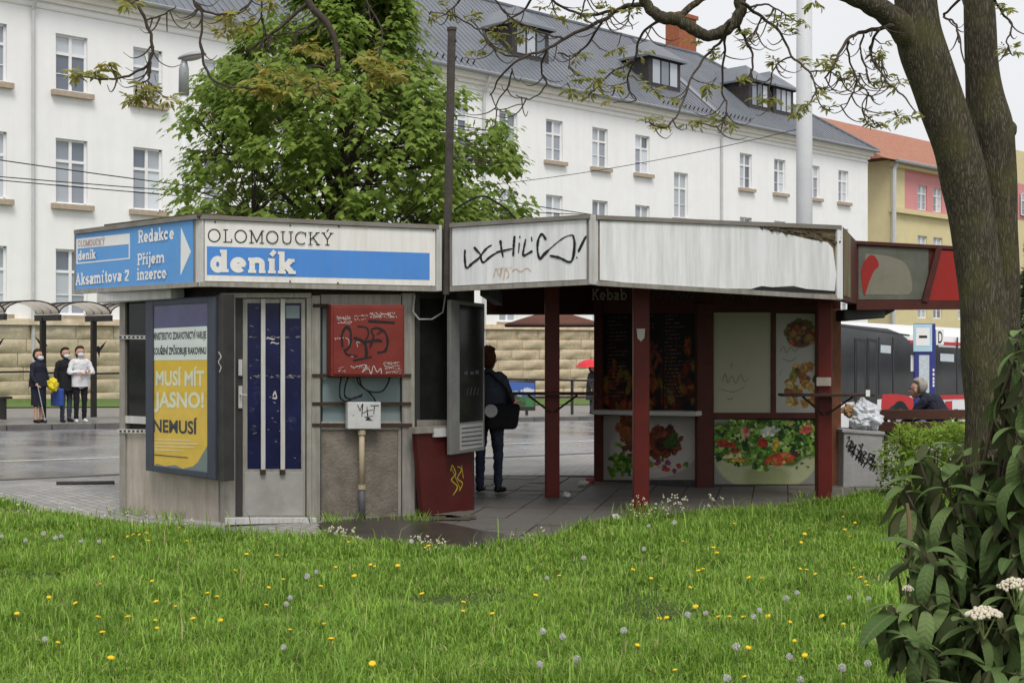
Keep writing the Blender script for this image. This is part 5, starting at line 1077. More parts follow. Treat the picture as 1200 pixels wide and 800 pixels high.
def person(name, label, loc, rotz, H, segs, mats, hair=None, extras=()):
    """segs: tapered limbs (a, b, ra, rb, material tag, flatten); one surface after voxel remeshing"""
    root = thing(name, label, 'person', loc); root.rotation_euler = (0, 0, rotz)
    mb = MB()
    for a, b, ra, rb, tg, fl in segs:
        k0 = len(mb.v); L_ = (b-a).length; n = max(2, int(L_/.05)); pts = [a.lerp(b, i/n) for i in range(n+1)]; rs = [ra+(rb-ra)*i/n for i in range(n+1)]
        d = (b-a).normalized() if L_ > 1e-6 else Vector((0, 0, 1))
        pts = [a-d*ra*.7, a-d*ra*.35]+pts+[b+d*rb*.35, b+d*rb*.7]; rs = [ra*.45, ra*.85]+rs+[rb*.85, rb*.45]
        mb.tube(pts, rs, 12)
        if fl:                                             # flatten the section front to back
            c = (a+b)/2
            for i in range(k0, len(mb.v)):
                v = mb.v[i]; mb.v[i] = (v[0], c.y+(v[1]-c.y)*fl if abs(d.z) > .6 else v[1], v[2])
    me = mb.mesh('tmp'); ob = bpy.data.objects.new('tmp', me); COL.objects.link(ob)
    rm = ob.modifiers.new('r', 'REMESH'); rm.mode = 'VOXEL'; rm.voxel_size = .0125 if name == 'person' else .0125
    sm = ob.modifiers.new('s', 'SMOOTH'); sm.factor = .5; sm.iterations = 3
    dg = bpy.context.evaluated_depsgraph_get(); dg.update(); m2 = bpy.data.meshes.new_from_object(ob.evaluated_get(dg)); bpy.data.objects.remove(ob); m2.name = 'body'
    tags = list(dict.fromkeys(s[4] for s in segs)); m2.materials.clear()
    for t in tags: m2.materials.append(MATS[mats[t]])
    nv = len(m2.polygons); C = np.empty(nv*3, np.float32); m2.polygons.foreach_get('center', C); C = C.reshape(-1, 3); best = np.full(nv, 1e9); idx = np.zeros(nv, np.int32)
    for a, b, ra, rb, tg, fl in segs:
        A, B = np.array(a), np.array(b); AB = B-A; L2 = max(1e-9, AB@AB); t = np.clip((C-A)@AB/L2, 0, 1); D = np.linalg.norm(C-A-t[:, None]*AB, axis=1)-(ra+(rb-ra)*t)
        m = D < best; best[m] = D[m]; idx[m] = tags.index(tg)
    m2.polygons.foreach_set('material_index', idx); m2.shade_smooth()
    cl = np.zeros(len(m2.vertices), bool)                  # cloth folds
    for p_ in m2.polygons:
        if tags[p_.material_index] in ('top', 'leg'): cl[list(p_.vertices)] = True
    nn_ = len(m2.vertices); CO = np.empty(nn_*3, np.float32); m2.vertices.foreach_get('co', CO); CO = CO.reshape(-1, 3); NO = np.empty(nn_*3, np.float32); m2.vertex_normals.foreach_get('vector', NO); NO = NO.reshape(-1, 3)
    dd_ = np.array([.011*mnoise.noise(Vector((q_[0]*11, q_[1]*11, q_[2]*17)))+.006*mnoise.noise(Vector(q_)*31) if c_ else 0 for q_, c_ in zip(CO, cl)])
    m2.vertices.foreach_set('co', (CO+NO*dd_[:, None]).astype(np.float32).ravel()); m2.update()
    o = bpy.data.objects.new('body', m2); COL.objects.link(o); o.parent = root
    return root
def sub(root, mb, name, mat, smooth=True):
    me = mb.mesh(name); me.materials.append(MATS[mat]); o = bpy.data.objects.new(name, me); COL.objects.link(o); o.parent = root
    if smooth: me.shade_smooth()
    return o
def fingers(hand, dirv, side, S):                           # five short bent fingers
    d = Vector(dirv).normalized(); s = Vector(side).normalized(); n = d.cross(s); out = []
    for k, (o_, l_) in enumerate(((-.028, .055), (-.010, .068), (.010, .072), (.028, .062))):
        b = Vector(hand)+s*o_+d*.05; m = b+d*l_*.55+n*.008; out += [limb(b, m, .0105, .010, S), limb(m, m+d*l_*.4+n*.02, .010, .008, S)]
    b = Vector(hand)-s*.03; out += [limb(b, b-s*.03+d*.045, .012, .010, S)]
    return out
def head(c, yaw=0, S='skin', r=.095):                       # faces -Y before the figure is turned
    c = Vector(c); R = Matrix.Rotation(yaw, 3, 'Z'); f = lambda x, y, z: c+R@Vector((x, y, z))
    return [limb(f(0, .012, .035), f(0, .0, .03), r, r*.97, S), limb(f(0, -.012, -.035), f(0, -.03, -.075), r*.78, r*.5, S), limb(f(0, -.094, .005), f(0, -.108, -.025), .011, .016, S), limb(f(.09, .01, .01), f(.092, .012, -.02), .016, .013, S), limb(f(-.09, .01, .01), f(-.092, .012, -.02), .016, .013, S)]
def face(root, c, yaw=0, mask=False):
    c = Vector(c); R = Matrix.Rotation(yaw, 3, 'Z'); f = lambda x, y, z: c+R@Vector((x, y, z))
    for sx_ in (-1, 1): mb = MB(); mb.ball(f(sx_*.034, -.085, .022), .012, 8, 6); sub(root, mb, 'eye', 'eye')
    mb = MB()
    if mask:
        mb.ball((0, 0, 0), 1, 16, 10); mb.v = [tuple(f(v[0]*.075, -.055+v[1]*.062, -.038+v[2]*.052)) for v in mb.v]; sub(root, mb, 'face_mask', 'mask')
    else: mb.tube([f(-.024, -.088, -.048), f(0, -.096, -.05), f(.024, -.088, -.048)], .006, 6); sub(root, mb, 'mouth', 'lip')
def hairdo(root, c, mat, yaw=0, long=.0, seed=1, k=1.0):
    c = Vector(c); R = Matrix.Rotation(yaw, 3, 'Z'); mb = MB(); mb.ball((0, 0, 0), 1, 26, 18); vs = []
    for v in mb.v:
        d = Vector(v); q = 1+.09*mnoise.noise(d*4+Vector((seed, 0, 0)))+.05*mnoise.noise(d*11)
        y = d.y*.112+.026; z = d.z*.118+.052
        if d.y < .1 and d.z < .55: y = max(y, -.01)+.045; q *= .86                                    # keep the face free
        if d.z < 0: z -= long*abs(d.z)
        vs.append(tuple(c+R@Vector((d.x*.112*q*k, y*q*k, z*q*k))))
    mb.v = vs; return sub(root, mb, 'hair', mat)
def loft(rings, n=18):                                       # rings: (centre, rx, ry)
    mb = MB(); m = len(rings)
    for c, rx, ry in rings:
        for j in range(n):
            a = 2*math.pi*j/n; w = 1+.05*math.sin(5*a+c[2]*9)+.04*mnoise.noise(Vector((math.cos(a)*2.5, math.sin(a)*2.5, c[2]*7))); mb.v.append((c[0]+rx*w*math.cos(a), c[1]+ry*w*math.sin(a), c[2]))
    for i in range(m-1):
        for j in range(n): mb.f.append((i*n+j, i*n+(j+1) % n, (i+1)*n+(j+1) % n, (i+1)*n+j))
    return mb
def standing(H, arms, shoe='shoe', leg='leg', top='top', sp=.09, stride=.0, wide=1.0, bare=0):
    k = H/1.7; f = lambda x, y, z: Vector((x*k, y*k, z*k)); S = []
    for s in (-1, 1):
        y0 = s*stride
        if bare:
            S += [limb(f(s*.09, 0, .90), f(s*sp, y0*.4, bare), .088*k*wide, .062*k, leg), limb(f(s*sp, y0*.4, bare), f(s*sp, y0, .09), .052*k, .036*k, 'skin')]
        else: S += [limb(f(s*.09, 0, .90), f(s*sp, y0*.4-.01, .50), .09*k*wide, .066*k, leg), limb(f(s*sp, y0*.4-.01, .50), f(s*sp, y0, .10), .064*k, .05*k, leg)]
        S += [limb(f(s*sp, y0+.03, .05), f(s*(sp+.02), y0-.13, .035), .045*k, .036*k, shoe)]
    S += [limb(f(0, .0, .92), f(0, .0, 1.08), .155*k*wide, .14*k*wide, top, .78), limb(f(0, .0, 1.08), f(0, .01, 1.34), .14*k*wide, .165*k*wide, top, .75), limb(f(-.15, .01, 1.38), f(.15, .01, 1.38), .075*k, .075*k, top), limb(f(0, .01, 1.38), f(0, .005, 1.50), .06*k, .05*k, 'skin')]
    for s, (el, hd) in zip((-1, 1), arms):
        sh = f(s*.18, .01, 1.38); el = f(*el); hd = f(*hd); S += [limb(sh, el, .06*k, .05*k, top), limb(el, el.lerp(hd, .9), .048*k, .036*k, top), limb(el.lerp(hd, .9), hd, .03*k, .036*k, 'skin')]
        S += fingers(hd, hd-el, Vector((1, 0, 0)) if abs((hd-el).normalized().x) < .8 else Vector((0, 0, 1)), 'skin')
    S += head(f(0, -.01, 1.585)); return S
def on_pave(px, v): u = u_at(px, v); x, y = xy_of(u, v); return (x, y, g(x, y)+.06)
# woman with a cane and a yellow bag, seen in profile
H = 1.60; k = H/1.7; L1 = on_pave(45, 16.0); R1 = rad(70)
p = person('person', 'person in dark suit leaning on a crutch at the bus shelter', L1, R1, H, standing(H, (((-.26, -.02, 1.12), (-.24, -.16, .93)), ((.25, -.03, 1.12), (.2, -.2, .95))), leg='leg', bare=.42, wide=1.12), {'leg': 'navy_cloth', 'top': 'navy_cloth', 'skin': 'skin', 'shoe': 'shoe_dark'})
hc = Vector((0, -.01, 1.585))*k; face(p, hc, 0, True); hairdo(p, hc, 'hair_brown', 0, .05, 2)
sub(p, loft([((0, 0, 1.2*k), .2, .15), ((0, 0, 1.0*k), .21, .17), ((0, 0, .86*k), .225, .185)]), 'jacket_hem', 'navy_cloth'); sub(p, loft([((0, 0, .9*k), .18, .15), ((0, 0, .6*k), .17, .15), ((0, .0, .42*k), .165, .15)]), 'skirt', 'navy_cloth')
def at(L_, rz, v): return Vector(L_)+Matrix.Rotation(rz, 3, 'Z')@Vector(v)
cr = thing('crutch', 'grey walking crutch held by the person in the dark suit', 'crutch', at(L1, R1, (-.3, -.42, 0))); a, b = at(L1, R1, (-.23, -.16, .90)), at(L1, R1, (-.3, -.45, .02))
MB().tube([a, b], .011, 6).build('shaft', 'lamp_metal', cr); MB().tube([a, a+Vector((0, 0, .02)), a+Vector((.09, 0, .03))], .016, 6).build('handle', 'shoe_dark', cr); MB().tube([b, b+Vector((0, 0, .05))], .018, 6).build('rubber_tip', 'shoe_dark', cr)
o = crumple('shopping_bag', (0, 0, 0), (.12, .1, .15), 'yellow_bag', .4, 3, None, 20, 14); o.location = at(L1, R1, (.2, -.22, .84)); tag(o, 'yellow plastic shopping bag held by the person with the crutch', 'bag')
L2 = on_pave(77, 15.9); R2 = rad(50)
p = person('person', 'person in black jacket with a blue carrier bag at the bus shelter', L2, R2, 1.66, standing(1.66, (((-.26, .0, 1.12), (-.25, -.08, .86)), ((.26, .02, 1.12), (.24, -.06, .86))), wide=1.15), {'leg': 'grey_blue_cloth', 'top': 'black_cloth', 'skin': 'skin', 'shoe': 'shoe_dark'})
k = 1.66/1.7; hc = Vector((0, -.01, 1.585))*k; face(p, hc, 0, True); hairdo(p, hc, 'hair_black', 0, .04, 4); sub(p, loft([((0, 0, 1.2*k), .205, .16), ((0, 0, .95*k), .22, .18), ((0, 0, .74*k), .235, .19)]), 'jacket_hem', 'black_cloth')
cb = thing('carrier_bag', 'dark blue carrier bag hanging from the hand of the person in black', 'bag', at(L2, R2, (-.26, -.12, .35)))
mb = MB(); c = at(L2, R2, (-.27, -.1, .58)); mb.obox(c, Matrix.Rotation(R2, 3, 'Z')@Vector((0, .2, 0)), Matrix.Rotation(R2, 3, 'Z')@Vector((.06, 0, 0)), (0, 0, .2)); mb.build('bag_body', 'blue_bag', cb, bevel=.03)
MB().tube([at(L2, R2, (-.27, -.22, .76)), at(L2, R2, (-.25, -.1, .86)), at(L2, R2, (-.27, .02, .76))], .01, 5).build('handle', 'blue_bag', cb)
L3 = on_pave(94, 16.1); R3 = rad(35)
p = person('person', 'person in white sweater and black trousers with folded arms at the bus shelter', L3, R3, 1.70, standing(1.70, (((-.27, -.06, 1.14), (.06, -.22, 1.17)), ((.27, -.06, 1.14), (-.04, -.24, 1.12))), wide=1.05), {'leg': 'black_cloth', 'top': 'white_cloth', 'skin': 'skin', 'shoe': 'shoe_white'})
hc = Vector((0, -.01, 1.585)); face(p, hc, 0, True); hairdo(p, hc, 'hair_black', 0, .10, 6); sub(p, loft([((0, 0, 1.2), .19, .145), ((0, 0, 1.0), .2, .155), ((0, 0, .82), .205, .165)]), 'sweater_hem', 'white_cloth')
# person standing in the passage
L4 = (W(573, 400, 15.1).x, 15.1, .02); R4 = rad(155)
p = person('person', 'person in dark blue jacket and jeans standing in the passage, shoulder bag at hip', L4, R4, 1.67, standing(1.67, (((-.27, -.05, 1.12), (-.12, -.24, 1.05)), ((.27, -.05, 1.12), (.12, -.24, 1.08))), wide=1.08, sp=.12), {'leg': 'jeans', 'top': 'grey_blue_cloth', 'skin': 'skin', 'shoe': 'shoe_dark'})
hc = hc*(1.67/1.7); face(p, hc, 0, False); hairdo(p, hc, 'hair_red', 0, .03, 9, 1.02); sub(p, loft([((0, 0, 1.4), .2, .15), ((0, 0, 1.2), .22, .17), ((0, 0, 1.0), .225, .18), ((0, 0, .86), .22, .18)]), 'jacket', 'grey_blue_cloth')
sbg = thing('shoulder_bag', 'black shoulder bag with round white badge worn by the person in the passage', 'bag', (L4[0]+.18, 14.9, .8)); mb = MB(); mb.obox((L4[0]+.16, 14.87, .93), (.19, .02, 0), (-.01, .07, 0), (.02, 0, .15)); mb.build('bag_body', 'black_cloth', sbg, bevel=.05)
MB().tube([(L4[0]+.03, 14.78, 1.0), (L4[0]+.03, 14.76, 1.0)], .075, 18).build('badge', 'shoe_white', sbg); MB().tube([(L4[0]+.3, 14.92, 1.02), (L4[0]+.2, 14.9, 1.25), (L4[0]+.02, 14.9, 1.43), (L4[0]-.18, 15.0, 1.42)], .015, 6).build('strap', 'black_cloth', sbg)
# person under a red umbrella across the street
L5 = on_pave(694, 15.2); p = person('person', 'person in grey coat under a red umbrella across the street', L5, rad(60), 1.62, standing(1.62, (((-.26, .0, 1.12), (-.24, -.1, .86)), ((.24, -.08, 1.14), (.12, -.22, 1.3))), wide=1.15), {'leg': 'jeans', 'top': 'dark_grey_cloth', 'skin': 'skin', 'shoe': 'shoe_dark'})
k = 1.62/1.7; hc5 = Vector((0, -.01, 1.585))*k; face(p, hc5); hairdo(p, hc5, 'hair_brown', 0, .05, 3); sub(p, loft([((0, 0, 1.3*k), .2, .15), ((0, 0, 1.0*k), .22, .18), ((0, 0, .5*k), .25, .2)]), 'coat', 'dark_grey_cloth')
um = thing('umbrella', 'open red umbrella held by the person across the street', 'umbrella', Vector(L5)+Vector((0, 0, 1.2))); c = Vector(L5)+Vector((-.05, 0, 1.58)); mb = MB(); P = [(c.x, c.y, c.z+.26)]
for r, z in ((.22, .22), (.4, .12), (.5, .0)): P += [(c.x+r*math.cos(math.pi*2*j/16), c.y+r*math.sin(math.pi*2*j/16), c.z+z-(.02 if j % 2 and r > .4 else 0)) for j in range(16)]
mb.add(P, [(0, 1+j, 1+(j+1) % 16) for j in range(16)]+[(1+i*16+j, 1+(i+1)*16+j, 1+(i+1)*16+(j+1) % 16, 1+i*16+(j+1) % 16) for i in range(2) for j in range(16)]); mb.build('canopy', 'umbrella_red', um, smooth=True); MB().tube([c+Vector((0, 0, .3)), c-Vector((0, 0, .38))], .01, 6).build('shaft', 'shoe_dark', um)
# man bent forward on the bench, facing away to the left
bx_ = W(1108, 400, bY).x; S = []
f = lambda x, y, z: Vector((x, y, z))
for s in (-1, 1):
    S += [limb(f(s*.1, .05, .53), f(s*.13, -.40, .55), .09, .068, 'leg'), limb(f(s*.13, -.40, .55), f(s*.13, -.42, .1), .06, .048, 'leg'), limb(f(s*.13, -.39, .05), f(s*.14, -.55, .04), .043, .036, 'shoe')]
    el, hd = f(s*.25, -.28, .78), f(s*.09, -.45, .68); S += [limb(f(s*.19, -.12, 1.0), el, .064, .052, 'top'), limb(el, el.lerp(hd, .85), .05, .038, 'top'), limb(el.lerp(hd, .85), hd, .032, .036, 'skin')]+fingers(hd, (0, -1, -.4), (1, 0, 0), 'skin')
S += [limb(f(0, .05, .58), f(0, .02, .78), .16, .165, 'top'), limb(f(0, .02, .78), f(0, -.10, .98), .17, .16, 'top'), limb(f(-.15, -.1, 1.01), f(.15, -.1, 1.01), .085, .085, 'top'), limb(f(0, -.14, 1.03), f(0, -.22, 1.09), .065, .055, 'skin')]+head((0, -.28, 1.13))
L6 = (bx_, bY+.33, 0.0); p = person('person', 'person with grey hair and navy jacket sitting hunched on the bench', L6, rad(-125), 1.7, S, {'leg': 'black_cloth', 'top': 'navy_cloth', 'skin': 'skin', 'shoe': 'shoe_dark'})
face(p, (0, -.28, 1.13), 0, False); hairdo(p, (0, -.27, 1.14), 'hair_grey', 0, .0, 5)
# ------------------------------------------------------------------ vegetation
leafmat('maple_leaf', (.135, .215, .032), (.34, .45, .10), .55, .6, .2); leafmat('young_leaf', (.24, .29, .06), (.34, .28, .07), .45); leafmat('orange_leaf', (.32, .36, .07), (.44, .33, .08), .45)
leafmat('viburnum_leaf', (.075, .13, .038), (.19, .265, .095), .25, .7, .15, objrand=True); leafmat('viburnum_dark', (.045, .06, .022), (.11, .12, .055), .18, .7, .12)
leafmat('hedge_leaf', (.14, .24, .02), (.30, .42, .05), .4); leafmat('conifer', (.03, .06, .02), (.06, .11, .03), .2); leafmat('dry_leaf', (.16, .12, .06), (.25, .19, .10), .2)
M('stem', (.075, .055, .04), .8, .25, 20, .3); M('stem_green', (.14, .17, .06), .7, .2, 20, .2); M('flower_cream', (.62, .56, .44), .7, .15, 60, .3); M('flower_yellow', (.78, .50, .012), .6, .1, 60, .2); M('seed_white', (.66, .66, .63), .9, .1, 60, .5)
M('twig_bark', (.06, .047, .036), .85, .3, 14, .3)
def veined(name):
    m = MATS[name]; t = m.node_tree; n = t.nodes; l = t.links.new; b = n['Principled BSDF']; src = b.inputs['Base Color'].links[0].from_socket; tr = [q for q in n if q.type == 'BSDF_TRANSLUCENT'][0]
    tc = n.new('ShaderNodeTexCoord'); sx = n.new('ShaderNodeSeparateXYZ'); l(tc.outputs['Object'], sx.inputs[0]); ab = n.new('ShaderNodeMath'); ab.operation = 'ABSOLUTE'; l(sx.outputs[1], ab.inputs[0])
    mr = n.new('ShaderNodeMapRange'); mr.inputs[1].default_value = .006; mr.inputs[2].default_value = .022; mr.inputs[3].default_value = .55; mr.inputs[4].default_value = 0; l(ab.outputs[0], mr.inputs[0])
    mx = n.new('ShaderNodeMix'); mx.data_type = 'RGBA'; l(mr.outputs[0], mx.inputs[0]); l(src, mx.inputs[6]); mx.inputs[7].default_value = (.17, .19, .10, 1); l(mx.outputs[2], b.inputs['Base Color'])
    sb_ = n.new('ShaderNodeMath'); sb_.operation = 'MULTIPLY_ADD'; sb_.inputs[1].default_value = -.7; l(ab.outputs[0], sb_.inputs[0]); l(sx.outputs[0], sb_.inputs[2]); ml = n.new('ShaderNodeMath'); ml.operation = 'MULTIPLY'; ml.inputs[1].default_value = 75; l(sb_.outputs[0], ml.inputs[0]); si = n.new('ShaderNodeMath'); si.operation = 'SINE'; l(ml.outputs[0], si.inputs[0])
    bp = n.new('ShaderNodeBump'); bp.inputs['Strength'].default_value = .16; bp.inputs['Distance'].default_value = .01; l(si.outputs[0], bp.inputs['Height']); l(bp.outputs[0], b.inputs['Normal'])
veined('viburnum_leaf')
def bark():
    m, t, b = nmat('bark'); n = t.nodes; l = t.links.new; tc = n.new('ShaderNodeTexCoord'); mp = n.new('ShaderNodeMapping'); mp.inputs['Scale'].default_value = (1, 1, .16); l(tc.outputs['Object'], mp.inputs[0])
    vo = n.new('ShaderNodeTexVoronoi'); vo.feature = 'DISTANCE_TO_EDGE'; vo.inputs['Scale'].default_value = 52; nz = n.new('ShaderNodeTexNoise'); nz.inputs['Scale'].default_value = 22; nz.inputs['Detail'].default_value = 6; l(mp.outputs[0], nz.inputs[0])
    ad = n.new('ShaderNodeMix'); ad.data_type = 'RGBA'; ad.inputs[0].default_value = .08; l(mp.outputs[0], ad.inputs[6]); l(nz.outputs['Color'], ad.inputs[7]); l(ad.outputs[2], vo.inputs['Vector'])
    cr = n.new('ShaderNodeValToRGB'); cr.color_ramp.elements[0].color = (.05, .042, .03, 1); cr.color_ramp.elements[1].color = (.165, .145, .105, 1); cr.color_ramp.elements[1].position = .32
    l(vo.outputs['Distance'], cr.inputs[0]); n2 = n.new('ShaderNodeTexNoise'); n2.inputs['Scale'].default_value = 3.5; n2.inputs['Detail'].default_value = 6; l(tc.outputs['Object'], n2.inputs[0])
    mr = n.new('ShaderNodeMapRange'); mr.inputs[1].default_value = .44; mr.inputs[2].default_value = .66; mr.inputs[4].default_value = .5; l(n2.outputs['Fac'], mr.inputs[0])
    mx = n.new('ShaderNodeMix'); mx.data_type = 'RGBA'; l(mr.outputs[0], mx.inputs[0]); l(cr.outputs[0], mx.inputs[6]); mx.inputs[7].default_value = (.13, .125, .045, 1)
    m3 = n.new('ShaderNodeMix'); m3.data_type = 'RGBA'; m3.blend_type = 'MULTIPLY'; m3.inputs[0].default_value = .45; l(mx.outputs[2], m3.inputs[6]); l(nz.outputs['Fac'], m3.inputs[7]); 
    l(m3.outputs[2], b.inputs['Base Color']); b.inputs['Roughness'].default_value = .95; b.inputs['Specular IOR Level'].default_value = .1
    bp = n.new('ShaderNodeBump'); bp.inputs['Strength'].default_value = .8; bp.inputs['Distance'].default_value = .02; l(vo.outputs['Distance'], bp.inputs['Height']); l(bp.outputs[0], b.inputs['Normal'])
bark()
def leaf_mass(name, tmpl, tf, C, D, Nn, S, mat, parent, kind='stuff'):
    """many leaves: template verts (k,3) with x along the leaf, y across, z up; frames from direction D and normal Nn"""
    tmpl = np.array(tmpl, float); C = np.array(C); D = np.array(D); Nn = np.array(Nn); S = np.array(S)
    D /= np.linalg.norm(D, axis=1, keepdims=True)+1e-9; Sd = np.cross(Nn, D); Sd /= np.linalg.norm(Sd, axis=1, keepdims=True)+1e-9; Nn = np.cross(D, Sd)
    V = C[:, None]+S[:, None, None]*(tmpl[None, :, 0:1]*D[:, None]+tmpl[None, :, 1:2]*Sd[:, None]+tmpl[None, :, 2:3]*Nn[:, None])
    k = len(tmpl); tf = np.array(tf); Fa = (np.arange(len(C))[:, None, None]*k+tf[None]).reshape(-1, tf.shape[1])
    return npmesh(name, V.reshape(-1, 3), Fa, mat, parent, kind)
MAPLE = [(0, 0, 0), (.12, .30, -.03), (.30, .22, .0), (.42, .50, -.06), (.60, .24, 0), (1.0, 0, -.12), (.60, -.24, 0), (.42, -.50, -.06), (.30, -.22, .0), (.12, -.30, -.03), (.42, 0, .05)]
MF = [(10, i, i+1) for i in range(0, 9)]+[(10, 9, 0)]
LANCE = [(0, 0, 0), (.3, .14, .02), (.7, .12, .0), (1, 0, -.1), (.7, -.12, 0), (.3, -.14, .02)]; LF = [(0, 1, 2), (0, 2, 3), (0, 3, 4), (0, 4, 5)]
# ---- maple behind the kiosk
TY = 17.4; mt = thing('maple_tree', 'large leafy green maple tree rising behind the newspaper kiosk', 'tree', (W(398, 400, TY).x, TY, g(W(398, 400, TY).x, TY)))
yk = [-190, -120, -60, 0, 60, 100, 150, 200, 250, 300]; lk = [400, 372, 352, 335, 262, 222, 205, 205, 188, 215]; rk = [410, 440, 462, 480, 490, 535, 602, 618, 628, 600]
rg = np.random.default_rng(4); tips = []
while len(tips) < 1650:
    y = rg.uniform(-185, 295); l_, r_ = np.interp(y, yk, lk), np.interp(y, yk, rk); c, hw = (l_+r_)/2, (r_-l_)/2
    a = rg.uniform(-1, 1); d = rg.uniform(-1, 1)
    if a*a+d*d > 1 or (a*a+d*d < .25 and rg.random() < .6): continue
    x = c+a*hw; dep = TY+d*min(hw*TY/F, 2.1)
    if x > 520 and y < 140 and rg.random() < .6: continue
    if mnoise.noise(Vector((x*.022, y*.022, dep*1.2))) < -.12+.06*max(0, (x-480)/140): continue
    tips.append(W(x, y, dep))
tb = mt.location; trunk = [Vector((tb.x, TY, tb.z)), Vector((tb.x-.03, TY, 2.2)), W(405, 190, TY), W(402, 90, TY), W(405, 0, TY), W(408, -150, TY)]; tpts = [Vector(p) for p in crom([tuple(p) for p in trunk], 6)]
MB().tube(tpts, [.17*(1-i/(len(tpts)))+.02 for i in range(len(tpts))], 12).build('trunk', 'twig_bark', mt, smooth=True)
mains = []; random.seed(2)
for k in range(34):
    p = tips[k*19]; z0 = max(2.1, p.z-1.3-.3*random.random()); s = min(tpts, key=lambda q: abs(q.z-z0)); mid = s.lerp(p, .5)+Vector((0, 0, .15)); P = [Vector(q) for q in crom([tuple(s), tuple(mid), tuple(p)], 5)]
    MB().tube(P, [.045*(1-i/len(P))+.008 for i in range(len(P))], 6).build('limb', 'twig_bark', mt); mains += P
mb = MB(); MA = np.array([tuple(p) for p in mains+tpts])
for p in tips:
    d = np.linalg.norm(MA-np.array(p), axis=1)+(MA[:, 2] > p.z)*.5; s = Vector(MA[int(d.argmin())]); mb.tube([s, s.lerp(p, .5)+Vector((0, 0, .06)), p], [.012, .008, .004], 4, cap=False)
mb.build('twigs', 'twig_bark', mt, kind='stuff')
C, D, Nn, S = [], [], [], []
for p in tips:
    n = rg.integers(17, 27); R = rg.uniform(.16, .34); out = np.array([p.x-tb.x, p.y-TY, .0]); out /= np.linalg.norm(out)+1e-6
    for _ in range(n):
        v = rg.normal(size=3); v /= np.linalg.norm(v); c = np.array(p)+v*R*rg.random()**.5*np.array([1, 1, .8]); C.append(c); h = v*np.array([1, 1, .2])+out*.5+rg.normal(size=3)*.3
        D.append([h[0], h[1], -.55-.5*rg.random()]); Nn.append([h[0]*.7, h[1]*.7-.2, .9]); S.append(rg.uniform(.08, .14))
leaf_mass('crown', MAPLE, MF, C, D, Nn, S, 'maple_leaf', mt)
# ---- forked ash on the right with limbs over the lawn
AY = 10.5; at_ = thing('forked_tree', 'thick mossy forked tree trunk on the right with sparse young leaves', 'tree', (W(1168, 400, AY).x, AY, .02))
def trunkpath(rows, Y):
    R = crom([(x, y, r, Y_) for x, y, r, Y_ in rows], 7); return [W(q[0], q[1], q[3]) for q in R], [q[2]*q[3]/F for q in R]
P, r = trunkpath([(1171, 668, 50, AY), (1168, 620, 36, AY), (1163, 500, 31, AY), (1155, 400, 28, AY), (1148, 320, 25.5, AY), (1138, 250, 25, AY), (1123, 185, 26.5, AY), (1103, 122, 26, AY), (1080, 55, 27, AY), (1073, 0, 24, AY), (1064, -70, 20, AY), (1050, -160, 16, AY)], AY)
mb = MB().tube(P, r, 30, jit=.10); mb.build('trunk', 'bark', at_, smooth=True)
P, r = trunkpath([(1172, 668, 48, AY+.22), (1171, 560, 33, AY+.22), (1172, 450, 26, AY+.25), (1170, 350, 24, AY+.28), (1167, 260, 24.5, AY+.28), (1163, 190, 25.5, AY+.28), (1159, 150, 26.5, AY+.28), (1154, 110, 22, AY+.28), (1150, 65, 18.5, AY+.28), (1147, 0, 17, AY+.28), (1143, -80, 15, AY+.28), (1138, -160, 13, AY+.28)], AY)
mb = MB().tube(P, r, 28, jit=.10); mb.build('trunk', 'bark', at_, smooth=True)
mb = MB(); mb.ball((0, 0, 0), 1, 14, 10); c = W(1184, 152, AY+.25); mb.v = [(c.x+v[0]*.05*(1+.2*mnoise.noise(Vector(v)*3)), c.y+v[1]*.06, c.z+v[2]*.075) for v in mb.v]; mb.build('burl', 'bark', at_, smooth=True)
ANCH = []
def limbpx(rows, k=6, mat='bark', n=10, name='limb', keep=True):
    R = crom(rows, k); P = [W(q[0]+.8*math.sin(i*1.3), q[1]+.6*math.cos(i*1.7), q[3]) for i, q in enumerate(R)]; MB().tube(P, [max(.002, q[2]*q[3]/F) for q in R], n, jit=.08 if q_big(R) else 0).build(name, mat, at_, smooth=True)
    if keep: ANCH.extend([(q[0], q[1], q[3]) for q in R if q[1] > -60])
def q_big(R): return R[0][2] > 6
limbpx([(1085, 70, 20, 10.5), (1066, 42, 18, 10.45), (1042, 18, 13.5, 10.4), (1010, 0, 11, 10.35), (975, -16, 10, 10.3), (930, -48, 9, 10.2), (890, -40, 8.5, 10.15), (869, -8, 7.5, 10.1), (867, 16, 7, 10.1), (852, 34, 7, 10.1), (830, 42, 6.5, 10.1), (812, 34, 7, 10.1), (794, 23, 7.5, 10.1), (774, 20, 7, 10.1), (758, 6, 6, 10.1), (748, -14, 6, 10.05), (715, -44, 6, 10), (600, -64, 5.5, 9.9), (450, -72, 5.5, 9.8), (330, -50, 5, 9.7), (200, -42, 4, 9.6), (140, -30, 3, 9.5)], 7, n=14)
limbpx([(794, 23, 4, 10.1), (812, 6, 4, 10.1), (835, -8, 3.5, 10.1)], n=8)
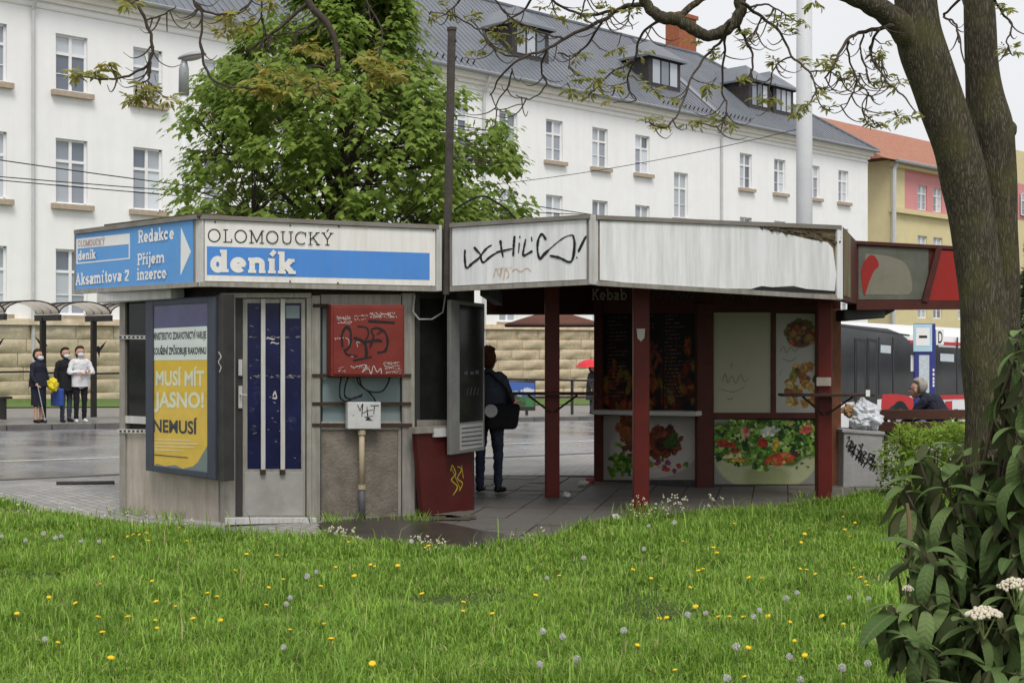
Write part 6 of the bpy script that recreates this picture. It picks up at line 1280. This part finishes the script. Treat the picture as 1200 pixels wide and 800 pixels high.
B_ = [
 [(758, 6, 3.2), (732, 8, 2.8), (706, 24, 2.4), (668, 42, 2.0), (640, 58, 1.8), (612, 68, 1.5), (588, 88, 1.2), (575, 112, .8)],
 [(720, 12, 2), (690, 18, 1.7), (662, 10, 1.5), (640, -4, 1.4)], [(706, 24, 1.6), (690, 50, 1.4), (672, 66, 1.1), (655, 62, .9)], [(660, 45, 1.4), (640, 40, 1.2), (600, 22, 1.1), (575, -6, 1)],
 [(625, -6, 1.4), (614, 12, 1.2), (582, 30, 1.1), (560, 34, .9), (535, 20, .8), (505, 14, .6)], [(640, 58, 1.3), (634, 82, 1.1), (640, 100, 1), (622, 116, .8), (605, 112, .6)], [(612, 68, 1.2), (585, 62, 1), (570, 46, .8), (552, 24, .6)],
 [(776, 22, 2), (752, 40, 1.6), (742, 70, 1.4), (716, 86, 1.2), (690, 112, .8)], [(742, 70, 1.2), (735, 100, 1), (745, 118, .8), (720, 120, .6)], [(600, 80, 1), (596, 100, .9), (580, 128, .7), (612, 122, .6)],
 [(855, 24, 2.2), (845, 48, 1.8), (829, 64, 1.6), (810, 92, 1.4), (797, 128, 1.2), (780, 149, 1), (758, 143, .6)], [(850, 36, 1.8), (849, 60, 1.4), (846, 104, 1.2), (852, 126, 1), (843, 148, .8), (818, 143, .6)],
 [(862, 24, 2), (872, 44, 1.6), (882, 66, 1.3), (879, 88, 1.1), (868, 92, .8)], [(868, 2, 2.2), (892, 20, 1.9), (914, 38, 1.6), (928, 66, 1.4), (948, 84, 1.2), (956, 106, 1), (946, 124, .7), (936, 128, .5)],
 [(928, 66, 1.1), (910, 76, .9), (902, 100, .8), (904, 116, .5)], [(948, 84, 1), (972, 84, .9), (990, 94, .6)], [(880, 8, 1.4), (900, 6, 1.1), (925, 20, .8)], [(892, 20, 1.2), (886, 36, 1), (872, 48, .7)],
 [(1046, 30, 2.8), (1034, 33, 2.6), (1010, 38, 2.2), (994, 46, 2), (982, 66, 1.7), (976, 80, 1.4), (966, 92, 1)], [(1030, 34, 1.8), (1022, 50, 1.6), (1021, 66, 1.4), (1040, 96, 1.2), (1058, 112, 1), (1072, 130, .7)], [(994, 46, 1.4), (994, 64, 1.3), (1004, 92, 1.1), (1018, 110, .9), (1026, 118, .5)],
 [(1004, 92, .9), (1000, 108, .8), (990, 122, .6), (972, 126, .4)], [(1021, 66, .9), (1032, 72, .8), (1040, 88, .5)], [(1012, 40, 1.2), (1008, 60, 1), (1016, 86, .8), (1005, 86, .5)], [(1018, 108, .8), (1010, 128, .7), (1022, 142, .6), (1030, 146, .4)],
 [(1135, -10, 2.2), (1112, 12, 1.6), (1106, 20, 1.4), (1118, 26, 1.2), (1123, 40, 1.2), (1130, 74, .8)], [(1160, -15, 2), (1172, 12, 1.5), (1186, 30, 1.2), (1180, 48, 1), (1184, 62, .7)],
 [(740, -20, 1.5), (742, 0, 1.2), (736, 20, .9), (742, 34, .6)], [(700, -40, 1.5), (690, -10, 1.2), (680, 18, .8)], [(540, -66, 1.6), (548, -20, 1.2), (530, 10, .9), (512, 22, .6)],
 [(340, -54, 5, 9.7), (360, 0, 4.6, 9.7), (385, 30, 4, 9.7), (394, 55, 3.3, 9.7), (396, 84, 2.6, 9.7)], [(362, 2, 2.4, 9.7), (332, 29, 1.9, 9.7), (308, 48, 1.7, 9.7), (289, 61, 1.2, 9.7)],
 [(150, -34, 2.4, 9.5), (160, 0, 2.2, 9.5), (171, 26, 2, 9.5), (178, 48, 2, 9.5), (175, 73, 1.7, 9.5), (150, 89, 1.5, 9.5), (122, 93, 1.2, 9.5), (94, 89, .8, 9.5)], [(176, 70, 1.5, 9.5), (174, 92, 1.2, 9.5), (160, 100, .8, 9.5)],
 [(215, -42, 2, 9.6), (226, 0, 1.8, 9.6), (237, 18, 1.6, 9.6), (235, 50, 1.5, 9.6), (241, 80, 1.5, 9.6), (255, 97, 1.4, 9.6), (290, 104, 1.2, 9.6), (335, 98, .8, 9.6)], [(228, 4, 1.6, 9.6), (248, 16, 1.4, 9.6), (280, 14, 1.2, 9.6), (300, -6, 1.2, 9.6)],
 [(312, -46, 1.6, 9.65), (306, 8, 1.3, 9.65), (311, 38, 1, 9.65), (318, 46, .7, 9.65)], [(378, 20, 1.3, 9.7), (350, 36, 1.1, 9.7), (318, 42, .9, 9.7)], [(170, 24, 1, 9.5), (190, 18, .9, 9.5), (206, 8, .7, 9.5)], [(395, 82, 1, 9.7), (380, 92, .8, 9.7), (356, 104, .6, 9.7)], [(400, -68, 1.6, 9.7), (424, -10, 1.3, 9.7), (448, 40, 1, 9.7), (440, 80, .7, 9.7)]]
random.seed(6)
for b in B_:
    Y0 = random.uniform(9.7, 10.3); rows = [(q[0], q[1], q[2], q[3] if len(q) > 3 else Y0+.3*math.sin(i*.9)) for i, q in enumerate(b)]
    limbpx(rows, 6, 'twig_bark', 6, 'branch')
tk = random.Random(3); fine = MB()
for b in B_[:]:
    for _ in range(5):
        i = tk.randrange(len(b)-1); t = tk.random(); x = b[i][0]+(b[i+1][0]-b[i][0])*t; y_ = b[i][1]+(b[i+1][1]-b[i][1])*t
        if y_ < -10: continue
        Y = (b[i][3] if len(b[i]) > 3 else 10.0)+tk.uniform(-.2, .2); dx = tk.uniform(-26, 26); dr = tk.uniform(4, 24)
        R = crom([(x, y_), (x+dx*.4, y_+dr*.7), (x+dx, y_+dr), (x+dx*1.5, y_+dr-tk.uniform(0, 9))], 4); fine.tube([W(q[0], q[1], Y) for q in R], [.0055*(1-k/len(R))+.0018 for k in range(len(R))], 4, cap=False); ANCH.append((R[-1][0], R[-1][1], Y))
fine.build('fine_twigs', 'twig_bark', at_, kind='stuff')
CL = [(502, 14), (523, 10), (552, 21), (571, 47), (597, 62), (585, 40), (675, 64), (685, 90), (697, 90), (723, 55), (720, 102), (732, 85), (751, 64), (690, 112), (673, 107), (742, 12), (680, 19), (763, 102), (756, 140), (770, 145), (794, 116), (818, 142), (830, 100), (853, 145), (845, 138), (863, 90), (815, 50), (841, 66), (870, 36), (875, 50), (908, 71), (927, 36), (939, 71), (903, 116), (894, 118), (936, 128), (946, 120), (920, 21), (970, 71), (965, 78), (1003, 83), (989, 95), (972, 126), (1017, 140), (1028, 143), (1031, 71), (1036, 90), (1050, 100), (1055, 135), (1065, 136), (955, 2), (1184, 61), (976, 77), (1030, 60), (640, 8), (660, 20), (610, 30), (960, 108), (1020, 98), (1180, 10), (716, 112), (700, 14), (560, 60), (618, 40)]
OC = [(126, 78), (112, 84), (95, 87), (173, 108), (160, 113), (190, 110), (178, 104), (150, 2), (264, 35), (262, 22), (295, 30), (318, 4)]
OO = [(312, 95), (300, 104), (360, 56), (372, 62), (446, 74), (437, 91), (458, 88), (373, 104), (386, 108), (329, 108), (318, 102), (346, 98), (430, 70)]
AN = np.array(ANCH); twm = MB()
def cluster(px, py, mat, scale=1.0, seed=0):
    r = np.random.default_rng(seed+77); i = int((np.hypot(AN[:, 0]-px, AN[:, 1]-py)+(AN[:, 1] > py)*6).argmin()); ax, ay, aY = AN[i]; Y = aY+r.uniform(-.12, .12); p = W(px, py, Y)
    a = W(ax, ay, aY); twm.tube([a, a.lerp(p, .55)+Vector((0, 0, -.02)), p], [.006, .005, .0035], 4, cap=False)
    C, D, Nn, S = [], [], [], []
    for s in range(int(r.integers(3, 6))):
        d = r.normal(size=3); d[2] = d[2]*.5-.05; d /= np.linalg.norm(d); L_ = r.uniform(.04, .1)*scale; c0 = np.array(p)+r.normal(size=3)*.012
        for t in np.linspace(.25, 1, 4):
            for sd in (-1, 1) if t < .95 else (0,):
                q = np.cross(d, [0, 0, 1]); q /= np.linalg.norm(q)+1e-6; dd = d*.6+q*sd*.8+np.array([0, 0, -.25])+r.normal(size=3)*.2
                C.append(c0+d*L_*t); D.append(dd); Nn.append(r.normal(size=3)*.5+np.array([0, -.3, .8])); S.append(r.uniform(.035, .065)*scale)
    S = np.array(S)*1.25
    leaf_mass('leaf_cluster', LANCE, LF, C, D, Nn, S, mat, at_, 'stuff')
for i, (x, y) in enumerate(CL):
    cluster(x, y, 'young_leaf', .95, i)
    if i % 2: cluster(x+random.uniform(-14, 14), y+random.uniform(-12, 8), 'young_leaf', .7, 200+i)
for i, (x, y) in enumerate(OC): cluster(x, y, 'young_leaf', 1.15, 400+i); cluster(x+random.uniform(-9, 9), y+random.uniform(-8, 8), 'orange_leaf', 1.0, 430+i)
for i, (x, y) in enumerate(OO): cluster(x, y, 'orange_leaf', 1.35, 500+i); cluster(x+random.uniform(-16, 16), y+random.uniform(-12, 12), 'orange_leaf', 1.15, 530+i)
twm.build('twigs', 'twig_bark', at_, kind='stuff')
# ---- leatherleaf shrub in the right foreground: every leaf a part
VY = 5.0; vb_ = thing('viburnum_shrub', 'large drooping leathery shrub with cream flower heads in the right foreground', 'shrub', (W(1150, 400, VY).x, VY, .03))
LV = []
for k in range(7):
    n = 10; mb = MB(); bend = (.6, 1.1, 1.5, 1.8, 2.0, .9, 1.3)[k]; x = z = 0; ang = .35; P = []
    for i in range(n+1):
        t = i/n; w = .162*math.sin(math.pi*min(1, t*.95+.04))**.62*(1-.15*t) if 0 < i < n else .008
        P += [(x, -w, z+w*.25), (x, 0, z), (x, w, z+w*.25)]; ang -= bend/n*1.15; x += math.cos(ang)/n; z += math.sin(ang)/n
    mb.add(P, [(i*3+j, i*3+j+1, i*3+j+4, i*3+j+3) for i in range(n) for j in (0, 1)]); me = mb.mesh('leaf'); me.materials.append(MATS['viburnum_leaf']); me.shade_smooth(); LV.append(me)
VT = [(1196, 388, 5.0), (1205, 410, 4.9), (1188, 402, 5.1), (1192, 505, 4.9), (1206, 520, 4.8), (1180, 525, 5.1), (1096, 528, 5.2), (1078, 540, 5.1), (1128, 530, 5.2), (1152, 555, 5.2), (1062, 575, 5.1), (1108, 572, 5.0), (1136, 590, 5.1), (1178, 590, 5.0), (1200, 600, 4.9), (1082, 648, 4.9), (1066, 662, 5.0), (1108, 655, 5.0), (1150, 640, 5.1), (1186, 655, 4.9), (1048, 712, 4.8), (1078, 705, 4.8), (1110, 712, 4.9), (1142, 728, 4.7), (1176, 735, 4.7), (1200, 725, 4.7), (1060, 750, 4.7), (1096, 765, 4.8), (1130, 775, 4.8), (1165, 790, 4.6), (1196, 790, 4.6), (1150, 690, 5.0), (1125, 620, 5.1), (1200, 690, 4.9), (1220, 560, 5.0), (1225, 640, 5.0), (1220, 740, 4.8), (1085, 800, 4.7), (1125, 830, 4.7), (1180, 840, 4.6)]
VX = [(1250, 470, 5.2), (1275, 540, 5.2), (1290, 620, 5.1), (1260, 690, 5.0), (1300, 720, 5.1), (1245, 600, 5.3), (1320, 660, 5.3), (1280, 790, 4.9), (1330, 790, 5.1), (1235, 820, 4.8), (1250, 540, 5.5), (1180, 560, 5.6), (1140, 640, 5.6), (1200, 660, 5.6), (1260, 640, 5.6)]
random.seed(8); base = W(1160, 400, 5.1); base.z = .02; cnt = 0; stems = []
for i, (px, py, Y) in enumerate(VT+VX):
    p = W(px, py, Y); b0 = Vector((base.x+random.uniform(-.12, .12), 5.15+random.uniform(-.15, .15), .02)); mid = b0.lerp(p, .55)+Vector((random.uniform(-.06, .1), random.uniform(0, .1), .1)); Q = [Vector(q) for q in crom([tuple(b0), tuple(mid), tuple(p)], 6)]
    MB().tube(Q, [.012*(1-j/len(Q))+.003 for j in range(len(Q))], 6).build('stem', 'stem', vb_, smooth=True); stems.append(Q)
    n = random.randrange(6, 9); a0 = random.uniform(0, 6.28)
    for k in range(n):
        if cnt >= 298: break
        back = k//2; fr = max(0, len(Q)-1-back); q = Q[fr] if back < 3 else Q[-3]; a = a0+k*(math.pi+.35)+random.uniform(-.3, .3); s = random.uniform(.165, .245)*(.75 if k < 2 else 1); vi = random.choice((0, 5, 1, 6)) if k < 3 else random.choice((1, 2, 3, 4, 6))
        o = inst('leaf', LV[vi], vb_, q+Vector((random.uniform(-.01, .01), random.uniform(-.01, .01), random.uniform(-.02, .02))), 0, (s, s*random.uniform(.8, 1.15), s), (random.uniform(-.35, .35), random.uniform(-.4, .4) if k < 3 else random.uniform(.35, 1.25), a)); cnt += 1
C, D, Nn, S = [], [], [], []; rg = np.random.default_rng(12)
for Q in stems:
    for j in range(3, len(Q)):
        for _ in range(3): C.append(np.array(Q[j])+rg.normal(size=3)*.02+np.array([0, .05, 0])); D.append([rg.normal()*.5, rg.normal()*.5, -1]); Nn.append([rg.normal(), -1, .3]); S.append(rg.uniform(.10, .17))
VL = [(0, 0, 0), (.25, .13, .03), (.6, .15, .02), (1, 0, -.1), (.6, -.15, .02), (.25, -.13, .03), (.4, 0, -.02)]; VF = [(6, i, i+1) for i in range(5)]+[(6, 5, 0)]
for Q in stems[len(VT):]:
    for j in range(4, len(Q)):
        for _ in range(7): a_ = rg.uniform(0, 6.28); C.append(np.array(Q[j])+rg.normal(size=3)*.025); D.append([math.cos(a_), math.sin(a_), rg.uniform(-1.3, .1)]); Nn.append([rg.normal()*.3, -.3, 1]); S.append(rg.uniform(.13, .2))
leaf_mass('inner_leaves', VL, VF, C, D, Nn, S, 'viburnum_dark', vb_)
def umbel(px, py, Y, r):
    c = W(px, py, Y); mb = MB(); rr_ = np.random.default_rng(int(px))
    for _ in range(150):
        a = rr_.uniform(0, 6.28); q = math.sqrt(rr_.random()); mb.ball((c.x+r*q*math.cos(a), c.y+r*.7*q*math.sin(a), c.z+r*.45*(1-q*q)+rr_.normal()*.003), r*rr_.uniform(.07, .13), 5, 4)
    o = mb.build('flower_head', 'flower_cream', vb_)
    for _ in range(5): a = rr_.uniform(0, 6.28); MB().tube([c-Vector((0, 0, .08)), c+Vector((r*.6*math.cos(a), r*.4*math.sin(a), 0))], .003, 4).build('flower_stalk', 'stem_green', o)
umbel(1153, 722, 4.5, .066); umbel(1190, 688, 4.55, .062); umbel(1066, 640, 4.95, .03); umbel(1064, 690, 4.9, .022)
p = W(1066, 632, 4.95); MB().tube([p, p+Vector((.0, 0, .07)), p+Vector((-.01, .0, .14))], [.012, .011, .006], 8).build('bare_stub', 'dry_leaf', vb_)
# ---- clipped hedge behind, conifer at the right edge
hx0, hx1 = W(1040, 400, 14.2).x, W(1150, 400, 14.2).x; hd_ = thing('hedge', 'low bright yellow-green hedge between litter bin and tree trunk', 'hedge', ((hx0+hx1)/2, 14.2, 0)); rg = np.random.default_rng(3)
C, D, Nn, S = [], [], [], []
while len(C) < 16000:
    x = rg.uniform(hx0, hx1+1.2); y = rg.uniform(13.75, 14.65); z = rg.uniform(.05, 1.05); top = .86+.2*mnoise.noise(Vector((x*2.5, y*2.5, 0)))-.35*sstep(.25, 0, x-hx0)
    if z > top or (abs(y-14.2) < .33 and z < top-.15 and rg.random() < .75): continue
    C.append((x, y, z)); v = rg.normal(size=3); D.append([v[0], v[1], v[2]*.6+.2]); Nn.append([v[1]*.5, -.4+v[0]*.4, 1]); S.append(rg.uniform(.04, .075))
leaf_mass('foliage', VL, VF, C, D, Nn, S, 'hedge_leaf', hd_)
for k in range(9): x = hx0+.12+k*.2; MB().tube([(x, 14.2, 0), (x+.03, 14.18, .5), (x-.02, 14.1, .85)], [.012, .009, .004], 5).build('stem', 'stem', hd_)
cx = W(1222, 400, 24).x; cf = thing('conifer_tree', 'dark green conifer bush at the right edge behind the trunk', 'tree', (cx, 24, g(cx, 24))); MB().tube([(cx, 24, -.3), (cx, 24, 4.3)], [.1, .02], 8).build('trunk', 'twig_bark', cf); C, D, Nn, S = [], [], [], []
for _ in range(15000): z = rg.uniform(.2, 4.2); r_ = (.95+.2*math.sin(z*9))*(1-z/4.6)*rg.random()**.4; a = rg.uniform(0, 6.28); C.append((cx+r_*math.cos(a), 24+r_*math.sin(a), z)); D.append([math.cos(a), math.sin(a), -.3+rg.normal()*.3]); Nn.append([rg.normal()*.4, -.3, 1]); S.append(rg.uniform(.08, .16))
leaf_mass('crown', LANCE, LF, C, D, Nn, S, 'conifer', cf)
# ------------------------------------------------------------------ grass
def grassmat():
    m = leafmat('grass', (.075, .185, .012), (.205, .36, .045), .4, .55, .3); t = m.node_tree; n = t.nodes; l = t.links.new; mx = [q for q in n if q.type == 'MIX'][0]; b = n['Principled BSDF']; tr = [q for q in n if q.type == 'BSDF_TRANSLUCENT'][0]
    rp_ = n.new('ShaderNodeValToRGB'); E = rp_.color_ramp.elements; E[0].color = (.095, .19, .018, 1); E[1].position = .8; E[1].color = (.25, .41, .065, 1)
    for p_, c_ in ((.95, (.30, .48, .07, 1)), (.975, (.42, .39, .18, 1)), (1, (.36, .30, .15, 1))): q_ = E.new(p_); q_.color = c_
    l(n['Geometry'].outputs['Random Per Island'], rp_.inputs[0]); mx = rp_
    tc = n.new('ShaderNodeTexCoord'); nz = n.new('ShaderNodeTexNoise'); nz.inputs['Scale'].default_value = 1.7; nz.inputs['Detail'].default_value = 7; nz.inputs['Roughness'].default_value = .7; l(tc.outputs['Object'], nz.inputs[0])
    mr = n.new('ShaderNodeMapRange'); mr.inputs[1].default_value = .35; mr.inputs[2].default_value = .65; l(nz.outputs['Fac'], mr.inputs[0])
    m2 = n.new('ShaderNodeMix'); m2.data_type = 'RGBA'; m2.blend_type = 'MULTIPLY'; l(mr.outputs[0], m2.inputs[0]); l(mx.outputs[0], m2.inputs[6]); m2.inputs[7].default_value = (1.45, 1.38, 1.45, 1)
    l(m2.outputs[2], b.inputs['Base Color']); l(m2.outputs[2], tr.inputs['Color'])
grassmat()
rg = np.random.default_rng(9)
def noise2(x, y, sc, seed):                                  # cheap value noise on arrays
    r = np.random.default_rng(seed); G_ = r.random((256, 256)); fx, fy = (x+40)/sc, (y+40)/sc; ix, iy = fx.astype(int), fy.astype(int); tx, ty = fx-ix, fy-iy; tx = tx*tx*(3-2*tx); ty = ty*ty*(3-2*ty); ix %= 255; iy %= 255
    return (G_[iy, ix]*(1-tx)+G_[iy, ix+1]*tx)*(1-ty)+(G_[iy+1, ix]*(1-tx)+G_[iy+1, ix+1]*tx)*ty
N0 = 900000; y = rg.uniform(5.2, 15.6, N0); x = rg.uniform(-.5, .5, N0)*y; trod = np.exp(-((x-.05-.25*(y-9.5))**2/.12+((y-9.6)/1.6)**2)); dens = (1-.55*trod)*np.clip(1.25-(y-5.2)*.035, .6, 1)*(.22+1.1*noise2(x, y, .3, 5))
keep = (rg.random(N0) < dens) & (y < lawn_far(x)+rg.normal(size=N0)*.05); x, y = x[keep], y[keep]; x, y = x[:430000], y[:430000]
yo = rg.uniform(3.5, 15.6, 260000); xo = rg.uniform(.5, 1.0, 260000)*yo*rg.choice((-1, 1), 260000); ko = (np.abs(xo) < 9.5) & (yo < lawn_far(xo)+rg.normal(size=260000)*.05); x, y = np.concatenate([x, xo[ko][:120000]]), np.concatenate([y, yo[ko][:120000]])
# keep clear of the kiosk walls and the little slab
keep = (np.hypot(x-W(200, 683, 2700/283.0).x, y-2700/283.0) > .14); x, y = x[keep], y[keep]; N = len(x)
zz = np.array([lz(a, b) for a, b in zip(x, y)]) if N < 1 else .05+.035*(noise2(x, y, 1.1, 6)-.5)
hgt = (.028+.065*rg.random(N)**1.5)*(.4+1.4*noise2(x, y, .5, 7))*(1+.35*(noise2(x, y, .15, 8)-.4)); tall = rg.random(N) < .02; hgt[tall] *= 2.1; hgt *= 1-.45*np.exp(-((x-.05-.25*(y-9.5))**2/.12+((y-9.6)/1.6)**2))
edge = np.clip(1-(lawn_far(x)-y)/.35, 0, 1); hgt *= 1+.25*edge*noise2(x, y, .4, 11)
a = rg.uniform(0, 2*np.pi, N); lean = rg.uniform(.15, .95, N)*hgt; w = rg.uniform(.0018, .0042, N)*(1+(y-6)*.07); dx, dy = np.cos(a), np.sin(a); px_, py_ = -dy*w, dx*w
V = np.empty((N, 5, 3)); z0 = zz-.012
V[:, 0] = np.stack([x-px_, y-py_, z0], 1); V[:, 1] = np.stack([x+px_, y+py_, z0], 1); mx_, my_ = x+dx*lean*.35, y+dy*lean*.35
V[:, 2] = np.stack([mx_+px_*.85, my_+py_*.85, zz+hgt*.62], 1); V[:, 3] = np.stack([mx_-px_*.85, my_-py_*.85, zz+hgt*.62], 1); V[:, 4] = np.stack([x+dx*lean, y+dy*lean, zz+hgt*(.95-.25*(lean/hgt))], 1)
k = np.arange(N)[:, None]*5; Fa = np.concatenate([k+np.array([[0, 1, 2]]), k+np.array([[0, 2, 3]]), k+np.array([[3, 2, 4]])], 0)
go = npmesh('grass', V.reshape(-1, 3), Fa, 'grass', None, 'stuff'); tag(go, 'fresh green grass blades covering the lawn before the kiosks', 'grass', kind='stuff')
# broad rosette leaves in the turf
C, D, Nn, S = [], [], [], []
for _ in range(800):
    y0 = rg.uniform(5.6, 13.5); x0 = rg.uniform(-.42, .42)*y0
    if y0 > lawn_far(x0)-.1: continue
    for k in range(7): a_ = rg.uniform(0, 6.28); C.append((x0, y0, .055)); D.append([math.cos(a_), math.sin(a_), rg.uniform(.2, .9)]); Nn.append([0, 0, 1]); S.append(rg.uniform(.05, .10))
o = leaf_mass('broadleaf_weeds', LANCE, LF, C, D, Nn, S, 'hedge_leaf', None); tag(o, 'broad leaf rosettes scattered in the turf', 'weeds', kind='stuff')
# ---- dandelions: yellow blooms and white seed heads, each its own plant
mb = MB(); P = []
for r, z in ((.0, .006), (.011, .008), (.0195, .004), (.022, -.004), (.008, -.012)): P.append([(r*math.cos(2*math.pi*j/12)*(1+.12*(j % 2)), r*math.sin(2*math.pi*j/12)*(1+.12*(j % 2)), z) for j in range(12)])
mb.add([q for ring_ in P for q in ring_], [(i*12+j, i*12+(j+1) % 12, (i+1)*12+(j+1) % 12, (i+1)*12+j) for i in range(4) for j in range(12)]); fl = mb.mesh('bloom'); fl.materials.append(MATS['flower_yellow'])
mb = MB(); mb.ball((0, 0, 0), .006, 6, 4); r2 = np.random.default_rng(1)
for _ in range(130):
    v = Vector(r2.normal(size=3)).normalized(); t_ = v.orthogonal().normalized()*.0022; q_ = v.cross(t_).normalized()*.0022; mb.add([v*.004, v*.024+t_, v*.024-t_, v*.024+q_, v*.024-q_], [(0, 1, 2), (0, 3, 4), (1, 3, 2, 4)])
sh_ = mb.mesh('seed_head'); sh_.materials.append(MATS['seed_white'])
mb = MB(); mb.tube([(0, 0, -.11), (.004, 0, -.05), (0, 0, 0)], .0028, 5, cap=False); stk = mb.mesh('stalk'); stk.materials.append(MATS['stem_green'])
YD = [(20, 718), (88, 706), (117, 684), (115, 722), (68, 752), (120, 740), (178, 680), (182, 726), (184, 735), (150, 722), (226, 724), (243, 694), (254, 698), (258, 726), (276, 668), (332, 678), (376, 686), (312, 708), (340, 737), (388, 748), (434, 661), (439, 663), (415, 674), (466, 662), (494, 695), (577, 718), (156, 626), (174, 633), (219, 633), (132, 652), (210, 618), (498, 641), (372, 728), (380, 730), (172, 624), (163, 626), (815, 710), (773, 724), (781, 723), (842, 722), (836, 641), (840, 647), (818, 668), (893, 677), (938, 666), (945, 667), (1014, 681), (1016, 685), (871, 722), (900, 721), (926, 728), (747, 755), (931, 750), (877, 758), (943, 767), (872, 792), (990, 620), (996, 628), (1002, 612), (988, 605), (943, 625), (860, 613), (1066, 795), (763, 677), (1008, 676), (955, 672), (824, 666), (800, 634), (1000, 665)]
WD = [(51, 625), (65, 630), (72, 628), (95, 634), (116, 634), (2, 628), (360, 675), (482, 634), (491, 630), (827, 718), (921, 701), (934, 694), (806, 720), (883, 722), (995, 700), (890, 715), (863, 757), (925, 769), (1017, 777), (852, 794), (938, 796), (641, 677), (676, 772), (636, 739), (1018, 701), (987, 782), (731, 738), (340, 700), (30, 633), (760, 616), (790, 612), (1070, 757)]
rn = random.Random(5)
YD = YD+[(rn.uniform(20, 1040), rn.choice((rn.uniform(628, 690), rn.uniform(690, 790)))) for _ in range(24)]
WD = WD+[(rn.uniform(20, 1040), rn.uniform(630, 790)) for _ in range(8)]
for lst, me_, nm, lab, grp in ((YD, fl, 'bloom', 'yellow dandelion', 'yellow dandelions'), (WD, sh_, 'seed_head', 'white seed head', 'dandelion seed heads')):
    for px, py in lst:
        hz = rn.uniform(.09, .13) if nm == 'bloom' else rn.uniform(.13, .18); Y = (HC-hz-.05)*F/(py-400)
        Y = min(Y, float(lawn_far((px-600)/F*Y))-.02); p = W(px, py, Y); zn = ('before the newspaper kiosk' if px < 400 else 'before the passage' if px < 750 else 'before the snack kiosk'); nf = 'in the far lawn' if py < 690 else 'in the near lawn'
        d = thing('dandelion', lab+' '+nf+' '+zn, 'flower', (p.x, Y, .04), grp+' '+nf+' '+zn); h = max(.06, min(.22, p.z-.04)); s = rn.uniform(.5, .85) if nm == 'bloom' else rn.uniform(.6, .9)
        a = inst('stalk', stk, d, (p.x, Y, .04+h), 0, (1, 1, h/.11)); o = inst(nm, me_, d, (p.x, Y, .04+h), 0, (s, s, s), (rn.uniform(-.5, .2), rn.uniform(-.4, .4), rn.uniform(0, 6)))
# ---- pale flowering weeds along the paving edge
mbs, mbf = MB(), MB()
for _ in range(150):
    px = rn.choice((rn.uniform(735, 850), rn.uniform(735, 800), rn.uniform(480, 640), rn.uniform(380, 420), rn.uniform(485, 520), rn.uniform(0, 250))); X = (px-600)/F*12.5; Y = float(lawn_far(X))-abs(rn.gauss(0, .12)); X = (px-600)/F*Y; h = rn.uniform(.10, .30) if 735 < px < 850 else rn.uniform(.08, .2); lx_ = rn.uniform(-.04, .04)
    mbs.tube([(X, Y, .02), (X+lx_*.5, Y, h*.6), (X+lx_, Y, h)], [.0025, .002, .0015], 4, cap=False)
    for k in range(rn.randrange(2, 6)): mbf.ball((X+lx_+rn.uniform(-.018, .018), Y+rn.uniform(-.01, .01), h-rn.uniform(0, .04)), rn.uniform(.005, .010), 5, 4)
wd_ = thing('edge_weeds', 'thin weeds with tiny pale flowers along the paving edge', 'weeds', (0, 12.5, 0)); wd_['kind'] = 'stuff'; mbs.build('stalks', 'stem_green', wd_, kind='stuff'); mbf.build('tiny_flowers', 'flower_cream', wd_, kind='stuff')
C, D, Nn, S = [], [], [], []
for px, py, n_, s_ in ((388, 614, 60, .12), (492, 612, 40, .12), (425, 612, 20, .1), (470, 611, 20, .08), (150, 604, 60, .1), (200, 610, 60, .1), (950, 588, 50, .12), (740, 606, 60, .14), (765, 606, 60, .14)):
    Y0 = 2700/(py-400)-.05
    for _ in range(n_): X = (px-600)/F*Y0+rg.normal()*.09; C.append((X, Y0+rg.normal()*.06, .02)); a_ = rg.uniform(0, 6.28); D.append([math.cos(a_)*.5, math.sin(a_)*.5, 1]); Nn.append([rg.normal(), -1, .2]); S.append(s_*rg.uniform(.5, 1.3))
BL = [(0, -.03, 0), (0, .03, 0), (.6, .025, .02), (.6, -.025, .02), (1, 0, -.08)]; BF = [(0, 1, 2), (0, 2, 3), (3, 2, 4)]
o = leaf_mass('edge_tufts', BL, BF, C, D, Nn, S, 'grass', None); tag(o, 'grass tufts growing at the foot of the kiosk walls and columns', 'grass', kind='stuff')
